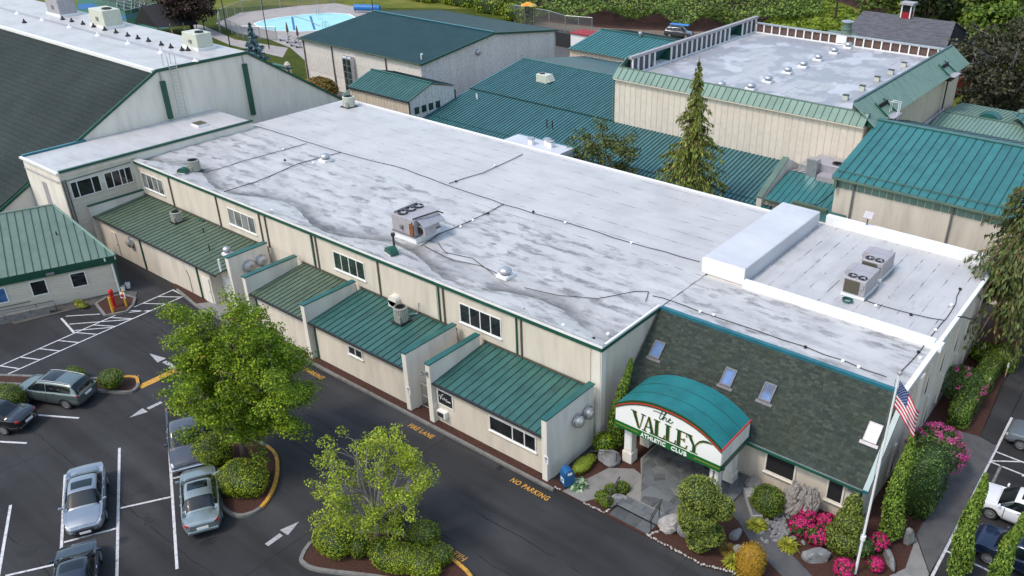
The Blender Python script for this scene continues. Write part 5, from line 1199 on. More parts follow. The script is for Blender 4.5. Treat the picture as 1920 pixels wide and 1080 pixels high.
MB().tube([(-21.2, 29.1, .9), (-20.3, 29.6, .95), (-19.9, 29.75, .95), (-19.9, 29.75, .1)], .02, 5).build('rail', 'dark_metal', r_)
# bench
bn = thing('stone_bench', 'long low grey stone bench at the edge of the round shrub', 'bench', (-12.8, 31.2, 0))
d = Vector((1.05, -1.25, 0)); dn = d.normalized(); n_ = Vector((dn.y * -1, dn.x, 0)) * .5
MB().obox(Vector((-13.45, 31.95, .12)) , dn * 2.1, n_, (0, 0, .34)).build('seat', 'bench_stone', bn)
MB().obox(Vector((-13.45, 31.95, .462)) + dn * .75 + n_ * .04, dn * 1.25, n_ * .92, (0, 0, .05)).build('slab', 'slate', bn)

# ================================================================== MAIL BOX, FLAG POLE, BOLLARDS
mb_ = thing('mailbox', 'blue rounded-top collection mailbox beside the end of the lean-to', 'mailbox', (-21.05, 26.95, 0), rz=R(-25))
m = MB(); prof = [(-.28, 0.28), (.28, .28)]; n_ = 10
poly = [(-.28, .25), (.28, .25), (.28, .95)] + [(.28 * math.cos(math.pi * i / n_), .95 + .28 * math.sin(math.pi * i / n_)) for i in range(1, n_ + 1)]
m.prism([(-.28, y_, z_) for y_, z_ in poly], (.56, 0, 0)); m.build('body', 'blue_plastic', mb_, local=True, bevel=.01)
for x_ in (-.25, .25):
    for y_ in (-.25, .25): MB().box(x_ - .03, x_ + .03, y_ - .03, y_ + .03, 0, .25).build('leg', 'dark_metal', mb_, local=True)
MB().box(-.2, .2, -.30, -.284, .86, 1.08).build('drop_door', 'blue_plastic', mb_, local=True)
MB().box(-.16, .16, -.292, -.283, .42, .70).build('label_panel', 'sign_white', mb_, local=True)
MB().prism([(-.12, -.297, .47), (.02, -.297, .47), (.12, -.297, .64), (-.05, -.297, .64)], (0, .004, 0)).build('emblem', 'blue_plastic', mb_, local=True)
MB().prism([(.285, -.12, .95), (.285, .14, .95), (.285, .14, 1.1), (.285, -.12, 1.1)], (.006, 0, 0)).build('side_label', 'sign_white', mb_, local=True)
fp = thing('flagpole', 'tall white flagpole with gold ball standing in the corner garden bed', 'flagpole', (-6.76, 30.2, 0))
MB().cyl((-6.76, 30.2, 0), (-6.76, 30.2, 11.1), .065, .042, 12).build('pole', 'white_paint', fp)
MB().lathe([(.02, -.1), (.09, -.05), (.11, .02), (.07, .09), (.0, .12)], (-6.76, 30.2, 11.18), 12).build('ball', 'unit_mauve', fp, smooth=True)
MB().cyl((-6.76, 30.2, 2.2), (-6.76, 30.2, 2.45), .12, .12, 12).build('collar', 'white_paint', fp); MB().tube([(-6.84, 30.12, 1.2), (-6.84, 30.12, 10.9)], .012, 4).build('halyard', 'gutter_grey', fp)
# flag: hoist 1.25 m, hanging in a light wind
fl = thing('flag', 'american flag with stars and stripes drooping from the white pole', 'flag', (-6.7, 30.2, 10.7))
top = Vector((-6.69, 30.2, 10.85)); HO = 1.28; LN = 2.15
def fpt(u, v):                                        # u along the fly, v down the hoist
    x = u * 1.15; z = -v * HO - u * 1.25 - .18 * u * u
    w_ = .16 * math.sin(u * 7 + v * 1.5) * u + .06 * math.sin(u * 15 - v * 3) * u
    return top + Vector((x * .86 - w_ * .5, x * .30 + w_ * .86, z + .06 * math.sin(u * 6) * u))
NU, NV = 40, 13
parts = {'red': MB(), 'white': MB(), 'blue': MB()}
for j in range(NV):
    for i in range(NU):
        key = 'blue' if (i < NU * .42 and j < 7) else ('red' if j % 2 == 0 else 'white'); u0, u1, v0, v1 = i / NU, (i + 1) / NU, j / NV, (j + 1) / NV
        parts[key].quad(fpt(u0, v1), fpt(u1, v1), fpt(u1, v0), fpt(u0, v0))
parts['red'].build('red_stripes', 'flag_red', fl, smooth=True); parts['white'].build('white_stripes', 'flag_white', fl, smooth=True); parts['blue'].build('canton', 'flag_blue', fl, smooth=True)
m = MB()
for r_ in range(9):
    for c_ in range(6 if r_ % 2 == 0 else 5):
        u, v = (.035 + c_ * .068 + (0 if r_ % 2 == 0 else .034)), (.05 + r_ * .056)
        for sgn_ in (-1, 1):
            P = [fpt(u + .014 * math.cos(a * .628 + 1.57) * (1 if a % 2 == 0 else .42), v + .022 * math.sin(a * .628 + 1.57) * (1 if a % 2 == 0 else .42)) + Vector((.3, -.9, 0)) * .006 * sgn_ for a in range(10)]; m.poly(P)
st = m.build('stars', 'flag_white', fl); st['kind'] = 'stuff'
bo = thing('yellow_bollard', 'yellow bollard standing beside the red standpipe', 'bollard', (-57.318,21.893,0.000)); b0 = Vector((-57.318,21.893,0.000))
MB().cyl(b0, b0 + Vector((0, 0, 1.25)), .085).build('post', 'yellow_paint', bo); MB().lathe([(.085, 0), (.06, .05), (0, .07)], b0 + Vector((0, 0, 1.25)), 12).build('cap', 'yellow_paint', bo)
bo = thing('sign_bollard', 'short yellow bollard carrying a small white sign near the office corner', 'bollard', (-57.472,22.926,0.000)); b0 = Vector((-57.472,22.926,0.000))
MB().cyl(b0, b0 + Vector((0, 0, 1.35)), .07).build('post', 'yellow_paint', bo)
s_ = MB().obox(b0 + Vector((-.20, -.13, .75)), (.34, .17, 0), (.012, -.02, 0), (0, 0, .48)).build('sign', 'sign_white', bo)
MB().obox(b0 + Vector((-.13, -.135, .85)), (.22, .11, 0), (.012, -.02, 0), (0, 0, .22)).build('sign_emblem', 'lamp_red', bo)
fs = thing('red_standpipe', 'red fire standpipe post next to the yellow bollard', 'standpipe', (-57.972,22.347,0.000)); b0 = Vector((-57.972,22.347,0.000))
MB().lathe([(.16, 0), (.16, .12), (.1, .14), (.1, .6), (.14, .62), (.14, 1.2), (.17, 1.22), (.17, 1.3), (.12, 1.42), (.03, 1.5)], b0 + Vector((0, 0, .05)), 12).build('body', 'red_paint', fs, smooth=False)
MB().cyl(b0 + Vector((-.22, 0, .95)), b0 + Vector((.22, 0, .95)), .06).build('outlet', 'red_paint', fs)
for q_, lb_, rr_ in (((-59.971,24.018,0.000), 'white bucket at the office shed corner', .16), ((-60.178,24.488,0.000), 'second white pail by the dark alley', .18)):
    c_ = Vector(q_); o = thing('bucket', lb_, 'bucket', c_); MB().lathe([(rr_ * .8, .02), (rr_, .42), (rr_ * .9, .42), (rr_ * .75, .1)], c_, 12).build('pail', 'white_paint', o); MB().tube([c_ + Vector((-rr_, 0, .42)), c_ + Vector((0, 0, .56)), c_ + Vector((rr_, 0, .42))], .012, 5).build('handle', 'gutter_grey', o)
def stain(c, r, n=34, mat='oil_stain', sx=1.0, name='oil_stain'):
    m = MB(); c = Vector(c)
    for k in range(n):
        a = random.uniform(0, 6.283); q = r * random.random() ** .8; rr = random.uniform(.04, .16) * (1.2 - q / r); p = c + Vector((math.cos(a) * q * sx, math.sin(a) * q, .0062 + .00002 * k)); m.poly([p + Vector((math.cos(b * .898) * rr * random.uniform(.6, 1.3), math.sin(b * .898) * rr * random.uniform(.6, 1.3), 0)) for b in range(7)])
    struct(name, m, mat)
for q_, r_ in (((-38.223,13.712,0.000), .55), ((-35.911,12.457,-0.000), .75), ((-38.370,8.077,0.000), .6), ((-35.673,11.108,0.000), .3), ((-32.345,13.496,-0.000), .5), ((-52.409,22.129,0.000), .25), ((-24.818,25.900,0.000), .2), ((-33.807,18.421,0.000), .4)): stain(q_, r_)
for (x_, y_), lb_ in (((-3.3, 41.5), 'weathered wheel stop in the empty bay beside the white crossover'),):
    ws = thing('wheel_stop', lb_, 'wheel stop', (x_, y_, 0)); MB().prism([(x_ - .09, y_ - .85, .01), (x_ + .09, y_ - .85, .01), (x_ + .06, y_ - .85, .14), (x_ - .06, y_ - .85, .14)], (0, 1.7, 0)).build('block', 'kerb_concrete', ws)
    for q in (-.55, .55): MB().cyl((x_, y_ + q, .14), (x_, y_ + q, .155), .025).build('pin', 'rust', ws)
for (x_, y_, h_), lb_ in (((-5.3, 51.8, 1.1), 'pale stake by the far end of the clipped hedge'), ((-5.75, 48.8, 1.4), 'pale stake in the middle of the clipped hedge'), ((-5.9, 46.0, 1.5), 'pale stake nearest the side walk in the clipped hedge')):
    p_ = thing('garden_stake', lb_, 'stake', (x_, y_, 0), group='stakes in the hedge'); MB().box(x_ - .04, x_ + .04, y_ - .03, y_ + .03, 0, h_).build('stake', 'wood_post', p_); MB().box(x_ - .05, x_ + .05, y_ - .05, y_ - .032, h_ - .35, h_ - .05).build('tag', 'sign_white', p_)

# ================================================================== ROOFTOP EQUIPMENT
def condenser(label, c, r=.42, h=.85, body='unit_grey', group='round condensers on the roofs', sq=False):
    c = Vector(c); T = thing('condenser', label, 'condenser', c, group=group)
    MB().box(c.x - r * 1.1, c.x + r * 1.1, c.y - r * 1.1, c.y + r * 1.1, c.z, c.z + .08).build('pad', 'dark_metal', T)
    n = 18; m = MB(); m.lathe([(r, .081), (r, h - .08), (r * 1.04, h - .07), (r * 1.04, h), (r * .82, h + .03), (r * .82, h - .05)], c, n); m.build('casing', body, T)
    fin = MB().box(r - .005, r + .02, -.012, .012, .12, h - .1).mesh('fin', 'unit_cream')
    instances('fin', fin, T, [Matrix.Translation(c) @ Matrix.Rotation(6.28318 * k / 22, 4, 'Z') for k in range(22)])
    g = MB()
    for rr in (.25, .5, .75): g.lathe([(r * rr, h + .035), (r * rr + .02, h + .045)], c, 14)
    for k in range(6): a = k * 1.047; g.cyl(c + Vector((0, 0, h + .04)), c + Vector((math.cos(a) * r * .8, math.sin(a) * r * .8, h + .04)), .012, .012, 4)
    g.build('fan_guard', 'dark_metal', T); MB().cyl(c + Vector((0, 0, h - .045)), c + Vector((0, 0, h - .04)), r * .8, r * .8, 16).build('fan_well', 'mat_black', T)
    MB().box(c.x + r * .3, c.x + r * .9, c.y - r * 1.02, c.y - r * .8, c.z + .1, c.z + h * .55).build('access_panel', 'unit_grey', T)
    return T
condenser('grey condenser standing on the mossy lean-to roof at left', (-61.247,29.750,3.250), .40, .78)
condenser('tall round condenser on the middle teal lean-to roof', (-36.247,29.795,3.250), .42, 1.0)
condenser('green-grey condenser at the far left corner of the white roof', (-67.156,51.728,6.200), .55, 1.0, 'unit_cream')
condenser('dark condenser raised on a stand at the left front of the white roof', (-62.509,32.622,6.200), .48, .9, 'unit_grey')
def gooseneck(label, c, s=.5, rz=0):
    T = thing('hooded_vent', label, 'roof vent', c, rz, group='green hooded roof vents'); n = 10
    MB().box(-s * .7, s * .7, -s * .6, s * .6, 0, .22).build('curb', 'white_paint', T, local=True)
    MB().prism([(s * math.cos(math.pi * i / n), -s * .55, .22 + s * .9 * math.sin(math.pi * i / n)) for i in range(n + 1)], (0, s * 1.1, 0)).build('hood', 'green_trim', T, local=True)
    return T
gooseneck('green hooded vent beside the raised dark condenser', (-62.397,31.658,6.200), .42, R(20)); gooseneck('green hooded vent with black flue in front of the triple fan unit', (-38.847,31.743,6.200), .48, R(-15))
tag(MB().cyl((-39.138,32.243,6.300), Vector((-39.138,32.243,6.300)) + Vector((0, 0, 1.0)), .07).lathe([(.08, 0), (.14, .05), (.14, .22), (.08, .25)], Vector((-39.138,32.243,6.300)) + Vector((0, 0, 1.0)), 10).build('flue_pipe', 'dark_metal'), 'thin black flue rising behind the green hooded vent', 'flue')
def mushroom(label, c, r=.38, grp='mushroom vents on the roofs'):
    c = Vector(c); T = thing('mushroom_vent', label, 'roof vent', c, group=grp)
    MB().box(c.x - r * 1.1, c.x + r * 1.1, c.y - r * 1.1, c.y + r * 1.1, c.z, c.z + .2).build('curb', 'white_paint', T)
    MB().lathe([(r * .7, .2), (r * .7, .34), (r * 1.05, .36), (r * 1.1, .44), (r * .95, .56), (r * .5, .64), (.02, .66)], c, 16).build('dome', 'gal_metal', T, smooth=True)
    return T
mushroom('round metal vent at the lap line towards the back left of the white roof', (-56.387,40.433,6.200)); mushroom('round metal vent by the loose cables at the front of the white roof', (-31.252,33.989,6.200))
mushroom('small vent at the right end of the mossy lean-to roof', (-52.873,28.620,3.300), .26)
gv = [(-34.709,75.951,9.000), (-34.739,80.419,9.000), (-34.543,83.677,9.000), (-34.575,87.525,9.000), (-34.518,91.698,9.000), (-34.335,95.210,9.000), (-34.745,72.467,9.000), (-37.204,71.204,9.000)]
for i, q in enumerate(gv): mushroom('gym roof vent in the diagonal row, %s' % ['third from the front', 'fourth from the front', 'fifth from the front', 'third from the back', 'second from the back', 'at the far screen', 'second from the front', 'apart to the left of the row'][i], q, .42, 'round vents on the gym roof')
for i, q in enumerate([(-26.470,74.748,9.000), (-26.504,78.875,9.000), (-26.592,83.033,9.000), (-26.470,86.586,9.000), (-26.505,90.515,9.000)]):
    q = Vector(q); T = thing('roof_box', 'small cream drain box by the right mansard of the gym roof, %s' % ['nearest', 'second nearest', 'middle one', 'second farthest', 'farthest'][i], 'roof box', q, group='drain boxes on the gym roof')
    MB().box(q.x - .25, q.x + .25, q.y - .2, q.y + .2, q.z, q.z + .42).build('box', 'unit_cream', T); MB().box(q.x - .28, q.x + .28, q.y - .23, q.y + .23, q.z + .422, q.z + .47).build('lid', 'dark_metal', T)
# big triple fan unit
bu = thing('rooftop_chiller', 'large weathered three-fan rooftop unit in the middle of the white roof', 'air conditioner', (-40.3, 34.3, 6.2), rz=0)
u0 = Vector((-41.1, 33.9, 6.25)); ux = Vector((2.15, 0, 0)); uy = Vector((0, 2.3, 0))
MB().obox(u0 + Vector((.05, .05, -.1)), ux * .97, uy * .97, (0, 0, .45)).build('curb', 'white_paint', bu)
MB().obox(u0 + Vector((-.05, -.05, .352)), ux * 1.03, uy * 1.03, (0, 0, .08)).build('rail', 'gutter_grey', bu)
b_ = MB().obox(u0 + Vector((0, 0, .435)), ux * .98, uy * .98, (0, 0, 1.15)).build('casing', 'unit_mauve', bu, bevel=.02)
for k in range(3):
    c_ = u0 + Vector((.62, 0.45 + k * .70, 1.59)); f_ = MB().lathe([(.34, 0), (.34, .10), (.31, .10), (.30, .0)], c_, 18).build('fan', 'dark_metal', bu); MB().cyl(c_ + Vector((0, 0, .002)), c_ + Vector((0, 0, .01)), .30, .30, 16).build('fan_well', 'mat_black', f_)
    m = MB()
    for j in range(5): a = j * 1.2566 + k; m.obox(c_ + Vector((0, 0, .03)), (.3 * math.cos(a), .3 * math.sin(a), 0), (-.1 * math.sin(a), .1 * math.cos(a), .02), (0, 0, .01))
    m.build('fan_blades', 'grey_metal', f_)
m = MB(); m.obox(u0 + Vector((.14, .1, 1.588)), (.06, 0, 0), (0, 2.05, 0), (0, 0, .14)); m.build('fan_rail', 'unit_mauve', bu)
MB().prism([u0 + Vector((2.12, .3, 1.5)), u0 + Vector((2.12, 2.15, 1.5)), u0 + Vector((2.75, 2.15, 1.1)), u0 + Vector((2.75, .3, 1.1))], (0, 0, .05)).build('intake_hood', 'grey_metal', bu)
MB().obox(u0 + Vector((2.12, .35, .5)), (.62, 0, 0), (0, .95, 0), (0, 0, .62)).build('blower_box', 'unit_mauve', bu)
MB().cyl(u0 + Vector((2.3, .34, .82)), u0 + Vector((2.3, .30, .82)), .26, .26, 16).build('blower_mouth', 'mat_black', bu)
MB().obox(u0 + Vector((1.75, -.10, .5)), (.34, 0, 0), (0, .095, 0), (0, 0, .8)).build('rusty_valves', 'rust', bu)
MB().obox(u0 + Vector((.85, -.14, .75)), (.22, 0, 0), (0, .13, 0), (0, 0, .25)).build('switch_box', 'gutter_grey', bu)
MB().tube([u0 + Vector((1.9, -.05, 1.2)), u0 + Vector((2.0, .1, 1.65)), u0 + Vector((2.2, .8, 1.7)), u0 + Vector((2.3, 2.0, 1.65)), u0 + Vector((2.35, 2.4, 1.4))], .05, 6).build('pipe', 'dark_metal', bu)
# twin units on the entrance roof
def twin(label, x0, y0):
    T = thing('twin_fan_unit', label, 'air conditioner', (x0, y0, 6.2), group='twin-fan units on the entrance roof')
    z0 = 6.22
    MB().box(x0 - .05, x0 + 1.35, y0, y0 + 2.3, z0, z0 + .2).build('curb', 'white_paint', T)
    MB().box(x0, x0 + 1.3, y0 + .02, y0 + 2.25, z0 + .202, z0 + 1.2).build('casing', 'unit_mauve', T, bevel=.02)
    MB().prism([(x0 - .45, y0 + 1.2, z0 + .85), (x0 - .003, y0 + 1.2, z0 + .5), (x0 - .003, y0 + 1.2, z0 + 1.19), (x0 - .3, y0 + 1.2, z0 + 1.19)], (0, .95, 0)).build('intake_hood', 'unit_mauve', T)
    MB().box(x0 + .05, x0 + .95, y0 - .012, y0 + .017, z0 + .3, z0 + 1.1).build('coil', 'coil_brown', T)
    MB().box(x0 + 1.0, x0 + 1.2, y0 - .06, y0 + .017, z0 + .7, z0 + 1.0).build('label_plate', 'gal_metal', T)
    for k in range(2):
        c_ = Vector((x0 + .34 + k * .60, y0 + .42, z0 + 1.201)); f_ = MB().lathe([(.27, 0), (.27, .05), (.24, .05), (.23, 0)], c_, 18).build('fan', 'dark_metal', T); MB().cyl(c_ + Vector((0, 0, .003)), c_ + Vector((0, 0, .012)), .23, .23, 16).build('fan_well', 'mat_black', f_)
        m = MB()
        for j in range(4): a = j * 1.57 + k; m.obox(c_ + Vector((0, 0, .02)), (.2 * math.cos(a), .2 * math.sin(a), 0), (-.07 * math.sin(a), .07 * math.cos(a), .02), (0, 0, .008))
        m.build('fan_blades', 'grey_metal', f_)
    MB().tube([(x0 + 1.38, y0 + .2, z0 + .1), (x0 + 1.5, y0 + 1.2, z0 + .1), (x0 + 1.45, y0 + 2.1, z0 + .15)], .04, 5).build('pipe', 'gutter_grey', T)
twin('nearer twin-fan unit with tall brown coil on the entrance roof', -14.1, 44.3); twin('rear twin-fan unit with half hidden coil on the entrance roof', -14.15, 47.2)
ho = thing('garden_hose', 'coiled green hose lying beside the nearer twin-fan unit', 'hose', (-13.5, 43.7, 6.2)); m = MB()
m.tube([(-13.5 + (.26 + .015 * k / 12) * math.cos(k * .5236), 43.72 + .26 * math.sin(k * .5236), 6.22 + .004 * k) for k in range(44)], .025, 5); m.build('coil', 'teal_trim', ho)
so = thing('solar_lamp', 'small dark solar panel lamp on the rear white parapet', 'lamp', (-16.2, 53.7, 6.85)); MB().cyl((-16.2, 53.7, 6.85), (-16.2, 53.7, 7.4), .04).build('post', 'dark_metal', so); MB().prism([(-16.5, 53.5, 7.35), (-15.9, 53.5, 7.35), (-15.9, 53.9, 7.7), (-16.5, 53.9, 7.7)], (0, 0, .05)).build('panel', 'grey_metal', so)
MB().box(-48.6, -42.4, 53.14, 55.4, 5.9, 6.28).build('side_roof', 'roof_box', hall); MB().box(-48.5, -42.5, 53.14, 55.3, 0, 5.9).build('side_bay', 'stucco', hall); MB().box(-48.7, -42.3, 55.3, 55.48, 5.85, 6.3).build('fascia', 'blue_trim', hall)
for i, (x_, y_) in enumerate(((-45.9, 53.9), (-44.7, 54.6), (-44.1, 54.3))):
    T = thing('vent_cap', 'white vent cap on the little side roof behind the hall, %s of three' % ['left', 'middle', 'right'][i], 'roof vent', (x_, y_, 6.28), group='vent caps on the side roof'); MB().box(x_ - .22, x_ + .22, y_ - .2, y_ + .2, 6.281, 6.75).build('box', 'white_paint', T); MB().prism([(x_ - .27, y_ - .25, 6.752), (x_ + .27, y_ - .25, 6.752), (x_ + .27, y_ + .25, 6.752), (x_ - .27, y_ + .25, 6.752)], (0, 0, .1)).build('cap', 'gal_metal', T)
# cream units on the gable hall ridge
def ridge_unit(label, c, s=1.0, hood=True, red=False):
    c = Vector(c); T = thing('ridge_unit', label, 'air conditioner', c, group='packaged units on the gable hall'); L, D, H = 3.0 * s, 2.0 * s, 1.9 * s
    MB().box(c.x - L / 2 - .3, c.x + L / 2 + .1, c.y - D / 2 - .1, c.y + D / 2 + .1, c.z, c.z + .25).build('curb', 'white_paint', T)
    MB().box(c.x - L / 2, c.x + L / 2, c.y - D / 2, c.y + D / 2, c.z + .252, c.z + H).build('casing', 'unit_cream' if not red else 'grey_metal', T, bevel=.03)
    if hood: MB().prism([(c.x - L / 2 - .005, c.y - D / 2 + .1, c.z + H * .95), (c.x - L / 2 - .6, c.y - D / 2 + .1, c.z + H * .45), (c.x - L / 2 - .005, c.y - D / 2 + .1, c.z + H * .35)], (0, D * .8, 0)).build('intake_hood', 'unit_cream', T)
    else: MB().box(c.x - L / 2 - .03, c.x - L / 2 - .004, c.y - D / 2 + .15, c.y + D / 2 - .15, c.z + .35, c.z + H - .2).build('coil', 'coil_brown', T)
    MB().lathe([(.5 * s, 0), (.5 * s, .12), (.42 * s, .12), (.4 * s, .02)], c + Vector((L * .2, 0, H)), 16).build('fan', 'dark_metal' if not red else 'rust', T)
    MB().box(c.x - .15, c.x + .25, c.y - D / 2 - .08, c.y - D / 2 - .003, c.z + H * .4, c.z + H * .6).build('switch_box', 'gutter_grey', T)
zr = 11.34
ridge_unit('farthest grey packaged unit with rusty red top on the gable hall', (-105.808,44.350,11.340), .95, False, True); ridge_unit('tall pale green packaged unit in the middle of the gable ridge', (-95.797,44.237,11.340), .95); ridge_unit('nearest pale green packaged unit on the gable hall ridge', (-79.259,44.513,11.340), .80)
for i, q in enumerate([(118, 37), (135, 41), (156, 46), (176, 51), (197, 57), (204, 51), (218, 62), (240, 68), (259, 73), (279, 78), (303, 85), (321, 90), (342, 95), (353, 95), (377, 91), (46, 43)]):
    pass
ORD_ = ['first', 'second', 'third', 'fourth', 'fifth', 'sixth', 'seventh', 'eighth', 'ninth', 'tenth', 'eleventh', 'twelfth', 'thirteenth', 'fourteenth']
bt = [(-102.802,42.887,11.340), (-100.904,42.942,11.340), (-98.596,43.001,11.340), (-96.387,43.024,11.340), (-93.931,42.947,11.340), (-91.797,43.004,11.340), (-89.432,42.964,11.340), (-87.486,42.953,11.340), (-85.546,42.974,11.340), (-83.060,42.876,11.340), (-81.300,42.835,11.340), (-79.466,42.889,11.340), (-79.047,43.233,11.340), (-104.089,39.529,11.340)]
m0 = MB().lathe([(.26, 0), (.22, .12), (.12, .2), (.05, .42)], (0, 0, 0), 8).mesh('boot', 'black_rubber')
for i, q in enumerate(bt):
    o = put(bpy.data.objects.new('pipe_boot', m0)); o.location = q; tag(o, 'little black pipe boot on the gable hall ridge, %s from the left' % ORD_[sorted(b[0] for b in bt).index(q[0])], 'pipe boot', 'black pipe boots on the gable ridge')
m1 = MB().lathe([(.3, 0), (.22, .12), (.10, .2), (.08, .34)], (0, 0, 0), 8).mesh('white_boot', 'white_paint')
for j_, q in enumerate([(-109.908,41.316,11.340), (-104.132,41.388,11.340), (-97.986,41.335,11.340), (-91.926,41.227,11.340), (-86.132,41.255,11.340), (-80.169,41.174,11.340), (-74.679,41.329,11.340)]):
    o = put(bpy.data.objects.new('white_boot', m1)); o.location = q; tag(o, 'little white pipe boot along the grey strip of the gable ridge, %s from the left' % ORD_[j_], 'pipe boot', 'white pipe boots on the gable ridge')
# cables lying on the white roof
def cable(label, pts, r=.018, z=.05, group='cables on the white roofs', mat='black_rubber'):
    P = []
    for i in range(len(pts) - 1):
        a, b = Vector(pts[i]), Vector(pts[i + 1]); n = max(2, int((b - a).length / 1.2))
        for k in range(n): q = a.lerp(b, k / n); P.append((q.x + random.uniform(-.07, .07), q.y + random.uniform(-.07, .07), q.z + z))
    P.append(Vector(pts[-1]) + Vector((0, 0, z)))
    tag(MB().tube(P, r, 5).build('cable', mat), label, 'cable', group)
cable('long dark cable running lengthwise down the middle of the white roof', [(-68.888,42.419,6.220), (-56.918,42.436,6.220), (-49.824,43.006,6.220), (-44.073,42.542,6.220), (-38.838,42.388,6.220), (-33.346,42.558,6.220), (-28.039,42.615,6.220), (-22.878,42.915,6.220)], .024)
cable('dark cable crossing the white roof from the middle line to its left front edge', [(-56.918,42.436,6.220), (-57.430,38.576,6.220), (-56.624,34.094,6.220), (-56.702,30.999,6.220)], .03)
cable('dark cable crossing the left end of the white roof beyond the raised condenser', [(-61.078,42.122,6.220), (-61.403,37.381,6.220), (-61.380,32.838,6.220)], .025)
cable('dark cable from the middle line to the back edge of the white roof', [(-44.939,42.847,6.220), (-44.440,46.176,6.220), (-44.836,51.482,6.220)], .03)
cable('pair of cables from the middle line down to the triple fan unit', [(-38.838,42.388,6.220), (-38.648,39.120,6.220), (-38.753,35.881,6.220), (-38.393,33.843,6.220)], .03)
cable('loose cable looping from the triple fan unit to the front vent', [(-38.257,33.948,6.220), (-35.215,33.543,6.220), (-33.386,34.017,6.220), (-31.255,33.848,6.220)], .022); cable('slack cable beside the front vent', [(-37.988,34.881,6.220), (-36.431,34.058,6.220), (-34.555,34.535,6.220), (-32.003,33.716,6.220)], .022)
cable('black cable curving along the right front corner of the white roof', [(-29.302,33.540,6.220), (-27.109,34.069,6.220), (-25.158,35.086,6.220), (-23.917,37.111,6.220), (-23.258,37.536,6.220), (-22.778,36.519,6.220)], .022)
cable('cable running along the ridge of the entrance wing front terrace', [(-22.780,37.374,6.200), (-21.576,37.492,6.200), (-19.706,37.443,6.200), (-16.120,37.472,6.200), (-13.351,37.535,6.200), (-11.258,37.453,6.200), (-8.945,37.384,6.200)], .022)
cable('cable along the right edge of both entrance roofs', [(-8.477,38.222,6.200), (-8.372,40.827,6.200), (-8.374,43.568,6.200), (-8.310,45.306,6.200), (-8.440,47.301,6.200), (-8.666,49.186,6.200)], .022); cable('cable from the nearer twin-fan unit to the right roof edge', [(-12.847,44.466,6.200), (-11.493,44.392,6.200), (-9.726,44.594,6.200), (-8.292,44.945,6.200)], .022)
mk = MB().lathe([(.10, 0), (.10, .09), (.03, .14)], (0, 0, 0), 8).mesh('cable_clip', 'white_paint'); mk2 = MB().lathe([(.09, 0), (.09, .1)], (0, 0, 0), 8).mesh('cable_clip', 'black_rubber')
ck = [(-58.986,38.400,6.240), (-56.653,39.436,6.240), (-61.265,39.953,6.240), (-44.739,43.510,6.240), (-44.791,47.999,6.240), (-38.576,38.885,6.240), (-38.588,40.418,6.240), (-38.484,37.582,6.240), (-50.821,31.408,6.300), (-36.258,42.602,6.240), (-33.318,42.522,6.240), (-27.858,42.597,6.240), (-22.633,31.285,6.300), (-22.312,32.153,6.300), (-24.772,31.393,6.300), (-27.584,31.382,6.300), (-19.666,37.430,6.220), (-18.858,37.519,6.220), (-13.340,37.504,6.220), (-11.249,37.422,6.220), (-10.387,37.395,6.220), (-8.415,40.688,6.220), (-8.391,43.513,6.220), (-11.990,44.201,6.220), (-10.026,44.395,6.220), (-8.525,46.952,6.220), (-8.165,40.167,6.220), (-8.698,49.284,6.220)]
def ORD2(n): return ORD_[n] if n < 14 else 'right half, ' + ORD_[n - 14]
for i, q in enumerate(ck):
    o = put(bpy.data.objects.new('cable_clip', mk if i % 3 else mk2)); o.location = q; tag(o, ('small %s clip holding the roof cables, %s from the left' % ('white' if i % 3 else 'black', ORD2(sorted(b[0] for b in ck).index(q[0])))), 'cable clip', 'clips along the roof cables')
mo = thing('roof_strap', 'crumpled dark strap near the right edge of the entrance roof', 'strap', (-7.883,45.861,6.200)); q = Vector((-7.866,45.765,6.250)); MB().tube([q, q + Vector((.3, .1, .06)), q + Vector((.6, .15, .02)), q + Vector((.9, .3, .05))], .05, 5).build('strap', 'black_rubber', mo)

# packaged unit on the low teal roof and sheet-metal air handler by the connector
ru = thing('packaged_unit', 'white packaged unit on green legs standing on the low teal roof', 'air conditioner', (-60.060,73.085,5.200)); q = Vector((-60.256,73.321,5.000))
MB().box(q.x - .75, q.x + .75, q.y - .5, q.y + .5, q.z - .3, q.z + .35).build('stand', 'green_trim', ru); MB().box(q.x - .85, q.x + .7, q.y - .55, q.y + .55, q.z + .36, q.z + 1.25).build('casing', 'unit_cream', ru, bevel=.03); MB().lathe([(.3, 0), (.3, .06), (.24, .06), (.22, 0)], (q.x - .35, q.y, q.z + 1.25), 14).build('fan', 'dark_metal', ru)
MB().prism([(q.x + .71, q.y - .5, q.z + 1.2), (q.x + 1.1, q.y - .5, q.z + .6), (q.x + .71, q.y - .5, q.z + .5)], (0, 1.0, 0)).build('intake_hood', 'unit_cream', ru)
ah = thing('air_handler', 'bulky grey sheet-metal air handler with ducts between gym wall and connector roof', 'air conditioner', (-24.6, 66.6, 4.5))
MB().box(-25.6, -22.6, 65.9, 68.0, 4.3, 5.9).build('casing', 'grey_metal', ah, bevel=.03); MB().box(-26.6, -25.61, 66.2, 67.8, 4.5, 5.3).build('duct', 'gal_metal', ah); MB().box(-25.5, -24.6, 65.2, 65.89, 4.6, 6.3).build('duct', 'gal_metal', ah); MB().lathe([(.42, 0), (.42, .1), (.32, .1), (.3, 0)], (-23.4, 66.6, 5.9), 16).build('fan', 'dark_metal', ah); MB().box(-24.4, -22.7, 64.9, 65.89, 4.4, 5.2).build('housing', 'unit_mauve', ah)

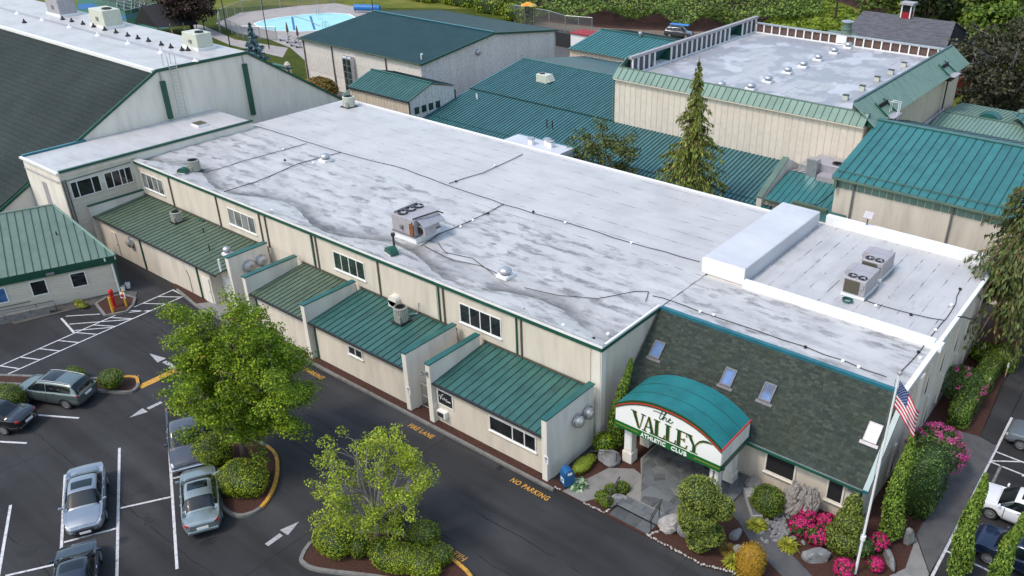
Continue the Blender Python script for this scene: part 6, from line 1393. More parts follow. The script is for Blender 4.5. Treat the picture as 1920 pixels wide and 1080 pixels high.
MB().obox((-59.986,30.749,3.200), (.55, 0, 0), (0, .45, 0), (0, 0, .22)).build('green_vent_box', 'green_trim', U1)
for q_ in ((-57.732,29.775,3.100), (-54.932,28.476,3.000)): MB().cyl(q_, Vector(q_) + Vector((0, 0, .55)), .045).build('vent_pipe', 'dark_metal', U1)

# ================================================================== CARS
def cr(P, t):
    """Catmull-Rom through control rows P at parameter t (array)"""
    P = np.asarray(P, float); n = len(P); i = np.clip(np.floor(t).astype(int), 0, n - 2); f = (t - i)
    sh = (-1,) + (1,) * (P.ndim - 1); f = f.reshape(sh)
    p0, p1, p2, p3 = P[np.clip(i - 1, 0, n - 1)], P[i], P[i + 1], P[np.clip(i + 2, 0, n - 1)]
    m1, m2 = (p2 - p0) * .38, (p3 - p1) * .38
    return (2 * f**3 - 3 * f**2 + 1) * p1 + (f**3 - 2 * f**2 + f) * m1 + (-2 * f**3 + 3 * f**2) * p2 + (f**3 - f**2) * m2
def section(st):
    x, zl, w, bz, tz, wt, cab = st          # x, sill height, half width, belt height, top height, half width of the top, cabin flag
    q = w * .985
    low = [(x, w * .86, zl), (x, w * .97, zl + (bz - zl) * .22), (x, w, zl + (bz - zl) * .6), (x, w * .965, bz)]
    if cab: up = [(x, w * .90, bz + .035), (x, wt + (w * .9 - wt) * .22, tz - .14), (x, wt * .82, tz - .03), (x, 0, tz)]
    else: up = [(x, w * .90, bz + .02), (x, w * .72, bz + (tz - bz) * .55), (x, w * .42, tz - .012), (x, 0, tz)]
    return low + up
def car(label, kind, paint_m, loc, heading, scale=1.0, front='lamp_clear', sunroof=False, roofrail=False, dark_lower=False, grp=None, plate=True):
    T = thing({'suv': 'parked_suv', 'sedan': 'parked_sedan', 'pickup': 'parked_pickup'}[kind], label, 'car' if kind != 'pickup' else 'pickup truck', loc, heading, group=grp)
    if kind == 'sedan':
        st = [(-2.42, .42, .56, .84, .87, .4, 0), (-2.32, .30, .76, .92, .97, .55, 0), (-1.95, .24, .885, .98, 1.04, .6, 0), (-1.52, .22, .91, .98, 1.07, .62, 1), (-.85, .2, .915, .965, 1.40, .60, 1), (-.2, .2, .92, .95, 1.465, .62, 1), (.42, .2, .92, .94, 1.42, .60, 1), (1.18, .2, .915, .92, 1.03, .70, 1), (1.30, .21, .91, .91, .985, .6, 0), (1.90, .22, .87, .84, .91, .6, 0), (2.26, .26, .74, .72, .78, .5, 0), (2.42, .36, .52, .60, .64, .3, 0)]
        wb, wr = (-1.42, 1.42), .335; ws, rs = (6.06, 6.98), (3.08, 3.98); sd = (3.35, 6.75, 4.85)
    elif kind == 'suv':
        st = [(-2.28, .50, .76, .95, 1.00, .6, 0), (-2.22, .40, .86, 1.02, 1.12, .66, 1), (-2.05, .32, .90, 1.05, 1.42, .66, 1), (-1.75, .28, .905, 1.05, 1.62, .64, 1), (-.9, .26, .91, 1.04, 1.69, .65, 1), (-.1, .26, .91, 1.02, 1.70, .65, 1), (.45, .26, .91, 1.01, 1.63, .63, 1), (1.18, .26, .905, .99, 1.13, .70, 1), (1.32, .27, .90, .98, 1.06, .6, 0), (1.95, .28, .88, .92, .99, .6, 0), (2.20, .34, .80, .80, .86, .5, 0), (2.28, .42, .70, .70, .73, .4, 0)]
        wb, wr = (-1.33, 1.36), .36; ws, rs = (6.06, 6.97), (1.10, 2.75); sd = (2.9, 6.75, 4.9)
    else:
        st = [(-2.85, .55, .86, 1.10, 1.14, .8, 0), (-2.75, .5, .96, 1.16, 1.18, .8, 0), (-1.3, .45, .97, 1.16, 1.18, .8, 0), (-.62, .42, .97, 1.15, 1.22, .8, 1), (-.5, .42, .97, 1.14, 1.74, .70, 1), (0.0, .42, .97, 1.13, 1.84, .71, 1), (.75, .42, .97, 1.12, 1.80, .70, 1), (1.50, .42, .96, 1.10, 1.24, .8, 1), (1.62, .42, .955, 1.09, 1.20, .7, 0), (2.30, .44, .93, 1.03, 1.12, .65, 0), (2.70, .46, .88, .94, 1.0, .6, 0), (2.80, .5, .80, .80, .84, .5, 0)]
        wb, wr = (-1.7, 1.85), .40; ws, rs = (6.06, 6.97), (3.1, 3.9); sd = (4.1, 6.75, 5.4)
    C_ = np.array([section(s) for s in st]); C_ = C_ * np.array([scale, scale, scale]); wb = [q * scale for q in wb]; wr *= scale
    full = np.concatenate([C_, (C_[:, :-1] * np.array([1, -1, 1]))[:, ::-1]], axis=1)          # t 0..14
    NS, NT_ = len(st), full.shape[1]
    def ev(s, t):
        a = cr(full, np.atleast_1d(np.asarray(s, float))); b = cr(np.swapaxes(a, 0, 1), np.atleast_1d(np.asarray(t, float))); return np.swapaxes(b, 0, 1)
    S = np.linspace(0, NS - 1, (NS - 1) * 6 + 1); Tt = np.linspace(0, NT_ - 1, (NT_ - 1) * 3 + 1); G_ = ev(S, Tt)
    Ra = wr * 1.13
    for xw in wb:
        dx = G_[:, :, 0] - xw; ins = np.abs(dx) < Ra; h = wr * .98 + np.sqrt(np.maximum(Ra * Ra - dx * dx, 0)); sel = ins & (G_[:, :, 2] < h) & (G_[:, :, 2] < .95 * scale); G_[:, :, 2] = np.where(sel, h, G_[:, :, 2])
    m = MB(); ni, nj = G_.shape[:2]; m.v = [tuple(p) for p in G_.reshape(-1, 3)]
    m.f = [(i * nj + j, i * nj + j + 1, (i + 1) * nj + j + 1, (i + 1) * nj + j) for i in range(ni - 1) for j in range(nj - 1)]
    m.f += [tuple(range(nj)), tuple((ni - 1) * nj + j for j in range(nj - 1, -1, -1))]; m.m = [0] * len(m.f)
    b = m.build('body', paint_m, T, local=True, smooth=True)
    es = b.modifiers.new('edges', 'EDGE_SPLIT'); es.split_angle = R(38)
    def patch(name, s0, s1, t0, t1, mat, off=.008, n=8, k=10, parent=b):
        s = np.linspace(s0, s1, n); t = np.linspace(t0, t1, k); P = ev(s, t); du = np.gradient(P, axis=0); dv = np.gradient(P, axis=1); N = np.cross(dv, du); N /= np.linalg.norm(N, axis=2, keepdims=True) + 1e-9
        c = P - np.array([P[:, :, 0].mean() * .9, 0, .7]); N *= np.sign((N * c).sum(2, keepdims=True)); P = P + N * off; q = MB(); q.v = [tuple(p) for p in P.reshape(-1, 3)]
        q.f = [(i * k + j, i * k + j + 1, (i + 1) * k + j + 1, (i + 1) * k + j) for i in range(n - 1) for j in range(k - 1)]; q.m = [0] * len(q.f)
        return q.build(name, mat, parent, local=True, smooth=True)
    patch('windscreen', ws[0], ws[1], 5.05, 8.95, 'glass_car', k=14); patch('rear_window', rs[0], rs[1], 5.1, 8.9, 'glass_car', k=14)
    for a, c_ in ((4.12, 4.98), (14 - 4.98, 14 - 4.12)):
        patch('side_window', sd[0], sd[2] - .06, a, c_, 'glass_car', k=5); patch('side_window', sd[2] + .06, sd[1], a, c_, 'glass_car', k=5)
    if sunroof: patch('sunroof', 4.75 if kind == 'sedan' else 4.3, 5.7 if kind == 'sedan' else 5.6, 6.1, 7.9, 'glass_car', off=.006)
    for s_ in (sd[2], 6.45 if kind != 'pickup' else 6.7):
        for a, c_ in ((.9, 3.95), (14 - 3.95, 14 - .9)): patch('door_seam', s_ - .02, s_ + .02, a, c_, 'mat_black', off=.003, n=2, k=8)
    if kind == 'sedan': patch('boot_seam', 2.72, 2.76, 4.6, 9.4, 'mat_black', off=.003, n=2, k=10)
    patch('bonnet_seam', NS - 1.62, NS - 1.58, 4.4, 9.6, 'mat_black', off=.003, n=2, k=10)
    for a in (4.5, 9.45): patch('bonnet_seam', NS - 4.4, NS - 1.62, a, a + .05, 'mat_black', off=.003, n=8, k=2)
    if roofrail:
        for sg in (-1, 1):
            P = ev(np.linspace(2.8, 6, 7), [5.75])[:, 0]; MB().tube([(p[0], p[1] * sg, p[2] + .05) for p in P], .022, 5).build('roof_rail', 'gal_metal', T, local=True)
    L0, L1 = G_[:, :, 0].min(), G_[:, :, 0].max(); wd = G_[:, :, 1].max(); lz = .62 * scale if kind == 'sedan' else (.80 * scale if kind == 'suv' else .88 * scale)
    for sg in (-1, 1):
        t0, t1 = (2.4, 3.9) if sg > 0 else (14 - 3.9, 14 - 2.4)
        patch('headlight', NS - 2.35, NS - 1.35, t0 if kind != 'pickup' else t0 - .3, t1 - .2 * 0, front, off=.012); patch('tail_light', .35, 1.25 if kind != 'suv' else 1.15, t0 + (.2 if sg > 0 else 0), t1 - (0 if sg > 0 else .2), 'lamp_red', off=.012)
        q = MB(); x_ = (1.0 if kind != 'pickup' else 1.1) * scale; z_ = (.98 if kind == 'sedan' else 1.06 if kind == 'suv' else 1.2) * scale
        q.obox((x_, sg * (wd - .06), z_), (.10, 0, 0), (0, sg * .20, .02), (0, 0, .14)); q.build('mirror', paint_m, T, local=True, bevel=.03)
        for sx in (5.2, 4.1):
            P = ev([sx], [3.0 if sg > 0 else 11.0])[0, 0]; MB().obox((P[0], P[1] - .02, P[2] - .03), (.18, 0, 0), (0, .04, 0), (0, 0, .035)).build('door_handle', 'chrome', T, local=True)
    for xw in wb:
        for sg in (-1, 1):
            c_ = Vector((xw, sg * (wd - .12), wr)); wh = MB(); n = 22
            pr_ = [(wr * .66, -.10), (wr * .96, -.10), (wr, -.06), (wr, .06), (wr * .96, .10), (wr * .66, .10)]
            vs = []; fs = []
            for r_, y_ in pr_: vs += [(c_.x + r_ * math.cos(6.28318 * k / n), c_.y + y_ * sg, c_.z + r_ * math.sin(6.28318 * k / n)) for k in range(n)]
            fs = [(i * n + k, i * n + (k + 1) % n, (i + 1) * n + (k + 1) % n, (i + 1) * n + k) for i in range(5) for k in range(n)]
            fs.append(tuple(range(n))); wh.add(vs, fs); wh.cyl(c_ + Vector((0, sg * .02, 0)), c_ + Vector((0, sg * .03, 0)), wr * .67, wr * .67, n)
            w_ = wh.build('wheel', 'black_rubber', T, local=True)
            rm = MB()
            for k in range(10): a = 6.28318 * k / 10; d_ = Vector((math.cos(a), 0, math.sin(a))); e_ = Vector((-math.sin(a), 0, math.cos(a))); rm.obox(c_ + d_ * wr * .12 - e_ * wr * .06 + Vector((0, sg * .05, 0)), d_ * wr * .5, e_ * wr * .12, Vector((0, sg * .045, 0)))
            rm.cyl(c_ + Vector((0, sg * .05, 0)), c_ + Vector((0, sg * .10, 0)), wr * .16, wr * .16, 12)
            m2 = []
            for r_, y_ in ((wr * .60, .05), (wr * .60, .105), (wr * .68, .105), (wr * .68, .05)): m2.append([(c_.x + r_ * math.cos(6.28318 * k / n), c_.y + y_ * sg, c_.z + r_ * math.sin(6.28318 * k / n)) for k in range(n)])
            rm.add(sum(m2, []), [(i * n + k, i * n + (k + 1) % n, ((i + 1) % 4) * n + (k + 1) % n, ((i + 1) % 4) * n + k) for i in range(4) for k in range(n)])
            rm.build('rim', 'gal_metal', w_, local=True)
    MB().box(L0 + .35, L1 - .35, -wd + .22, wd - .22, .2 * scale, .62 * scale).build('underbody', 'mat_black', T, local=True)
    gz = lz * .80; MB().box(L1 - .05, L1 + .012, -.42 * scale, .42 * scale, gz - .16, gz + .06).build('grille', 'dark_metal', T, local=True, bevel=.02)
    if kind == 'pickup':
        for k in range(3): MB().box(L1 - .03, L1 + .03, -.5, .5, gz - .12 + k * .07, gz - .09 + k * .07).build('grille_bar', 'chrome', T, local=True)
        MB().box(L1 - .1, L1 + .10, -.85, .85, .52, .68).build('bumper', 'chrome', T, local=True, bevel=.03)
        MB().box(-2.6, -.75, -.78, .78, 1.10, 1.20).build('bed_cover', 'mat_black', T, local=True)
    else:
        MB().box(L1 - .16, L1 - .0, -.62 * scale, .62 * scale, .30, .40).build('lower_intake', 'dark_metal', T, local=True, bevel=.02)
        MB().box(L0 - .03, L0 + .1, -.70 * scale, .70 * scale, .36, .52).build('rear_bumper', paint_m if kind == 'sedan' else 'dark_metal', T, local=True, bevel=.03)
    MB().box(L0 - .045, L0 - .02, -.26, .26, .58 * scale if kind == 'sedan' else .78 * scale, (.58 if kind == 'sedan' else .78) * scale + .13).build('number_plate', 'sign_white', T, local=True)
    if plate: MB().box(L1 + .012, L1 + .03, -.24, .24, gz - .20, gz - .08).build('number_plate', 'sign_white', T, local=True)
    return T
LOT = math.atan2(-.468, .884)
car('silver blue sedan with dark sunroof parked nose down between white lines', 'sedan', 'paint_silver_blue', (-39.25, 11.28, 0), LOT, sunroof=True, scale=.98)
car('dark navy sedan cut by the bottom edge behind the silver blue sedan', 'sedan', 'paint_dark_navy', (-34.3, 8.45, 0), LOT + math.pi, sunroof=True, scale=.97)
car('pale silver green sedan seen from behind beside the clipped island hedge', 'sedan', 'paint_silver_green', (-34.75, 14.72, 0), LOT + math.pi - .02, sunroof=True, scale=.98)
car('dark grey pickup truck half hidden under the big green maple', 'pickup', 'paint_grey', (-39.6, 16.9, 0), LOT, front='lamp_clear', scale=.95)
car('moss grey wagon-like car with roof rails beside the long planted island', 'suv', 'paint_moss', (-49.95, 14.75, 0), math.atan2(-.44, -.90), roofrail=True, sunroof=True, scale=.98)
car('black sedan cut by the left edge next to the moss grey car', 'sedan', 'paint_black', (-50.3, 11.4, 0), math.atan2(-.47, -.88), scale=.98)
car('white crossover with black wheels parked at the right by the building', 'suv', 'paint_white', (-1.45, 38.65, 0), math.pi, sunroof=True, scale=.98)
car('dark blue crossover below the white one, partly behind leafy columns', 'suv', 'paint_navy', (-.75, 35.4, 0), math.pi - .03, sunroof=True, scale=.98)
car('silver grey hatchback cut by the right edge beyond the striped bay', 'suv', 'paint_silver_blue', (-1.55, 45.35, 0), math.pi, scale=.96)
car('dark car in the shaded yard between ribbed hall and tan wing', 'suv', 'paint_black', (-72.5, 93.0, 0), R(100))
bv = car('distant grey van with blue tarpaulin over its roof at the thicket', 'suv', 'paint_grey', (-74.2, 125.5, 0), R(15), scale=1.05)

# ================================================================== PLANTS
NR = np.random.default_rng(11)
def quads_mesh(name, V4, mat):
    """V4: (N,4,3) separate leaf quads"""
    N = len(V4); me = bpy.data.meshes.new(name); me.vertices.add(N * 4); me.vertices.foreach_set('co', V4.reshape(-1).astype(np.float32))
    me.loops.add(N * 4); me.loops.foreach_set('vertex_index', np.arange(N * 4, dtype=np.int32)); me.polygons.add(N)
    me.polygons.foreach_set('loop_start', np.arange(0, N * 4, 4, dtype=np.int32)); me.polygons.foreach_set('loop_total', np.full(N, 4, dtype=np.int32))
    me.materials.append(MATS[mat]); me.update(calc_edges=True); return me
def nrm(a): return a / (np.linalg.norm(a, axis=-1, keepdims=True) + 1e-9)
def leaves(P, Nn, L, W, jitter=.6, droop=None):
    """rhombic leaves at P facing roughly Nn"""
    n = len(P); Nn = nrm(nrm(Nn) + NR.normal(0, jitter, (n, 3))); A = NR.normal(0, 1, (n, 3)) if droop is None else droop + NR.normal(0, .35, (n, 3))
    u = nrm(A - (A * Nn).sum(1, keepdims=True) * Nn); v = np.cross(Nn, u); s = NR.uniform(.65, 1.25, (n, 1)); l = L * s; w = W * s; b = Nn * (w * .18)
    return np.stack([P - u * l * .5, P - v * w * .5 + u * l * .08 + b, P + u * l * .5, P + v * w * .5 + u * l * .08 + b], axis=1)
def sphere_pts(n):
    p = NR.normal(0, 1, (n, 3)); return nrm(p)
def plant_obj(name, V4, mat, parent, loc=None):
    me = quads_mesh(name, V4 - np.array(wl(parent) if parent is not None else (0, 0, 0)), mat); o = put(bpy.data.objects.new(name, me), parent); WL[o.name] = Vector(wl(parent)); return o
def lump(d, k=0):
    """smooth bumpiness of a clipped shape in direction d"""
    return 1 + .05 * np.sin(d[:, 0] * 5 + k) * np.cos(d[:, 1] * 4 + 2 * k) + .04 * np.sin(d[:, 2] * 7 + d[:, 0] * 3 + k)
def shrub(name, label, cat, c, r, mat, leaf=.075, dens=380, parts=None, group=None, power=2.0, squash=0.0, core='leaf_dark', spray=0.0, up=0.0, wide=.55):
    """clipped shrub: dark inside, leafy skin; parts = list of (offset, radii)"""
    c = Vector(c); T = thing(name, label, cat, c, group=group)
    blobs = parts or [((0, 0, r[2]), r)]; Q = []; cm = MB(); tops = []
    for k, (o, rr) in enumerate(blobs):
        rr = np.array(rr); area = 4 * math.pi * ((rr[0] * rr[1]) ** 1.6 / 3 + (rr[0] * rr[2]) ** 1.6 / 3 + (rr[1] * rr[2]) ** 1.6 / 3) ** (1 / 1.6)
        n = int(area * dens); d = sphere_pts(n)
        if power != 2: e = np.sign(d) * np.abs(d) ** (2 / power); d2 = e / (np.abs(e) ** power).sum(1, keepdims=True) ** (1 / power)
        else: d2 = d
        f = lump(d, k + c.x)[:, None] * NR.normal(1, .02, (n, 1)) + NR.exponential(spray, (n, 1)) * .5 if spray else lump(d, k + c.x)[:, None] * NR.normal(1, .03, (n, 1)) * (1 + .07 * (NR.random((n, 1)) > .955))
        P = np.array(c) + np.array(o) + d2 * rr * f; N_ = d / rr
        ok = P[:, 2] > c.z + .03; Q.append(leaves(P[ok], N_[ok] + np.array([0, 0, up]) * np.linalg.norm(N_[ok], axis=1, keepdims=True), leaf, leaf * wide, .5))
        seg, rng_ = 16, 9; vs = []
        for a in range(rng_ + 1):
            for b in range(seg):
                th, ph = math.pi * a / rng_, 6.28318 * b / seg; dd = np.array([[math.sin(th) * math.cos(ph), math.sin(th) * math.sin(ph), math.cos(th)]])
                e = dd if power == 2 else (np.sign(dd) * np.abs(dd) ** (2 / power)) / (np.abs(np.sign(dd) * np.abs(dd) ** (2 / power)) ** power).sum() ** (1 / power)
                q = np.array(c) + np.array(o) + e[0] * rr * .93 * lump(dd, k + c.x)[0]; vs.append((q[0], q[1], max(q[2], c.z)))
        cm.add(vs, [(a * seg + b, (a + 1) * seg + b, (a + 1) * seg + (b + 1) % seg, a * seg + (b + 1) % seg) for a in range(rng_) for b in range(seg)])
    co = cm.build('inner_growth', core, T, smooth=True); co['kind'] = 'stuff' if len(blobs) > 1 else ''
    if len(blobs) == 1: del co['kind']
    plant_obj('foliage', np.concatenate(Q), mat, T)
    return T
def broad_tree(name, label, base, h, rad, mat, bark, clear=1.6, nl=9, nc=150, lpc=120, leaf=.20, clump=.55, seed=1, top=None, flat=1.0, group=None, rx=1.0, hollow=.35, trunk_r=.14, lean=(0, 0), rough=.18):
    rg = np.random.default_rng(seed); b = Vector(base); T = thing(name, label, 'tree', b, group=group); tm = MB()
    cz = clear + (h - clear) * .5; hz_ = (h - clear) * .5 * flat; C0 = np.array([b.x + lean[0], b.y + lean[1], b.z + cz])
    fork = b + Vector((lean[0] * .15, lean[1] * .15, clear * 1.02)); tm.tube([b, b + Vector((.03, .02, clear * .5)), fork], trunk_r * 1.25, 9, r1=trunk_r)
    nodes = []
    for i in range(nl):
        a = 6.28318 * (i + rg.uniform(-.3, .3)) / nl; el = rg.uniform(.25, 1.25) if i else 1.5
        d = np.array([math.cos(a) * math.cos(el), math.sin(a) * math.cos(el), math.sin(el)]); e = C0 + d * np.array([rad * rx, rad, hz_]) * rg.uniform(.6, .8); p0 = np.array(fork); mid = p0 * .45 + e * .55 + np.array([0, 0, -.25 * math.cos(el)]) * (h / 8) + rg.normal(0, .15, 3)
        pts = [p0, p0 * .75 + mid * .25 + rg.normal(0, .06, 3) + np.array([0, 0, .1]), mid, mid * .45 + e * .55 + rg.normal(0, .12, 3), e]; tm.tube([Vector(q) for q in pts], trunk_r * .55, 6, r1=trunk_r * .16); nodes += [np.array(q) for q in pts[1:]] + [(pts[1] + pts[2]) / 2, (pts[2] + pts[3]) / 2]
    nodes = np.array(nodes); Q = []
    for i in range(nc):
        d = nrm(rg.normal(0, 1, (1, 3)))[0]; r_ = rg.uniform(hollow, 1) ** .55; bump_ = 1 + rough * math.sin(d[0] * 4 + seed) * math.cos(d[1] * 5 + d[2] * 3); e = C0 + d * np.array([rad * rx, rad, hz_]) * r_ * bump_
        if e[2] < b.z + clear * .75: e[2] = b.z + clear * .75 + rg.uniform(0, .5)
        q = nodes[np.argmin(((nodes - e) ** 2).sum(1) + 3.0 * np.maximum(nodes[:, 2] - e[2], 0))]; mid = (q + e) / 2 + rg.normal(0, .08, 3) - np.array([0, 0, .06]); tm.tube([Vector(q), Vector(mid), Vector(e)], trunk_r * .16, 4, r1=trunk_r * .05)
        cr_ = clump * rg.uniform(.6, 1.25); n = int(lpc * (cr_ / clump) ** 2); dd = nrm(rg.normal(0, 1, (n, 3)) + np.array([0, 0, .35])); P = e + dd * np.array([1.15, 1.15, .8]) * cr_ * (rg.uniform(.25, 1, (n, 1)) ** .5)
        tw = e - mid; P = P + (rg.uniform(-1.1, .15, (n, 1)) * tw) * .6
        Q.append(leaves(P, dd + np.array([0, 0, .7]), leaf, leaf * .72, .6))
    tm.build('trunk', bark, T, smooth=True); plant_obj('crown', np.concatenate(Q), mat, T); return T
def conifer(name, label, base, h, rad, mat, bark, seed=1, droop=.55, levels=26, per=7, leaf=.5, z0=1.2, gap=.0, slim=1.0, cat='tree', group=None, sprays=26, hang=1.0):
    rg = np.random.default_rng(seed); b = Vector(base); T = thing(name, label, cat, b, group=group); tm = MB(); tm.tube([b, b + Vector((.05, 0, h * .5)), b + Vector((0, 0, h))], .035 * h * .55, 8, r1=.02); Q = []
    for i in range(levels):
        f = i / (levels - 1); z = z0 + (h * .97 - z0) * f; L = rad * (1 - f) ** slim * rg.uniform(.75, 1.1) + .12
        for k in range(max(3, int(per * (1 - .4 * f)))):
            a = rg.uniform(0, 6.283); l = L * rg.uniform(.6, 1.15); up_ = .25 * (1 - f); S_ = np.linspace(0, 1, 7); d = np.array([math.cos(a), math.sin(a)])
            pts = np.stack([b.x + d[0] * l * S_, b.y + d[1] * l * S_, b.z + z + l * (up_ * S_ - droop * S_ ** 2 * (1.1 - .5 * f))], 1); pts[5:, 2] += .10 * l * np.array([.2, .6]); tm.tube([Vector(q) for q in pts[::2]], .02 + .012 * l, 4, r1=.008)
            n = max(5, int(sprays * l / max(rad, .1) + 6)); t_ = rg.uniform(.12, 1.0, n); P = np.stack([np.interp(t_, S_, pts[:, j]) for j in range(3)], 1); side = np.array([-d[1], d[0], 0]); P = P + side * rg.normal(0, .10 * l + .03, (n, 1)) + np.array([0, 0, -1]) * rg.uniform(0, .42 * hang, (n, 1)) * leaf
            dr = np.tile(np.array([d[0] * .5, d[1] * .5, -1.0 * hang]), (n, 1)); Q.append(leaves(P, np.tile(np.array([d[0], d[1], .5]), (n, 1)), leaf, leaf * .30, .55, droop=dr))
    tm.build('trunk', bark, T, smooth=True); plant_obj('crown', np.concatenate(Q), mat, T); return T
def column(name, label, base, h, r, mat, seed=1, leaf=.16, dens=230, bend=(0, 0), taper=.55, group=None, wob=.14):
    rg = np.random.default_rng(seed); b = Vector(base); T = thing(name, label, 'tree', b, group=group); n = int(2 * math.pi * r * h * dens); f = rg.uniform(0, 1, n); th = rg.uniform(0, 6.283, n)
    def rad_(f, th): return r * (np.clip(1 - f, 0, 1) ** taper) * (1 + wob * np.sin(f * 17 + seed) * np.cos(th + seed) + wob * .7 * np.sin(th * 3 + f * 9)) * np.clip(.55 + f * 6, 0, 1) + .03
    def ctr(f): return np.stack([b.x + bend[0] * f ** 1.6 + .05 * np.sin(f * 9), b.y + bend[1] * f ** 1.6 + .05 * np.cos(f * 7), b.z + f * h], -1)
    d = np.stack([np.cos(th), np.sin(th), np.full(n, .15)], 1); P = ctr(f) + d * (rad_(f, th) * rg.normal(1, .07, n))[:, None]; up_ = np.tile(np.array([0, 0, -.8]), (n, 1)) + d * .5
    V = leaves(P, d, leaf, leaf * .42, .6, droop=up_)
    m = MB(); N1, N2 = 18, 12
    m.v = [tuple(ctr(np.array([i / N1]))[0] + np.array([math.cos(6.28318 * j / N2), math.sin(6.28318 * j / N2), 0]) * float(rad_(np.array([i / N1]), np.array([6.28318 * j / N2]))[0]) * .88) for i in range(N1 + 1) for j in range(N2)]
    m.f = [(i * N2 + j, i * N2 + (j + 1) % N2, (i + 1) * N2 + (j + 1) % N2, (i + 1) * N2 + j) for i in range(N1) for j in range(N2)]; m.m = [0] * len(m.f)
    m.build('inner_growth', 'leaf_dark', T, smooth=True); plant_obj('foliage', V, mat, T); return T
def tuft(name, label, c, r, mat, n=260, cat='plant', w=.035, group=None, h=1.0):
    """arching blades"""
    rg = np.random.default_rng(int(abs(c[0] * 100 + c[1] * 10))); T = thing(name, label, cat, c, group=group); Q = []; c = np.array(c); a = rg.uniform(0, 6.283, n); e = rg.uniform(.25, 1.35, n); l = r * rg.uniform(.7, 1.2, n); d = np.stack([np.cos(a), np.sin(a)], 1); side = np.stack([-np.sin(a), np.cos(a), np.zeros(n)], 1) * w
    prev = np.tile(c, (n, 1)) + np.concatenate([d * .1 * r, np.zeros((n, 1))], 1)
    for s in (.35, .7, 1.0):
        p = np.stack([c[0] + d[:, 0] * l * s * np.cos(e) ** .6, c[1] + d[:, 1] * l * s * np.cos(e) ** .6, c[2] + h * l * (np.sin(e) * s * 1.15 - .55 * s ** 2)], 1); k = 1.0 if s < 1 else .25; Q.append(np.stack([prev - side, prev + side, p + side * k, p - side * k], 1)); prev = p
    plant_obj('blades', np.concatenate(Q), mat, T); return T
def rhodo(label, c, r, petal, group='flowering rhododendrons in the entrance garden', nb=60):
    c = Vector(c); T = thing('rhododendron', label, 'flowering shrub', c, group=group); n = int(1200 * r * r * 3); d = sphere_pts(n); ok = d[:, 2] > -.5; d = d[ok]; P = np.array(c) + np.array([0, 0, r * .8]) + d * r * np.array([1, 1, .8]) * NR.uniform(.8, 1.0, (len(d), 1)); plant_obj('foliage', leaves(P, d, .13, .05, .6), 'leaf_laurel', T)
    Q = []; dd = sphere_pts(nb); dd = nrm(dd + np.array([0, 0, .45]))
    for q in dd:
        m_ = 30; e = sphere_pts(m_); P = np.array(c) + np.array([0, 0, r * .8]) + q * r * np.array([1.03, 1.03, .84]) + e * .085 * max(.7, r); Q.append(leaves(P, e + q, .075, .065, .3))
    plant_obj('blossom', np.concatenate(Q), petal, T); return T
def boulder(label, c, r, mat='rock', seed=1, tilt=(0, 0, 0), name='boulder', cat='rock', group=None):
    rg = np.random.default_rng(seed); T = thing(name, label, cat, c, group=group); seg, rn = 14, 9; vs = []; ph = rg.uniform(0, 6, 6)
    M = Matrix.Rotation(tilt[2], 3, 'Z') @ Matrix.Rotation(tilt[1], 3, 'Y') @ Matrix.Rotation(tilt[0], 3, 'X'); cuts = [(nrm(rg.normal(0, 1, (1, 3)))[0], rg.uniform(.55, .85)) for _ in range(9)]
    for a in range(rn + 1):
        for b in range(seg):
            th, p_ = math.pi * a / rn, 6.28318 * b / seg; d = np.array([math.sin(th) * math.cos(p_), math.sin(th) * math.sin(p_), math.cos(th)]); k = 1 + .10 * math.sin(3 * p_ + ph[0]) * math.sin(th) + .07 * math.sin(5 * th + ph[1] + 2 * p_) + rg.uniform(-.03, .03)
            for n_, q in cuts:
                t_ = d @ n_
                if t_ * k > q: k = q / t_
            v = M @ Vector((d[0] * r[0] * k, d[1] * r[1] * k, d[2] * r[2] * k)); vs.append((c[0] + v.x, c[1] + v.y, max(c[2] + r[2] * .55 + v.z, .02)))
    m = MB().add(vs, [(a * seg + b, (a + 1) * seg + b, (a + 1) * seg + (b + 1) % seg, a * seg + (b + 1) % seg) for a in range(rn) for b in range(seg)]); m.build('stone', mat, T, smooth=False); return T

# --- car park trees and their islands
broad_tree('maple_tree', 'big dense green maple standing in the left car park island', (-36.1, 18.05, .1), 9.3, 3.55, 'leaf_maple', 'bark', clear=1.5, nl=14, nc=260, lpc=270, leaf=.13, clump=.47, seed=4, trunk_r=.17, lean=(.55, .35), rx=1.0, hollow=.28, rough=.40)
broad_tree('young_tree', 'open yellow-green young tree showing grey limbs in the front island', (-25.75, 18.3, .1), 6.3, 2.7, 'leaf_yellow', 'bark_grey', clear=1.2, nl=14, nc=165, lpc=92, leaf=.105, clump=.30, seed=9, trunk_r=.12, hollow=.45, rough=.26)
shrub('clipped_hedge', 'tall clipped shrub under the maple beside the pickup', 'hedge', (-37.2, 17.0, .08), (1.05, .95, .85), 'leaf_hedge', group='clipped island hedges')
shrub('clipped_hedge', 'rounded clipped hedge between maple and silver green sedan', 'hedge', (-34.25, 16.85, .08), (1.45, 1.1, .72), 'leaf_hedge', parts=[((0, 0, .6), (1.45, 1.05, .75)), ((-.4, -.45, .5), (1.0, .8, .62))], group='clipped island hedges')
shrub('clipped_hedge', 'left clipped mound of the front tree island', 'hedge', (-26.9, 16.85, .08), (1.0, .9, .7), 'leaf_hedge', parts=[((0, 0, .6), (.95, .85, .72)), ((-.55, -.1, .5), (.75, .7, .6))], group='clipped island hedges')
shrub('clipped_hedge', 'small round shrub between the two front island mounds', 'hedge', (-25.75, 17.2, .08), (.42, .42, .5), 'leaf_box', group='clipped island hedges')
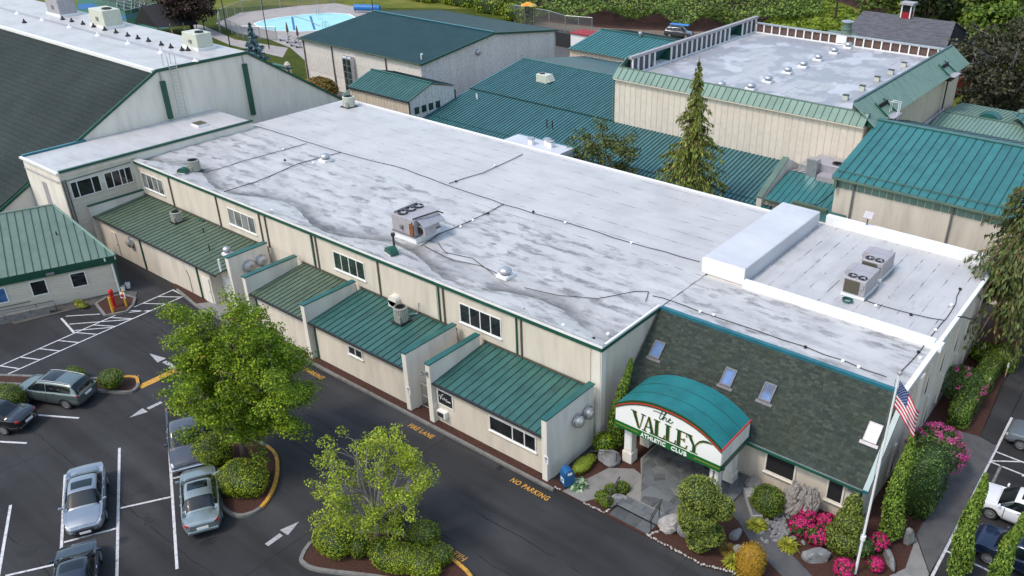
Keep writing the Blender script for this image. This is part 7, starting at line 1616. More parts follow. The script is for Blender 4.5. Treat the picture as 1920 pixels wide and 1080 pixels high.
shrub('clipped_hedge', 'long low clipped mound on the right of the front island', 'hedge', (-23.7, 18.0, .08), (1.5, .85, .55), 'leaf_hedge', parts=[((-.6, -.25, .5), (1.25, .75, .6)), ((.7, .35, .45), (1.2, .7, .55)), ((0, .0, .6), (.9, .6, .6))], group='clipped island hedges')
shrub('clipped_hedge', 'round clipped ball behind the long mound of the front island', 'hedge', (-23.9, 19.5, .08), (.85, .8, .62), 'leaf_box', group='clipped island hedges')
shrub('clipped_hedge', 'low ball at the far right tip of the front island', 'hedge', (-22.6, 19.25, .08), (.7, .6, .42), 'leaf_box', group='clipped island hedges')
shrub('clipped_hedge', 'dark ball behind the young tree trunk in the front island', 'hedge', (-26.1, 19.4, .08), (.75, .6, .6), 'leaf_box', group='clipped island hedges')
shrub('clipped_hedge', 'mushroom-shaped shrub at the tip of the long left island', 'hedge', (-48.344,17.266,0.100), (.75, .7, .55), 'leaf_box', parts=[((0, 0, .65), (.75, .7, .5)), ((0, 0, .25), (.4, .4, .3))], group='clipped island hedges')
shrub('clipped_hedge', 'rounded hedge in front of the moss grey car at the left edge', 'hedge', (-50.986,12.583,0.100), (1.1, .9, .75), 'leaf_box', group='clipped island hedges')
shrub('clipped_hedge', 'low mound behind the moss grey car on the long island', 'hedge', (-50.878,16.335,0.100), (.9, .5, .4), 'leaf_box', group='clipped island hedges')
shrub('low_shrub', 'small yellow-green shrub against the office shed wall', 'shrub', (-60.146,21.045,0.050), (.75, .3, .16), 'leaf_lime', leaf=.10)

# --- trees round the hall
conifer('weeping_cedar', 'tall drooping cedar rising behind the white-roofed hall', (-31.9, 57.2, 0), 15.2, 4.6, 'leaf_conifer', 'bark_red', seed=3, droop=.62, levels=34, per=10, leaf=.40, z0=2.5, slim=1.1, sprays=105, hang=1.3)
broad_tree('yew_tree', 'dim bushy tree behind the back edge of the white roof', (-41.0, 57.6, 0), 8.0, 3.4, 'leaf_dim', 'bark', clear=1.5, nl=8, nc=110, lpc=90, leaf=.22, clump=.6, seed=12, rough=.3)
T = conifer('weeping_cedar', 'multi-stemmed drooping cedar at the right edge beside the side walk', (-6.4, 54.0, 0), 14.8, 4.6, 'leaf_cedar', 'bark_red', seed=6, droop=.7, levels=36, per=10, leaf=.42, z0=4.2, slim=.75, sprays=95, hang=1.5)
MB().tube([(-6.5, 53.9, 0), (-6.9, 54.0, 2.5), (-7.2, 54.2, 6)], .28, 8, r1=.15).build('stem', 'bark_red', T, smooth=True); MB().tube([(-6.2, 53.8, 0), (-5.2, 53.8, 1.6), (-4.2, 54.4, 3.4), (-3.6, 55, 6)], .2, 8, r1=.1).build('stem', 'bark_red', T, smooth=True)
column('ivy_column', 'narrow green creeper climbing the wall left of the canopy', (-21.0, 31.0, 0), 5.0, .42, 'leaf_column', 5, bend=(-.1, 1.6), taper=.6)
column('columnar_conifer', 'tall narrow conifer beside the flagpole at the building corner', (-6.35, 33.2, .1), 6.2, .50, 'leaf_column', 2, bend=(-.05, .25), taper=.55, group='narrow conifers at the right')
column('columnar_conifer', 'twisted narrow conifer in front of the dark blue crossover', (-3.05, 32.9, .1), 5.9, .46, 'leaf_column', 8, bend=(0, .1), taper=.55, group='narrow conifers at the right', wob=.22)
column('columnar_conifer', 'narrow conifer cut by the bottom edge at the far right', (-1.35, 32.6, .1), 4.9, .44, 'leaf_column', 3, bend=(.15, .2), taper=.6, group='narrow conifers at the right', wob=.2)
shrub('laurel_hedge', 'big dark clipped laurel block beside the narrow corner conifer', 'hedge', (-5.95, 36.6, .08), (1.0, 1.6, 1.9), 'leaf_laurel', leaf=.12, dens=210, power=3.2, parts=[((0, 0, 1.7), (.95, 1.55, 2.0))])
shrub('privet_hedge', 'light green clipped hedge running along the side walk', 'hedge', (-6.3, 48.6, .08), (.6, 4.6, 1.0), 'leaf_column', leaf=.10, dens=240, power=3.4, parts=[((0, -2.6, .6), (.62, 2.0, .95)), ((.1, 1.6, .6), (.6, 2.3, .85)), ((.6, 4.4, .5), (.8, 1.0, .8))])
rhodo('pink rhododendron in full bloom above the dark laurel block', (-6.2, 39.4, .5), 1.5, 'petal_pink', nb=120); rhodo('mostly green rhododendron with few pink blooms against the hedge', (-6.9, 47.0, .3), 1.35, 'petal_pink', nb=16)
shrub('cedar_skirt', 'low green growth at the foot of the right hand cedar', 'shrub', (-6.8, 53.0, .08), (1.2, 1.0, .5), 'leaf_maple', leaf=.16, dens=120)

# --- entrance garden
T = thing('cloud_pruned_pine', 'tall cloud-pruned topiary in front of the right canopy column', 'tree', (-13.45, 27.2, .1))
Q = []; cm = MB(); MB().tube([(-13.45, 27.2, 0), (-13.4, 27.25, 1.5), (-13.55, 27.3, 3.0)], .12, 7, r1=.07).build('trunk', 'bark', T, smooth=True)
for o, rr in (((-.15, .1, 3.25), (1.0, .95, .74)), ((.95, .45, 2.75), (.5, .5, .62)), ((-.05, 0, 2.2), (.95, .9, .42)), ((-.15, .05, 1.6), (.9, .85, .42)), ((.45, .15, 1.15), (.8, .75, .42)), ((.15, -.1, .65), (.6, .55, .45))):
    rr = np.array(rr); n = int(4 * math.pi * (rr.mean() ** 2) * 330); d = sphere_pts(n); P = np.array([-13.45, 27.2, 0]) + np.array(o) + d * rr * (lump(d, o[2])[:, None] * NR.normal(1, .035, (n, 1))); Q.append(leaves(P, d / rr + np.array([0, 0, .4]), .12, .05, .7)); cm.lathe([(.02, -rr[2] * .9), (rr[0] * .6, -rr[2] * .72), (rr[0] * .88, -.1), (rr[0] * .8, rr[2] * .42), (rr[0] * .45, rr[2] * .8), (.02, rr[2] * .9)], (-13.45 + o[0], 27.2 + o[1], o[2]), 14)
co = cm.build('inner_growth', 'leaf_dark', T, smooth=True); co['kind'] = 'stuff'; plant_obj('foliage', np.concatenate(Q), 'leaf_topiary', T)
shrub('box_ball', 'round green clipped ball by the stone bench', 'shrub', (-11.85, 31.4, .08), (.86, .82, .78), 'leaf_box', leaf=.08, dens=320)
shrub('golden_dome', 'orange-gold clipped dome at the bottom edge of the garden', 'shrub', (-10.62, 27.12, .08), (.66, .62, .92), 'leaf_orange', leaf=.09, dens=330, power=2.4, core='leaf_orange')
shrub('cone_conifer', 'broad olive cone-shaped conifer near the flagpole', 'shrub', (-7.85, 31.4, .08), (1.1, 1.0, 1.0), 'leaf_conifer', leaf=.13, dens=240, parts=[((0, 0, .65), (.92, .85, .8)), ((.1, .1, 1.45), (.72, .65, .85)), ((.05, .2, 2.35), (.42, .4, .8))], spray=.03)
shrub('azalea_mass', 'loose green azalea right of the flagpole', 'shrub', (-6.95, 31.6, .08), (.5, .5, .45), 'leaf_laurel', leaf=.12, dens=150)
for c_, r_, lb_ in (((-10.0, 31.9, .1), .52, 'rear left red rhododendron of the cluster of four'), ((-9.0, 32.1, .1), .50, 'rear right red rhododendron of the cluster of four'), ((-9.95, 31.1, .1), .52, 'front left red rhododendron of the cluster of four'), ((-9.0, 31.0, .1), .55, 'front right red rhododendron of the cluster of four'), ((-7.2, 29.85, .1), .45, 'single bright red rhododendron by the flagpole foot'), ((-6.5, 32.4, .1), .46, 'dark red rhododendron between flagpole and narrow conifer'), ((-6.15, 31.0, .1), .36, 'small faded red rhododendron right of the flagpole')): rhodo(lb_, c_, r_, 'petal_red', nb=75)
tuft('golden_grass', 'golden grass tuft at the end of the stone bench', (-11.75, 30.15, .1), .62, 'leaf_lime', group='golden grass tufts'); tuft('golden_grass', 'golden grass tuft below the red rhododendron cluster', (-9.95, 29.85, .1), .62, 'leaf_lime', group='golden grass tufts')
tuft('golden_grass', 'larger golden grass tuft left of the orange dome', (-11.55, 27.35, .1), .60, 'leaf_lime', group='golden grass tufts'); tuft('golden_grass', 'golden grass tuft touching the orange dome', (-11.0, 27.2, .1), .5, 'leaf_lime', group='golden grass tufts'); tuft('bronze_grass', 'bronze tuft beside the cloud-pruned topiary', (-12.1, 27.9, .1), .5, 'leaf_rust')
boulder('pale upright boulder right of the slate steps', (-15.1, 27.45, .05), (.75, .5, .55), 'rock_pale', 3, (.2, -.3, .9)); boulder('smaller boulder tucked under the topiary', (-14.4, 27.6, .05), (.5, .4, .4), 'rock', 5, (.1, .2, .4)); boulder('long pale stone beside the left handrail', (-18.3, 27.4, .05), (.75, .28, .4), 'rock_pale', 8, (0, .1, 1.15))
boulder('dark rounded boulder below the creeper near the mailbox', (-20.4, 29.75, .05), (.75, .65, .6), 'rock', 11); boulder('angular slate grey rock in the mulch under the red rhododendrons', (-8.6, 29.95, .05), (.78, .52, .45), 'rock', 14, (.3, .2, .5)); boulder('long jagged rock right of the flagpole', (-5.75, 31.9, .05), (.95, .25, .35), 'rock', 17, (0, .2, 2.2)); boulder('upright slab rock beside the narrow corner conifer', (-5.45, 33.6, .05), (.38, .3, .75), 'rock', 21, (.1, 0, .6)); boulder('flat blue-grey rock behind the golden tufts', (-11.3, 28.0, .05), (.7, .5, .42), 'rock', 25, (.1, .2, .2)); boulder('mossy stone with white pebbles in the right garden mulch', (-12.3, 28.95, .05), (.28, .5, .3), 'rock', 27)
boulder('dark boulder in the corner bed behind the bench', (-13.1, 32.5, .05), (.6, .5, .55), 'rock', 31)
dw = boulder('large twisted grey driftwood stump leaning on the wall under the windows', (-10.75, 32.25, .05), (.95, .5, 1.35), 'driftwood', 35, (-.15, .35, .1), name='driftwood_stump', cat='driftwood')
rg = np.random.default_rng(3)
for k in range(26):
    a0 = -2.9 + k * .115 + rg.normal(0, .05); w0 = rg.uniform(-.12, .12); P = []
    for f_ in np.linspace(0, 1, 7):
        a = a0 + .35 * math.sin(f_ * 2.2) + w0 * f_; rr_ = (1.02 - .45 * f_ ** 1.6) * (1 + .06 * math.sin(f_ * 9 + k)); P.append(Vector((-10.75 + rr_ * .98 * math.cos(a) + .35 * f_, 32.2 + rr_ * .55 * math.sin(a) + .12 * f_, .1 + 2.05 * f_ + rg.uniform(-.04, .04))))
    n0 = rg.integers(0, 3); P = [q + Vector((rg.normal(0, .05), rg.normal(0, .04), rg.normal(0, .05))) for q in P[n0:7 - rg.integers(0, 2)]]; MB().tube(P, rg.uniform(.07, .17), 6, r1=rg.uniform(.03, .10)).build('root', 'driftwood', dw)
rock_m = MB().lathe([(.10, -.05), (.17, .03), (.11, .12), (.02, .15)], (0, 0, 0), 7).mesh('lava_stone', 'pebble_white'); rk = thing('lava_rockery', 'bed of rough dark grey stones spilling below the driftwood', 'rockery', (-11, 31, 0)); me = MB().lathe([(.10, -.05), (.17, .03), (.11, .12), (.02, .15)], (0, 0, 0), 6).mesh('stone', 'rock')
instances('stone', me, rk, [Matrix.Translation((-10.9 + rg.normal(0, .45) + .0, 31.1 + rg.normal(0, .75), .14)) @ Matrix.Rotation(rg.uniform(0, 6), 4, 'Z') @ Matrix.Diagonal((rg.uniform(.5, 1.2), rg.uniform(.5, 1), rg.uniform(.4, 1), 1)) for _ in range(110)])
tuft('hosta', 'variegated hosta with white-edged leaves beside the mailbox', (-20.55, 27.25, .1), .62, 'leaf_hosta', n=150, w=.085, h=.8)
shrub('round_shrub', 'bright green leafy shrub against the end wall by the dark boulder', 'shrub', (-21.1, 30.3, .08), (.62, .55, .62), 'leaf_maple', leaf=.15, dens=170)
for i, (x_, y_, r_) in enumerate(((-18.95, 27.05, .34), (-18.55, 26.95, .36), (-18.85, 27.75, .34), (-18.45, 28.25, .36))): shrub('dwarf_pine', 'soft green dwarf mound in the little bed left of the steps, %s' % ['front left', 'front right', 'middle', 'rear'][i], 'shrub', (x_, y_, .1), (r_, r_, r_ * .85), 'leaf_box', leaf=.09, dens=380, group='dwarf mounds left of the steps')
shrub('gold_creeper', 'yellow-green creeping plant along the lean-to end wall', 'plant', (-21.2, 28.6, .08), (.45, .9, .28), 'leaf_lime', leaf=.08, dens=160, core='leaf_box')
tuft('fern', 'small green fern in the dark corner bed', (-13.2, 32.1, .1), .35, 'leaf_maple', n=70, w=.05)
shrub('rusty_shrub', 'rust-tinted bushy shrub below the ribbed hall', 'shrub', (-89.011,64.706,0.000), (2.2, 1.6, 1.5), 'leaf_rust', leaf=.3, dens=60)
conifer('blue_spruce', 'small blue spruce peeping over the gable hall roof', (-103.994,65.901,0.000), 7.6, 2.5, 'leaf_blue', 'bark', seed=5, droop=.15, levels=22, per=11, leaf=.5, z0=.4, sprays=70, hang=.5)

# ================================================================== POOL, LAWN, COURTS
def fence(name, label, pts, h=2.0, step=3.0, post='gal_metal', net='chain_link', group=None, dark=False):
    P = [Vector((p[0], p[1], 0)) for p in pts]; T = thing(name, label, 'fence', P[0], group=group); pm = MB().cyl((0, 0, 0), (0, 0, h), .06, .06, 6).mesh('post', post); M_ = []; net_ = MB(); rl = MB()
    for a, b in zip(P[:-1], P[1:]):
        L = (b - a).length; n = max(1, round(L / step)); M_ += [Matrix.Translation(a.lerp(b, k / n)) for k in range(n)]; net_.quad(a, b, b + Vector((0, 0, h)), a + Vector((0, 0, h))); rl.cyl(a + Vector((0, 0, h)), b + Vector((0, 0, h)), .04, .04, 5)
    M_.append(Matrix.Translation(P[-1])); instances('post', pm, T, M_); net_.build('netting', net, T); rl.build('top_rail', post, T); return T
def flat(name, pts, z, mat):
    m = MB(); m.poly([Vector((p[0], p[1], z)) for p in pts]); return struct(name, m, mat)
flat('lawn', [(-170, 60), (-100, 60), (-98, 118), (-118, 122), (-150, 100)], .0, 'lawn')
flat('pool_deck', [(-142.322,83.841,0.000), (-147.727,92.129,0.000), (-145.448,103.259,0.000), (-142.521,109.492,0.000), (-128.585,109.613,-0.000), (-111.637,111.939,0.000), (-95.524,88.639,0.000), (-103.024,74.228,0.000), (-116.766,80.331,0.000), (-124.450,81.930,0.000), (-132.612,81.557,0.000)], .03, 'deck_concrete')
flat('garden_path', [(-145.434,81.244,0.000), (-142.408,81.380,0.000), (-128.657,78.454,0.000), (-117.079,80.073,0.000), (-112.395,75.710,0.000), (-125.907,75.704,0.000), (-142.425,79.030,0.000)], .02, 'deck_concrete')
pool = [(-136.857,87.799,0.000), (-132.801,86.463,0.000), (-129.571,86.583,0.000), (-125.995,88.711,0.000), (-123.993,91.500,0.000), (-124.450,96.348,-0.000), (-126.924,101.684,0.000), (-131.622,103.641,0.000), (-134.949,102.197,-0.000), (-137.223,98.266,0.000), (-138.346,93.398,0.000), (-138.021,89.883,-0.000)]
pc = sum((Vector(p) for p in pool), Vector()) / len(pool)
flat('pool_coping', [pc + (Vector(p) - pc) * 1.045 for p in pool], .05, 'white_paint'); flat('pool_water', pool, .06, 'pool_water')
for a, b in (((-135.111,98.057,0.000), (-125.027,91.209,0.000)), ((-137.159,95.686,0.000), (-127.250,88.793,0.000))): paint([a, b], .35, 'court_blue', .07, 'pool_lane_line')
fence('chain_fence', 'chain-link fence curving round the far side of the pool', [(-134.736,79.795,-0.000), (-142.592,84.832,0.000), (-147.361,92.437,0.000), (-145.448,103.259,0.000), (-142.521,109.492,0.000), (-142.979,111.417,0.000)], 2.1, 3.2)
fence('chain_fence', 'chain-link fence between the path and the pool deck', [(-135.438,81.428,0.000), (-127.558,79.362,0.000), (-122.811,82.257,0.000)], 2.1, 3)
fence('chain_fence', 'galvanised chain-link fence in front of the bramble thicket', [(-103.390,117.579,0.000), (-100.714,117.346,-0.000), (-99.039,117.530,0.000), (-95.169,117.188,0.000), (-90.353,115.497,0.000), (-88.114,116.249,0.000), (-85.894,116.996,-0.000)], 3.0, 4)
for i, (q, h_) in enumerate((((-118.650,77.835,0.000), 7.5), ((-122.173,73.539,-0.000), 10.5), ((-128.477,106.959,0.000), 8), ((-137.415,78.673,0.000), 4))):
    T = thing('light_mast', ['thin dark mast at the near edge of the pool', 'thin dark mast rising from the lawn left of the spruce', 'thin mast behind the blue pool reel', 'short dark post beside the plum tree'][i], 'light mast', q, group='masts round the pool'); q = Vector(q); MB().cyl(q, q + Vector((0, 0, h_)), .09, .05, 8).build('mast', 'court_screen' if False else 'dark_metal', T); MB().box(q.x - .25, q.x + .25, q.y - .1, q.y + .1, h_ * .97, h_).build('lamp_head', 'dark_metal', T)
T = thing('pool_reel', 'bright blue rolled pool cover on its reel', 'pool reel', (-130.020,107.025,-0.000)); q = Vector((-130.020,107.025,-0.000)); MB().cyl(q + Vector((-2.2, -1.2, .9)), q + Vector((2.0, 1.2, .9)), .55, .55, 12).build('cover_roll', 'tarp_blue', T); MB().prism([q + Vector((-2.2, -1.2, .1)), q + Vector((-2.5, -1.0, 1.2)), q + Vector((-1.9, -1.3, 1.2))], (.1, .1, 0)).build('stand', 'dark_metal', T)
for i, q in enumerate(((-122.779,84.350,0.000), (-119.255,83.670,0.000))):
    T = thing('folded_parasol', ['folded brown parasol by the pool, left one', 'folded brown parasol by the pool, right one'][i], 'parasol', q, group='folded parasols'); q = Vector(q); MB().cyl(q, q + Vector((0, 0, 2.3)), .05).build('pole', 'dark_metal', T); MB().lathe([(.06, 1.0), (.22, 1.1), (.12, 2.1), (.03, 2.6)], q, 8).build('canopy', 'louver_brown', T)
lg = None
for i, q in enumerate(((-121.513,82.818,0.000), (-119.386,82.560,0.000), (-116.995,81.583,0.000), (-115.449,81.414,-0.000))):
    T = thing('pool_lounger', 'dark pool lounger on the deck, %s from the left' % ['first', 'second', 'third', 'fourth'][i], 'lounger', q, R(30), group='loungers by the pool'); MB().box(-.9, .4, -.3, .3, .3, .36).build('seat', 'grey_metal', T, local=True); MB().prism([(.4, -.3, .3), (1.0, -.3, .85), (1.0, -.3, .91), (.4, -.3, .36)], (0, .6, 0)).build('backrest', 'grey_metal', T, local=True)
    for x_ in (-.8, .6): MB().box(x_, x_ + .05, -.3, .3, 0, .3).build('leg', 'dark_metal', T, local=True)
for q_, lb_ in (((-125.308,93.861,-0.000), 'chrome pool ladder at the near edge of the pool'), ((-135.444,100.430,-0.000), 'chrome pool ladder at the far edge of the pool')):
    T = thing('pool_ladder', lb_, 'pool ladder', q_); q = Vector(q_)
    for s_ in (-.3, .3): MB().tube([q + Vector((s_, -.5, .05)), q + Vector((s_, -.4, .9)), q + Vector((s_, .2, .9)), q + Vector((s_, .3, .06))], .05, 5).build('rail', 'chrome', T)
tag(MB().tube([(-137.283,96.234,0.000), (-131.668,95.195,0.000), (-126.500,93.455,0.000)], .06, 5).build('lane_rope', 'grey_metal'), 'thin rope lying across the pool', 'rope').location.z = .1
# tennis courts
flat('tennis_court', [(-188.487,83.113,-0.000), (-179.429,87.560,0.000), (-154.525,82.422,0.000), (-147.316,80.886,0.000), (-144.586,76.657,0.000), (-148.434,68.433,0.000), (-172.194,74.264,0.000)], .02, 'court_green'); flat('court_surface', [(-151.099,77.119,-0.000), (-149.600,78.978,0.000), (-145.683,78.062,0.000), (-145.461,75.929,-0.000)], .03, 'court_blue'); flat('court_surface', [(-177.658,77.473,0.000), (-177.533,79.808,0.000), (-172.523,78.909,0.000), (-172.514,75.378,0.000)], .03, 'court_blue'); flat('court_surface', [(-160.920,77.054,-0.000), (-159.931,79.855,0.000), (-157.971,75.690,-0.000)], .03, 'court_blue')
fence('court_fence', 'dark green screened fence of the tennis courts', [(-151.089,72.974,-0.000), (-154.493,81.798,0.000), (-166.382,83.380,0.000), (-179.418,82.796,0.000)], 2.6, 5, 'gal_metal', 'court_screen'); fence('court_fence', 'wire fence behind the tennis court bleachers', [(-176.782,80.444,0.000), (-170.592,79.823,0.000), (-158.634,82.954,-0.000)], 3.0, 4)
for i, (q, q2) in enumerate((((-167.563,79.554,0.000), (-161.414,79.273,0.000)), ((-164.073,81.107,0.000), (-159.216,80.456,0.000)))):
    T = thing('bleacher', ['left silver bleacher by the tennis courts', 'right silver bleacher by the tennis courts'][i], 'bleacher', q, group='bleachers'); a, b = Vector(q), Vector(q2)
    for k in range(4): MB().obox(a + Vector((-.7 * k, .5 * k, .45 + .42 * k)), b - a, Vector((-.3, .25, 0)), (0, 0, .08)).build('bench_board', 'chrome', T)
    for f_ in (0.05, .5, .95): MB().prism([a.lerp(b, f_) + Vector((0, 0, 0)), a.lerp(b, f_) + Vector((-2.4, 1.7, 0)), a.lerp(b, f_) + Vector((-2.4, 1.7, 1.7)), a.lerp(b, f_) + Vector((0, 0, .45))], (.08, .06, 0)).build('support', 'gal_metal', T)
T = thing('black_tent', 'black pitched tent roof beyond the gable hall', 'tent', (-142.089,71.536,0.000)); q = Vector((-142.089,71.536,0.000)); MB().prism([q + Vector((-3.5, 0, 1.6)), q + Vector((0, 0, 4.6)), q + Vector((3.5, 0, 1.6))], (2.5, 5.5, 0)).build('canopy', 'tent_black', T)
for dx, dy in ((-3.3, .2), (3.3, .2), (5.7, 5.3)): MB().cyl(q + Vector((dx, dy, 0)), q + Vector((dx, dy, 1.65)), .06).build('leg', 'dark_metal', T)
for i, q in enumerate(((-138.027,73.309,0.000), (-137.147,75.096,0.000))):
    q = Vector(q); T = thing('wooden_trestle', ['left wooden a-frame on the lawn', 'right wooden a-frame on the lawn under the plum tree'][i], 'trestle', q, group='a-frames on the lawn')
    for s_ in (-1, 1): MB().tube([q + Vector((s_ * .5, 0, 0)), q + Vector((0, 0, 2.0))], .07, 5).build('leg', 'wood_post', T)
broad_tree('plum_tree', 'purple-leaved plum tree on the lawn by the courts', (-138.112,76.995,0.000), 9.2, 4.8, 'leaf_plum', 'plum_leaf_bark', clear=1.6, nl=9, nc=120, lpc=60, leaf=.42, clump=.9, seed=21, trunk_r=.28)
# yard things behind
T = thing('red_roof_shed', 'white shed with dark red roof behind the tan wing', 'shed', (-81.076,104.951,0.000)); q = Vector((-81.076,104.951,0.000)); MB().box(q.x, q.x + 4.2, q.y, q.y + 3, 0, 3.0).build('wall', 'white_paint', T); MB().box(q.x - .2, q.x + 4.4, q.y - .2, q.y + 3.2, 3.002, 3.15).build('roof', 'barn_red', T)
T = thing('yard_wall', 'dark timber wall with brown top across the shaded yard', 'wall', (-86.344,108.294,-0.000)); q = Vector((-86.064,107.533,0.000)); MB().box(q.x, q.x + 6.5, q.y, q.y + .2, 0, 2.2).build('wall_panel', 'dark_metal', T); MB().box(q.x, q.x + 6.5, q.y + .21, q.y + 5, 1.2, 1.3).build('deck', 'dirt', T)
for i, (q, mt) in enumerate((((-100.819,118.486,0.000), 'umbrella_orange'), ((-100.340,117.050,0.000), 'umbrella_orange'), ((-99.110,117.470,0.000), 'sign_gold'))):
    q = Vector(q); T = thing('flower_parasol', ['orange flower-shaped parasol behind the others', 'orange flower-shaped parasol in front', 'yellow flower-shaped parasol on the right'][i], 'parasol', q, group='flower-shaped parasols at the fence'); MB().cyl(q, q + Vector((0, 0, 3.4)), .07).build('pole', 'dark_metal', T)
    MB().lathe([(.85, 3.3), (.8, 3.4), (.4, 3.6), (.05, 3.65)], q, 9).build('canopy', mt, T)
tp = thing('blue_tarp', 'blue tarpaulin bundle on the roof of the distant van', 'tarpaulin', (-74.2, 125.5, 1.9)); MB().prism([(-75.8, 124.9, 1.9), (-72.6, 125.6, 1.9), (-72.9, 126.6, 1.9), (-76.1, 125.9, 1.9)], (0, 0, .22)).build('sheet', 'tarp_blue', tp, bevel=.08)
flat('dirt_verge', [(-101, 118), (-88, 117.5), (-70, 122), (-58, 133), (-62, 140), (-80, 129), (-100, 122)], .015, 'dirt')
flat('yard_road', [(-112, 122), (-99, 116), (-86, 112), (-62, 112), (-62, 119), (-84, 117), (-100, 120), (-112, 126)], .012, 'asphalt')

# ================================================================== THICKET AND WOOD
def mass(name, region, n, hfun, leaf, mat, label, cat, up=.9):
    """leafy ground cover: region = polygon, hfun = height above ground"""
    P_ = np.array([(p[0], p[1]) for p in region]); lo, hi_ = P_.min(0), P_.max(0); pts = NR.uniform(lo, hi_, (n * 2, 2)); ins = np.zeros(len(pts), bool); j = len(P_) - 1
    for i in range(len(P_)):
        c = ((P_[i, 1] > pts[:, 1]) != (P_[j, 1] > pts[:, 1])) & (pts[:, 0] < (P_[j, 0] - P_[i, 0]) * (pts[:, 1] - P_[i, 1]) / (P_[j, 1] - P_[i, 1] + 1e-9) + P_[i, 0]); ins ^= c; j = i
    pts = pts[ins][:n]; h = hfun(pts[:, 0], pts[:, 1]); g = .4; N_ = np.stack([-(hfun(pts[:, 0] + g, pts[:, 1]) - h) / g, -(hfun(pts[:, 0], pts[:, 1] + g) - h) / g, np.full(len(pts), up)], 1)
    z = h * (1 - .22 * NR.uniform(0, 1, len(pts)) ** 2.5); V = leaves(np.stack([pts[:, 0], pts[:, 1], z], 1), N_, leaf, leaf * .6, .55); o = put(bpy.data.objects.new(name, quads_mesh(name, V, mat))); return tag(o, label, cat, kind='stuff')
def hill(seed, base, amp, sc):
    r = np.random.default_rng(seed); k = r.normal(0, 1, (14, 2)) / sc * np.linspace(.6, 3.2, 14)[:, None]; ph = r.uniform(0, 6.28, 14); a = np.linspace(1, .28, 14)
    return lambda x, y: np.maximum(.15, base + amp * sum(a[i] * np.sin(k[i, 0] * x + k[i, 1] * y + ph[i]) for i in range(14)) / 2.6)
bramble = [(-150, 128), (-118, 123), (-101, 121), (-88, 124), (-76, 130), (-64, 140), (-60, 150), (-66, 165), (-80, 190), (-150, 190)]
mass('bramble_thicket', bramble, 90000, hill(2, 2.6, 1.25, 3.2), .55, 'leaf_thicket', 'bramble thicket', 'thicket')
flat('thicket_ground', bramble, .05, 'mulch')
reed = [(-66, 140), (-58, 136), (-52, 142), (-54, 156), (-64, 168), (-76, 182), (-84, 186), (-70, 160)]
mass('tall_grass', reed, 14000, hill(5, 1.2, .4, 3), .85, 'leaf_reed', 'tall grass', 'grass', up=.15)
wood = [(-170, 186), (-80, 186), (-62, 172), (-50, 152), (-26, 146), (40, 140), (40, 330), (-170, 330)]
mass('woodland_undergrowth', wood, 42000, hill(8, 3.2, 1.8, 6), 1.5, 'leaf_wood', 'undergrowth of the wood', 'wood'); flat('woodland_floor', wood, .04, 'mulch')
for i, (q, r_) in enumerate((((-122, 123.5), (5.5, 1.6, 1.6)), ((-112.5, 121.5), (3.6, 1.5, 1.7)), ((-103.5, 118.8), (3.4, 1.4, 1.6)), ((-131.0, 122), (3.2, 1.5, 1.8)))):
    shrub('boundary_hedge', 'clipped boundary hedge beyond the ribbed hall, %s' % ['longest one', 'middle one', 'nearest the orange parasols', 'farthest left'][i], 'hedge', (q[0], q[1], 0), r_, 'leaf_hedge', leaf=.34, dens=22, power=3.4, parts=[((0, 0, r_[2] * .8), r_)], group='boundary hedges')
# individual trees of the wood: three crowns, copied and turned
tp_ = []
for k, (mt, h_, rd) in enumerate((('leaf_wood', 11, 5.2), ('leaf_woodlime', 9, 4.6), ('leaf_dark', 12, 5.0))):
    t_ = broad_tree('woodland_tree', 'tree', (0, 0, 0), h_, rd, mt, 'bark', clear=1.2, nl=6, nc=75, lpc=42, leaf=.75, clump=1.35, seed=40 + k, trunk_r=.25, hollow=.5); tp_.append(t_)
cf_ = conifer('woodland_fir', 'fir', (0, 0, 0), 15, 3.8, 'leaf_cedar', 'bark', seed=31, droop=.35, levels=20, per=8, leaf=.9, z0=.8, sprays=16, hang=.5)
kinds = {0: 'dense mid-green tree', 1: 'light yellow-green tree', 2: 'dark tree', 3: 'tall fir'}
ORD = ['first', 'second', 'third', 'fourth', 'fifth', 'sixth', 'seventh', 'eighth', 'ninth', 'tenth', 'eleventh', 'twelfth', 'thirteenth', 'fourteenth']
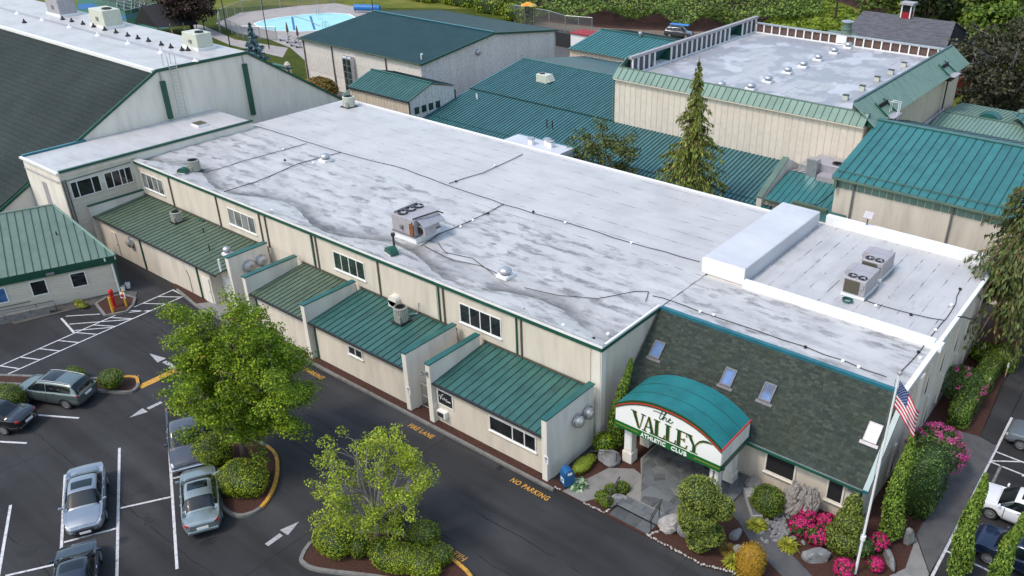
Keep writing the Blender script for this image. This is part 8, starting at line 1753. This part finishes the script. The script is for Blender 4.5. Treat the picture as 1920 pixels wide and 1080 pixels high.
spots = [(0, -48, 160, 1.0), (2, -42, 152, .9), (1, -37, 160, 1.0), (0, -31, 150, 1.0), (1, -25, 146, 1.05), (2, -20, 150, 1.1), (3, -22.5, 127, 1.0), (1, -29, 139.5, .95), (0, -15, 140, 1.1), (2, -9, 145, 1.1), (0, -55, 178, 1.1), (2, -46, 182, 1.1), (1, -38, 178, 1.1), (0, -30, 172, 1.1), (2, -22, 175, 1.2), (0, -13, 166, 1.2), (1, -5, 160, 1.1), (2, -66, 196, 1.1), (0, -78, 203, 1.2), (1, -90, 200, 1.0), (2, -104, 203, 1.2), (0, -118, 201, 1.2), (2, -134, 205, 1.2), (0, -60, 215, 1.3), (2, -44, 212, 1.3), (0, -28, 205, 1.3), (3, -16, 123, .9), (2, -12, 126, 1.0), (0, -6, 130, 1.0), (3, -36, 196, 1.2)]
for i, (k, x_, y_, s_) in enumerate(spots):
    src = (tp_ + [cf_])[k]; used = src.location.length > 1; o = copy_tree(src) if used else src
    o.location = (x_, y_, 0); o.scale = (s_, s_, s_ * (1 + .1 * math.sin(i * 2.3))); o.rotation_euler = (0, 0, i * 1.7)
    o['label'] = '%s of the far wood, %s of its kind from the left' % (kinds[k], ORD[sorted([q[1] / q[2] for q in spots if q[0] == k]).index(x_ / y_)]); o['group'] = '%ss of the far wood' % kinds[k]; o['category'] = 'tree'
broad_tree('bare_limbed_tree', 'big dim tree with bare pale twigs at the right edge beyond the gym', (-19.950,107.943,0.000), 12.0, 6.6, 'leaf_dusk', 'bark_grey', clear=1.0, nl=12, nc=190, lpc=46, leaf=.5, clump=1.0, seed=33, trunk_r=.3, hollow=.35)
conifer('dark_fir', 'dark fir standing between gym corner and the bare-limbed tree', (-21.0, 113, 0), 11.5, 3.6, 'leaf_cedar', 'bark', seed=17, droop=.4, levels=22, per=9, leaf=.7, z0=.5, sprays=26, hang=.6)
tag(MB().cyl((-57.222,149.948,-0.000), Vector((-57.222,149.948,-0.000)) + Vector((0, 0, 9)), .22, .16, 8).build('utility_pole', 'plum_leaf_bark'), 'dark wooden pole standing before the wood, left of the grey barn', 'pole')
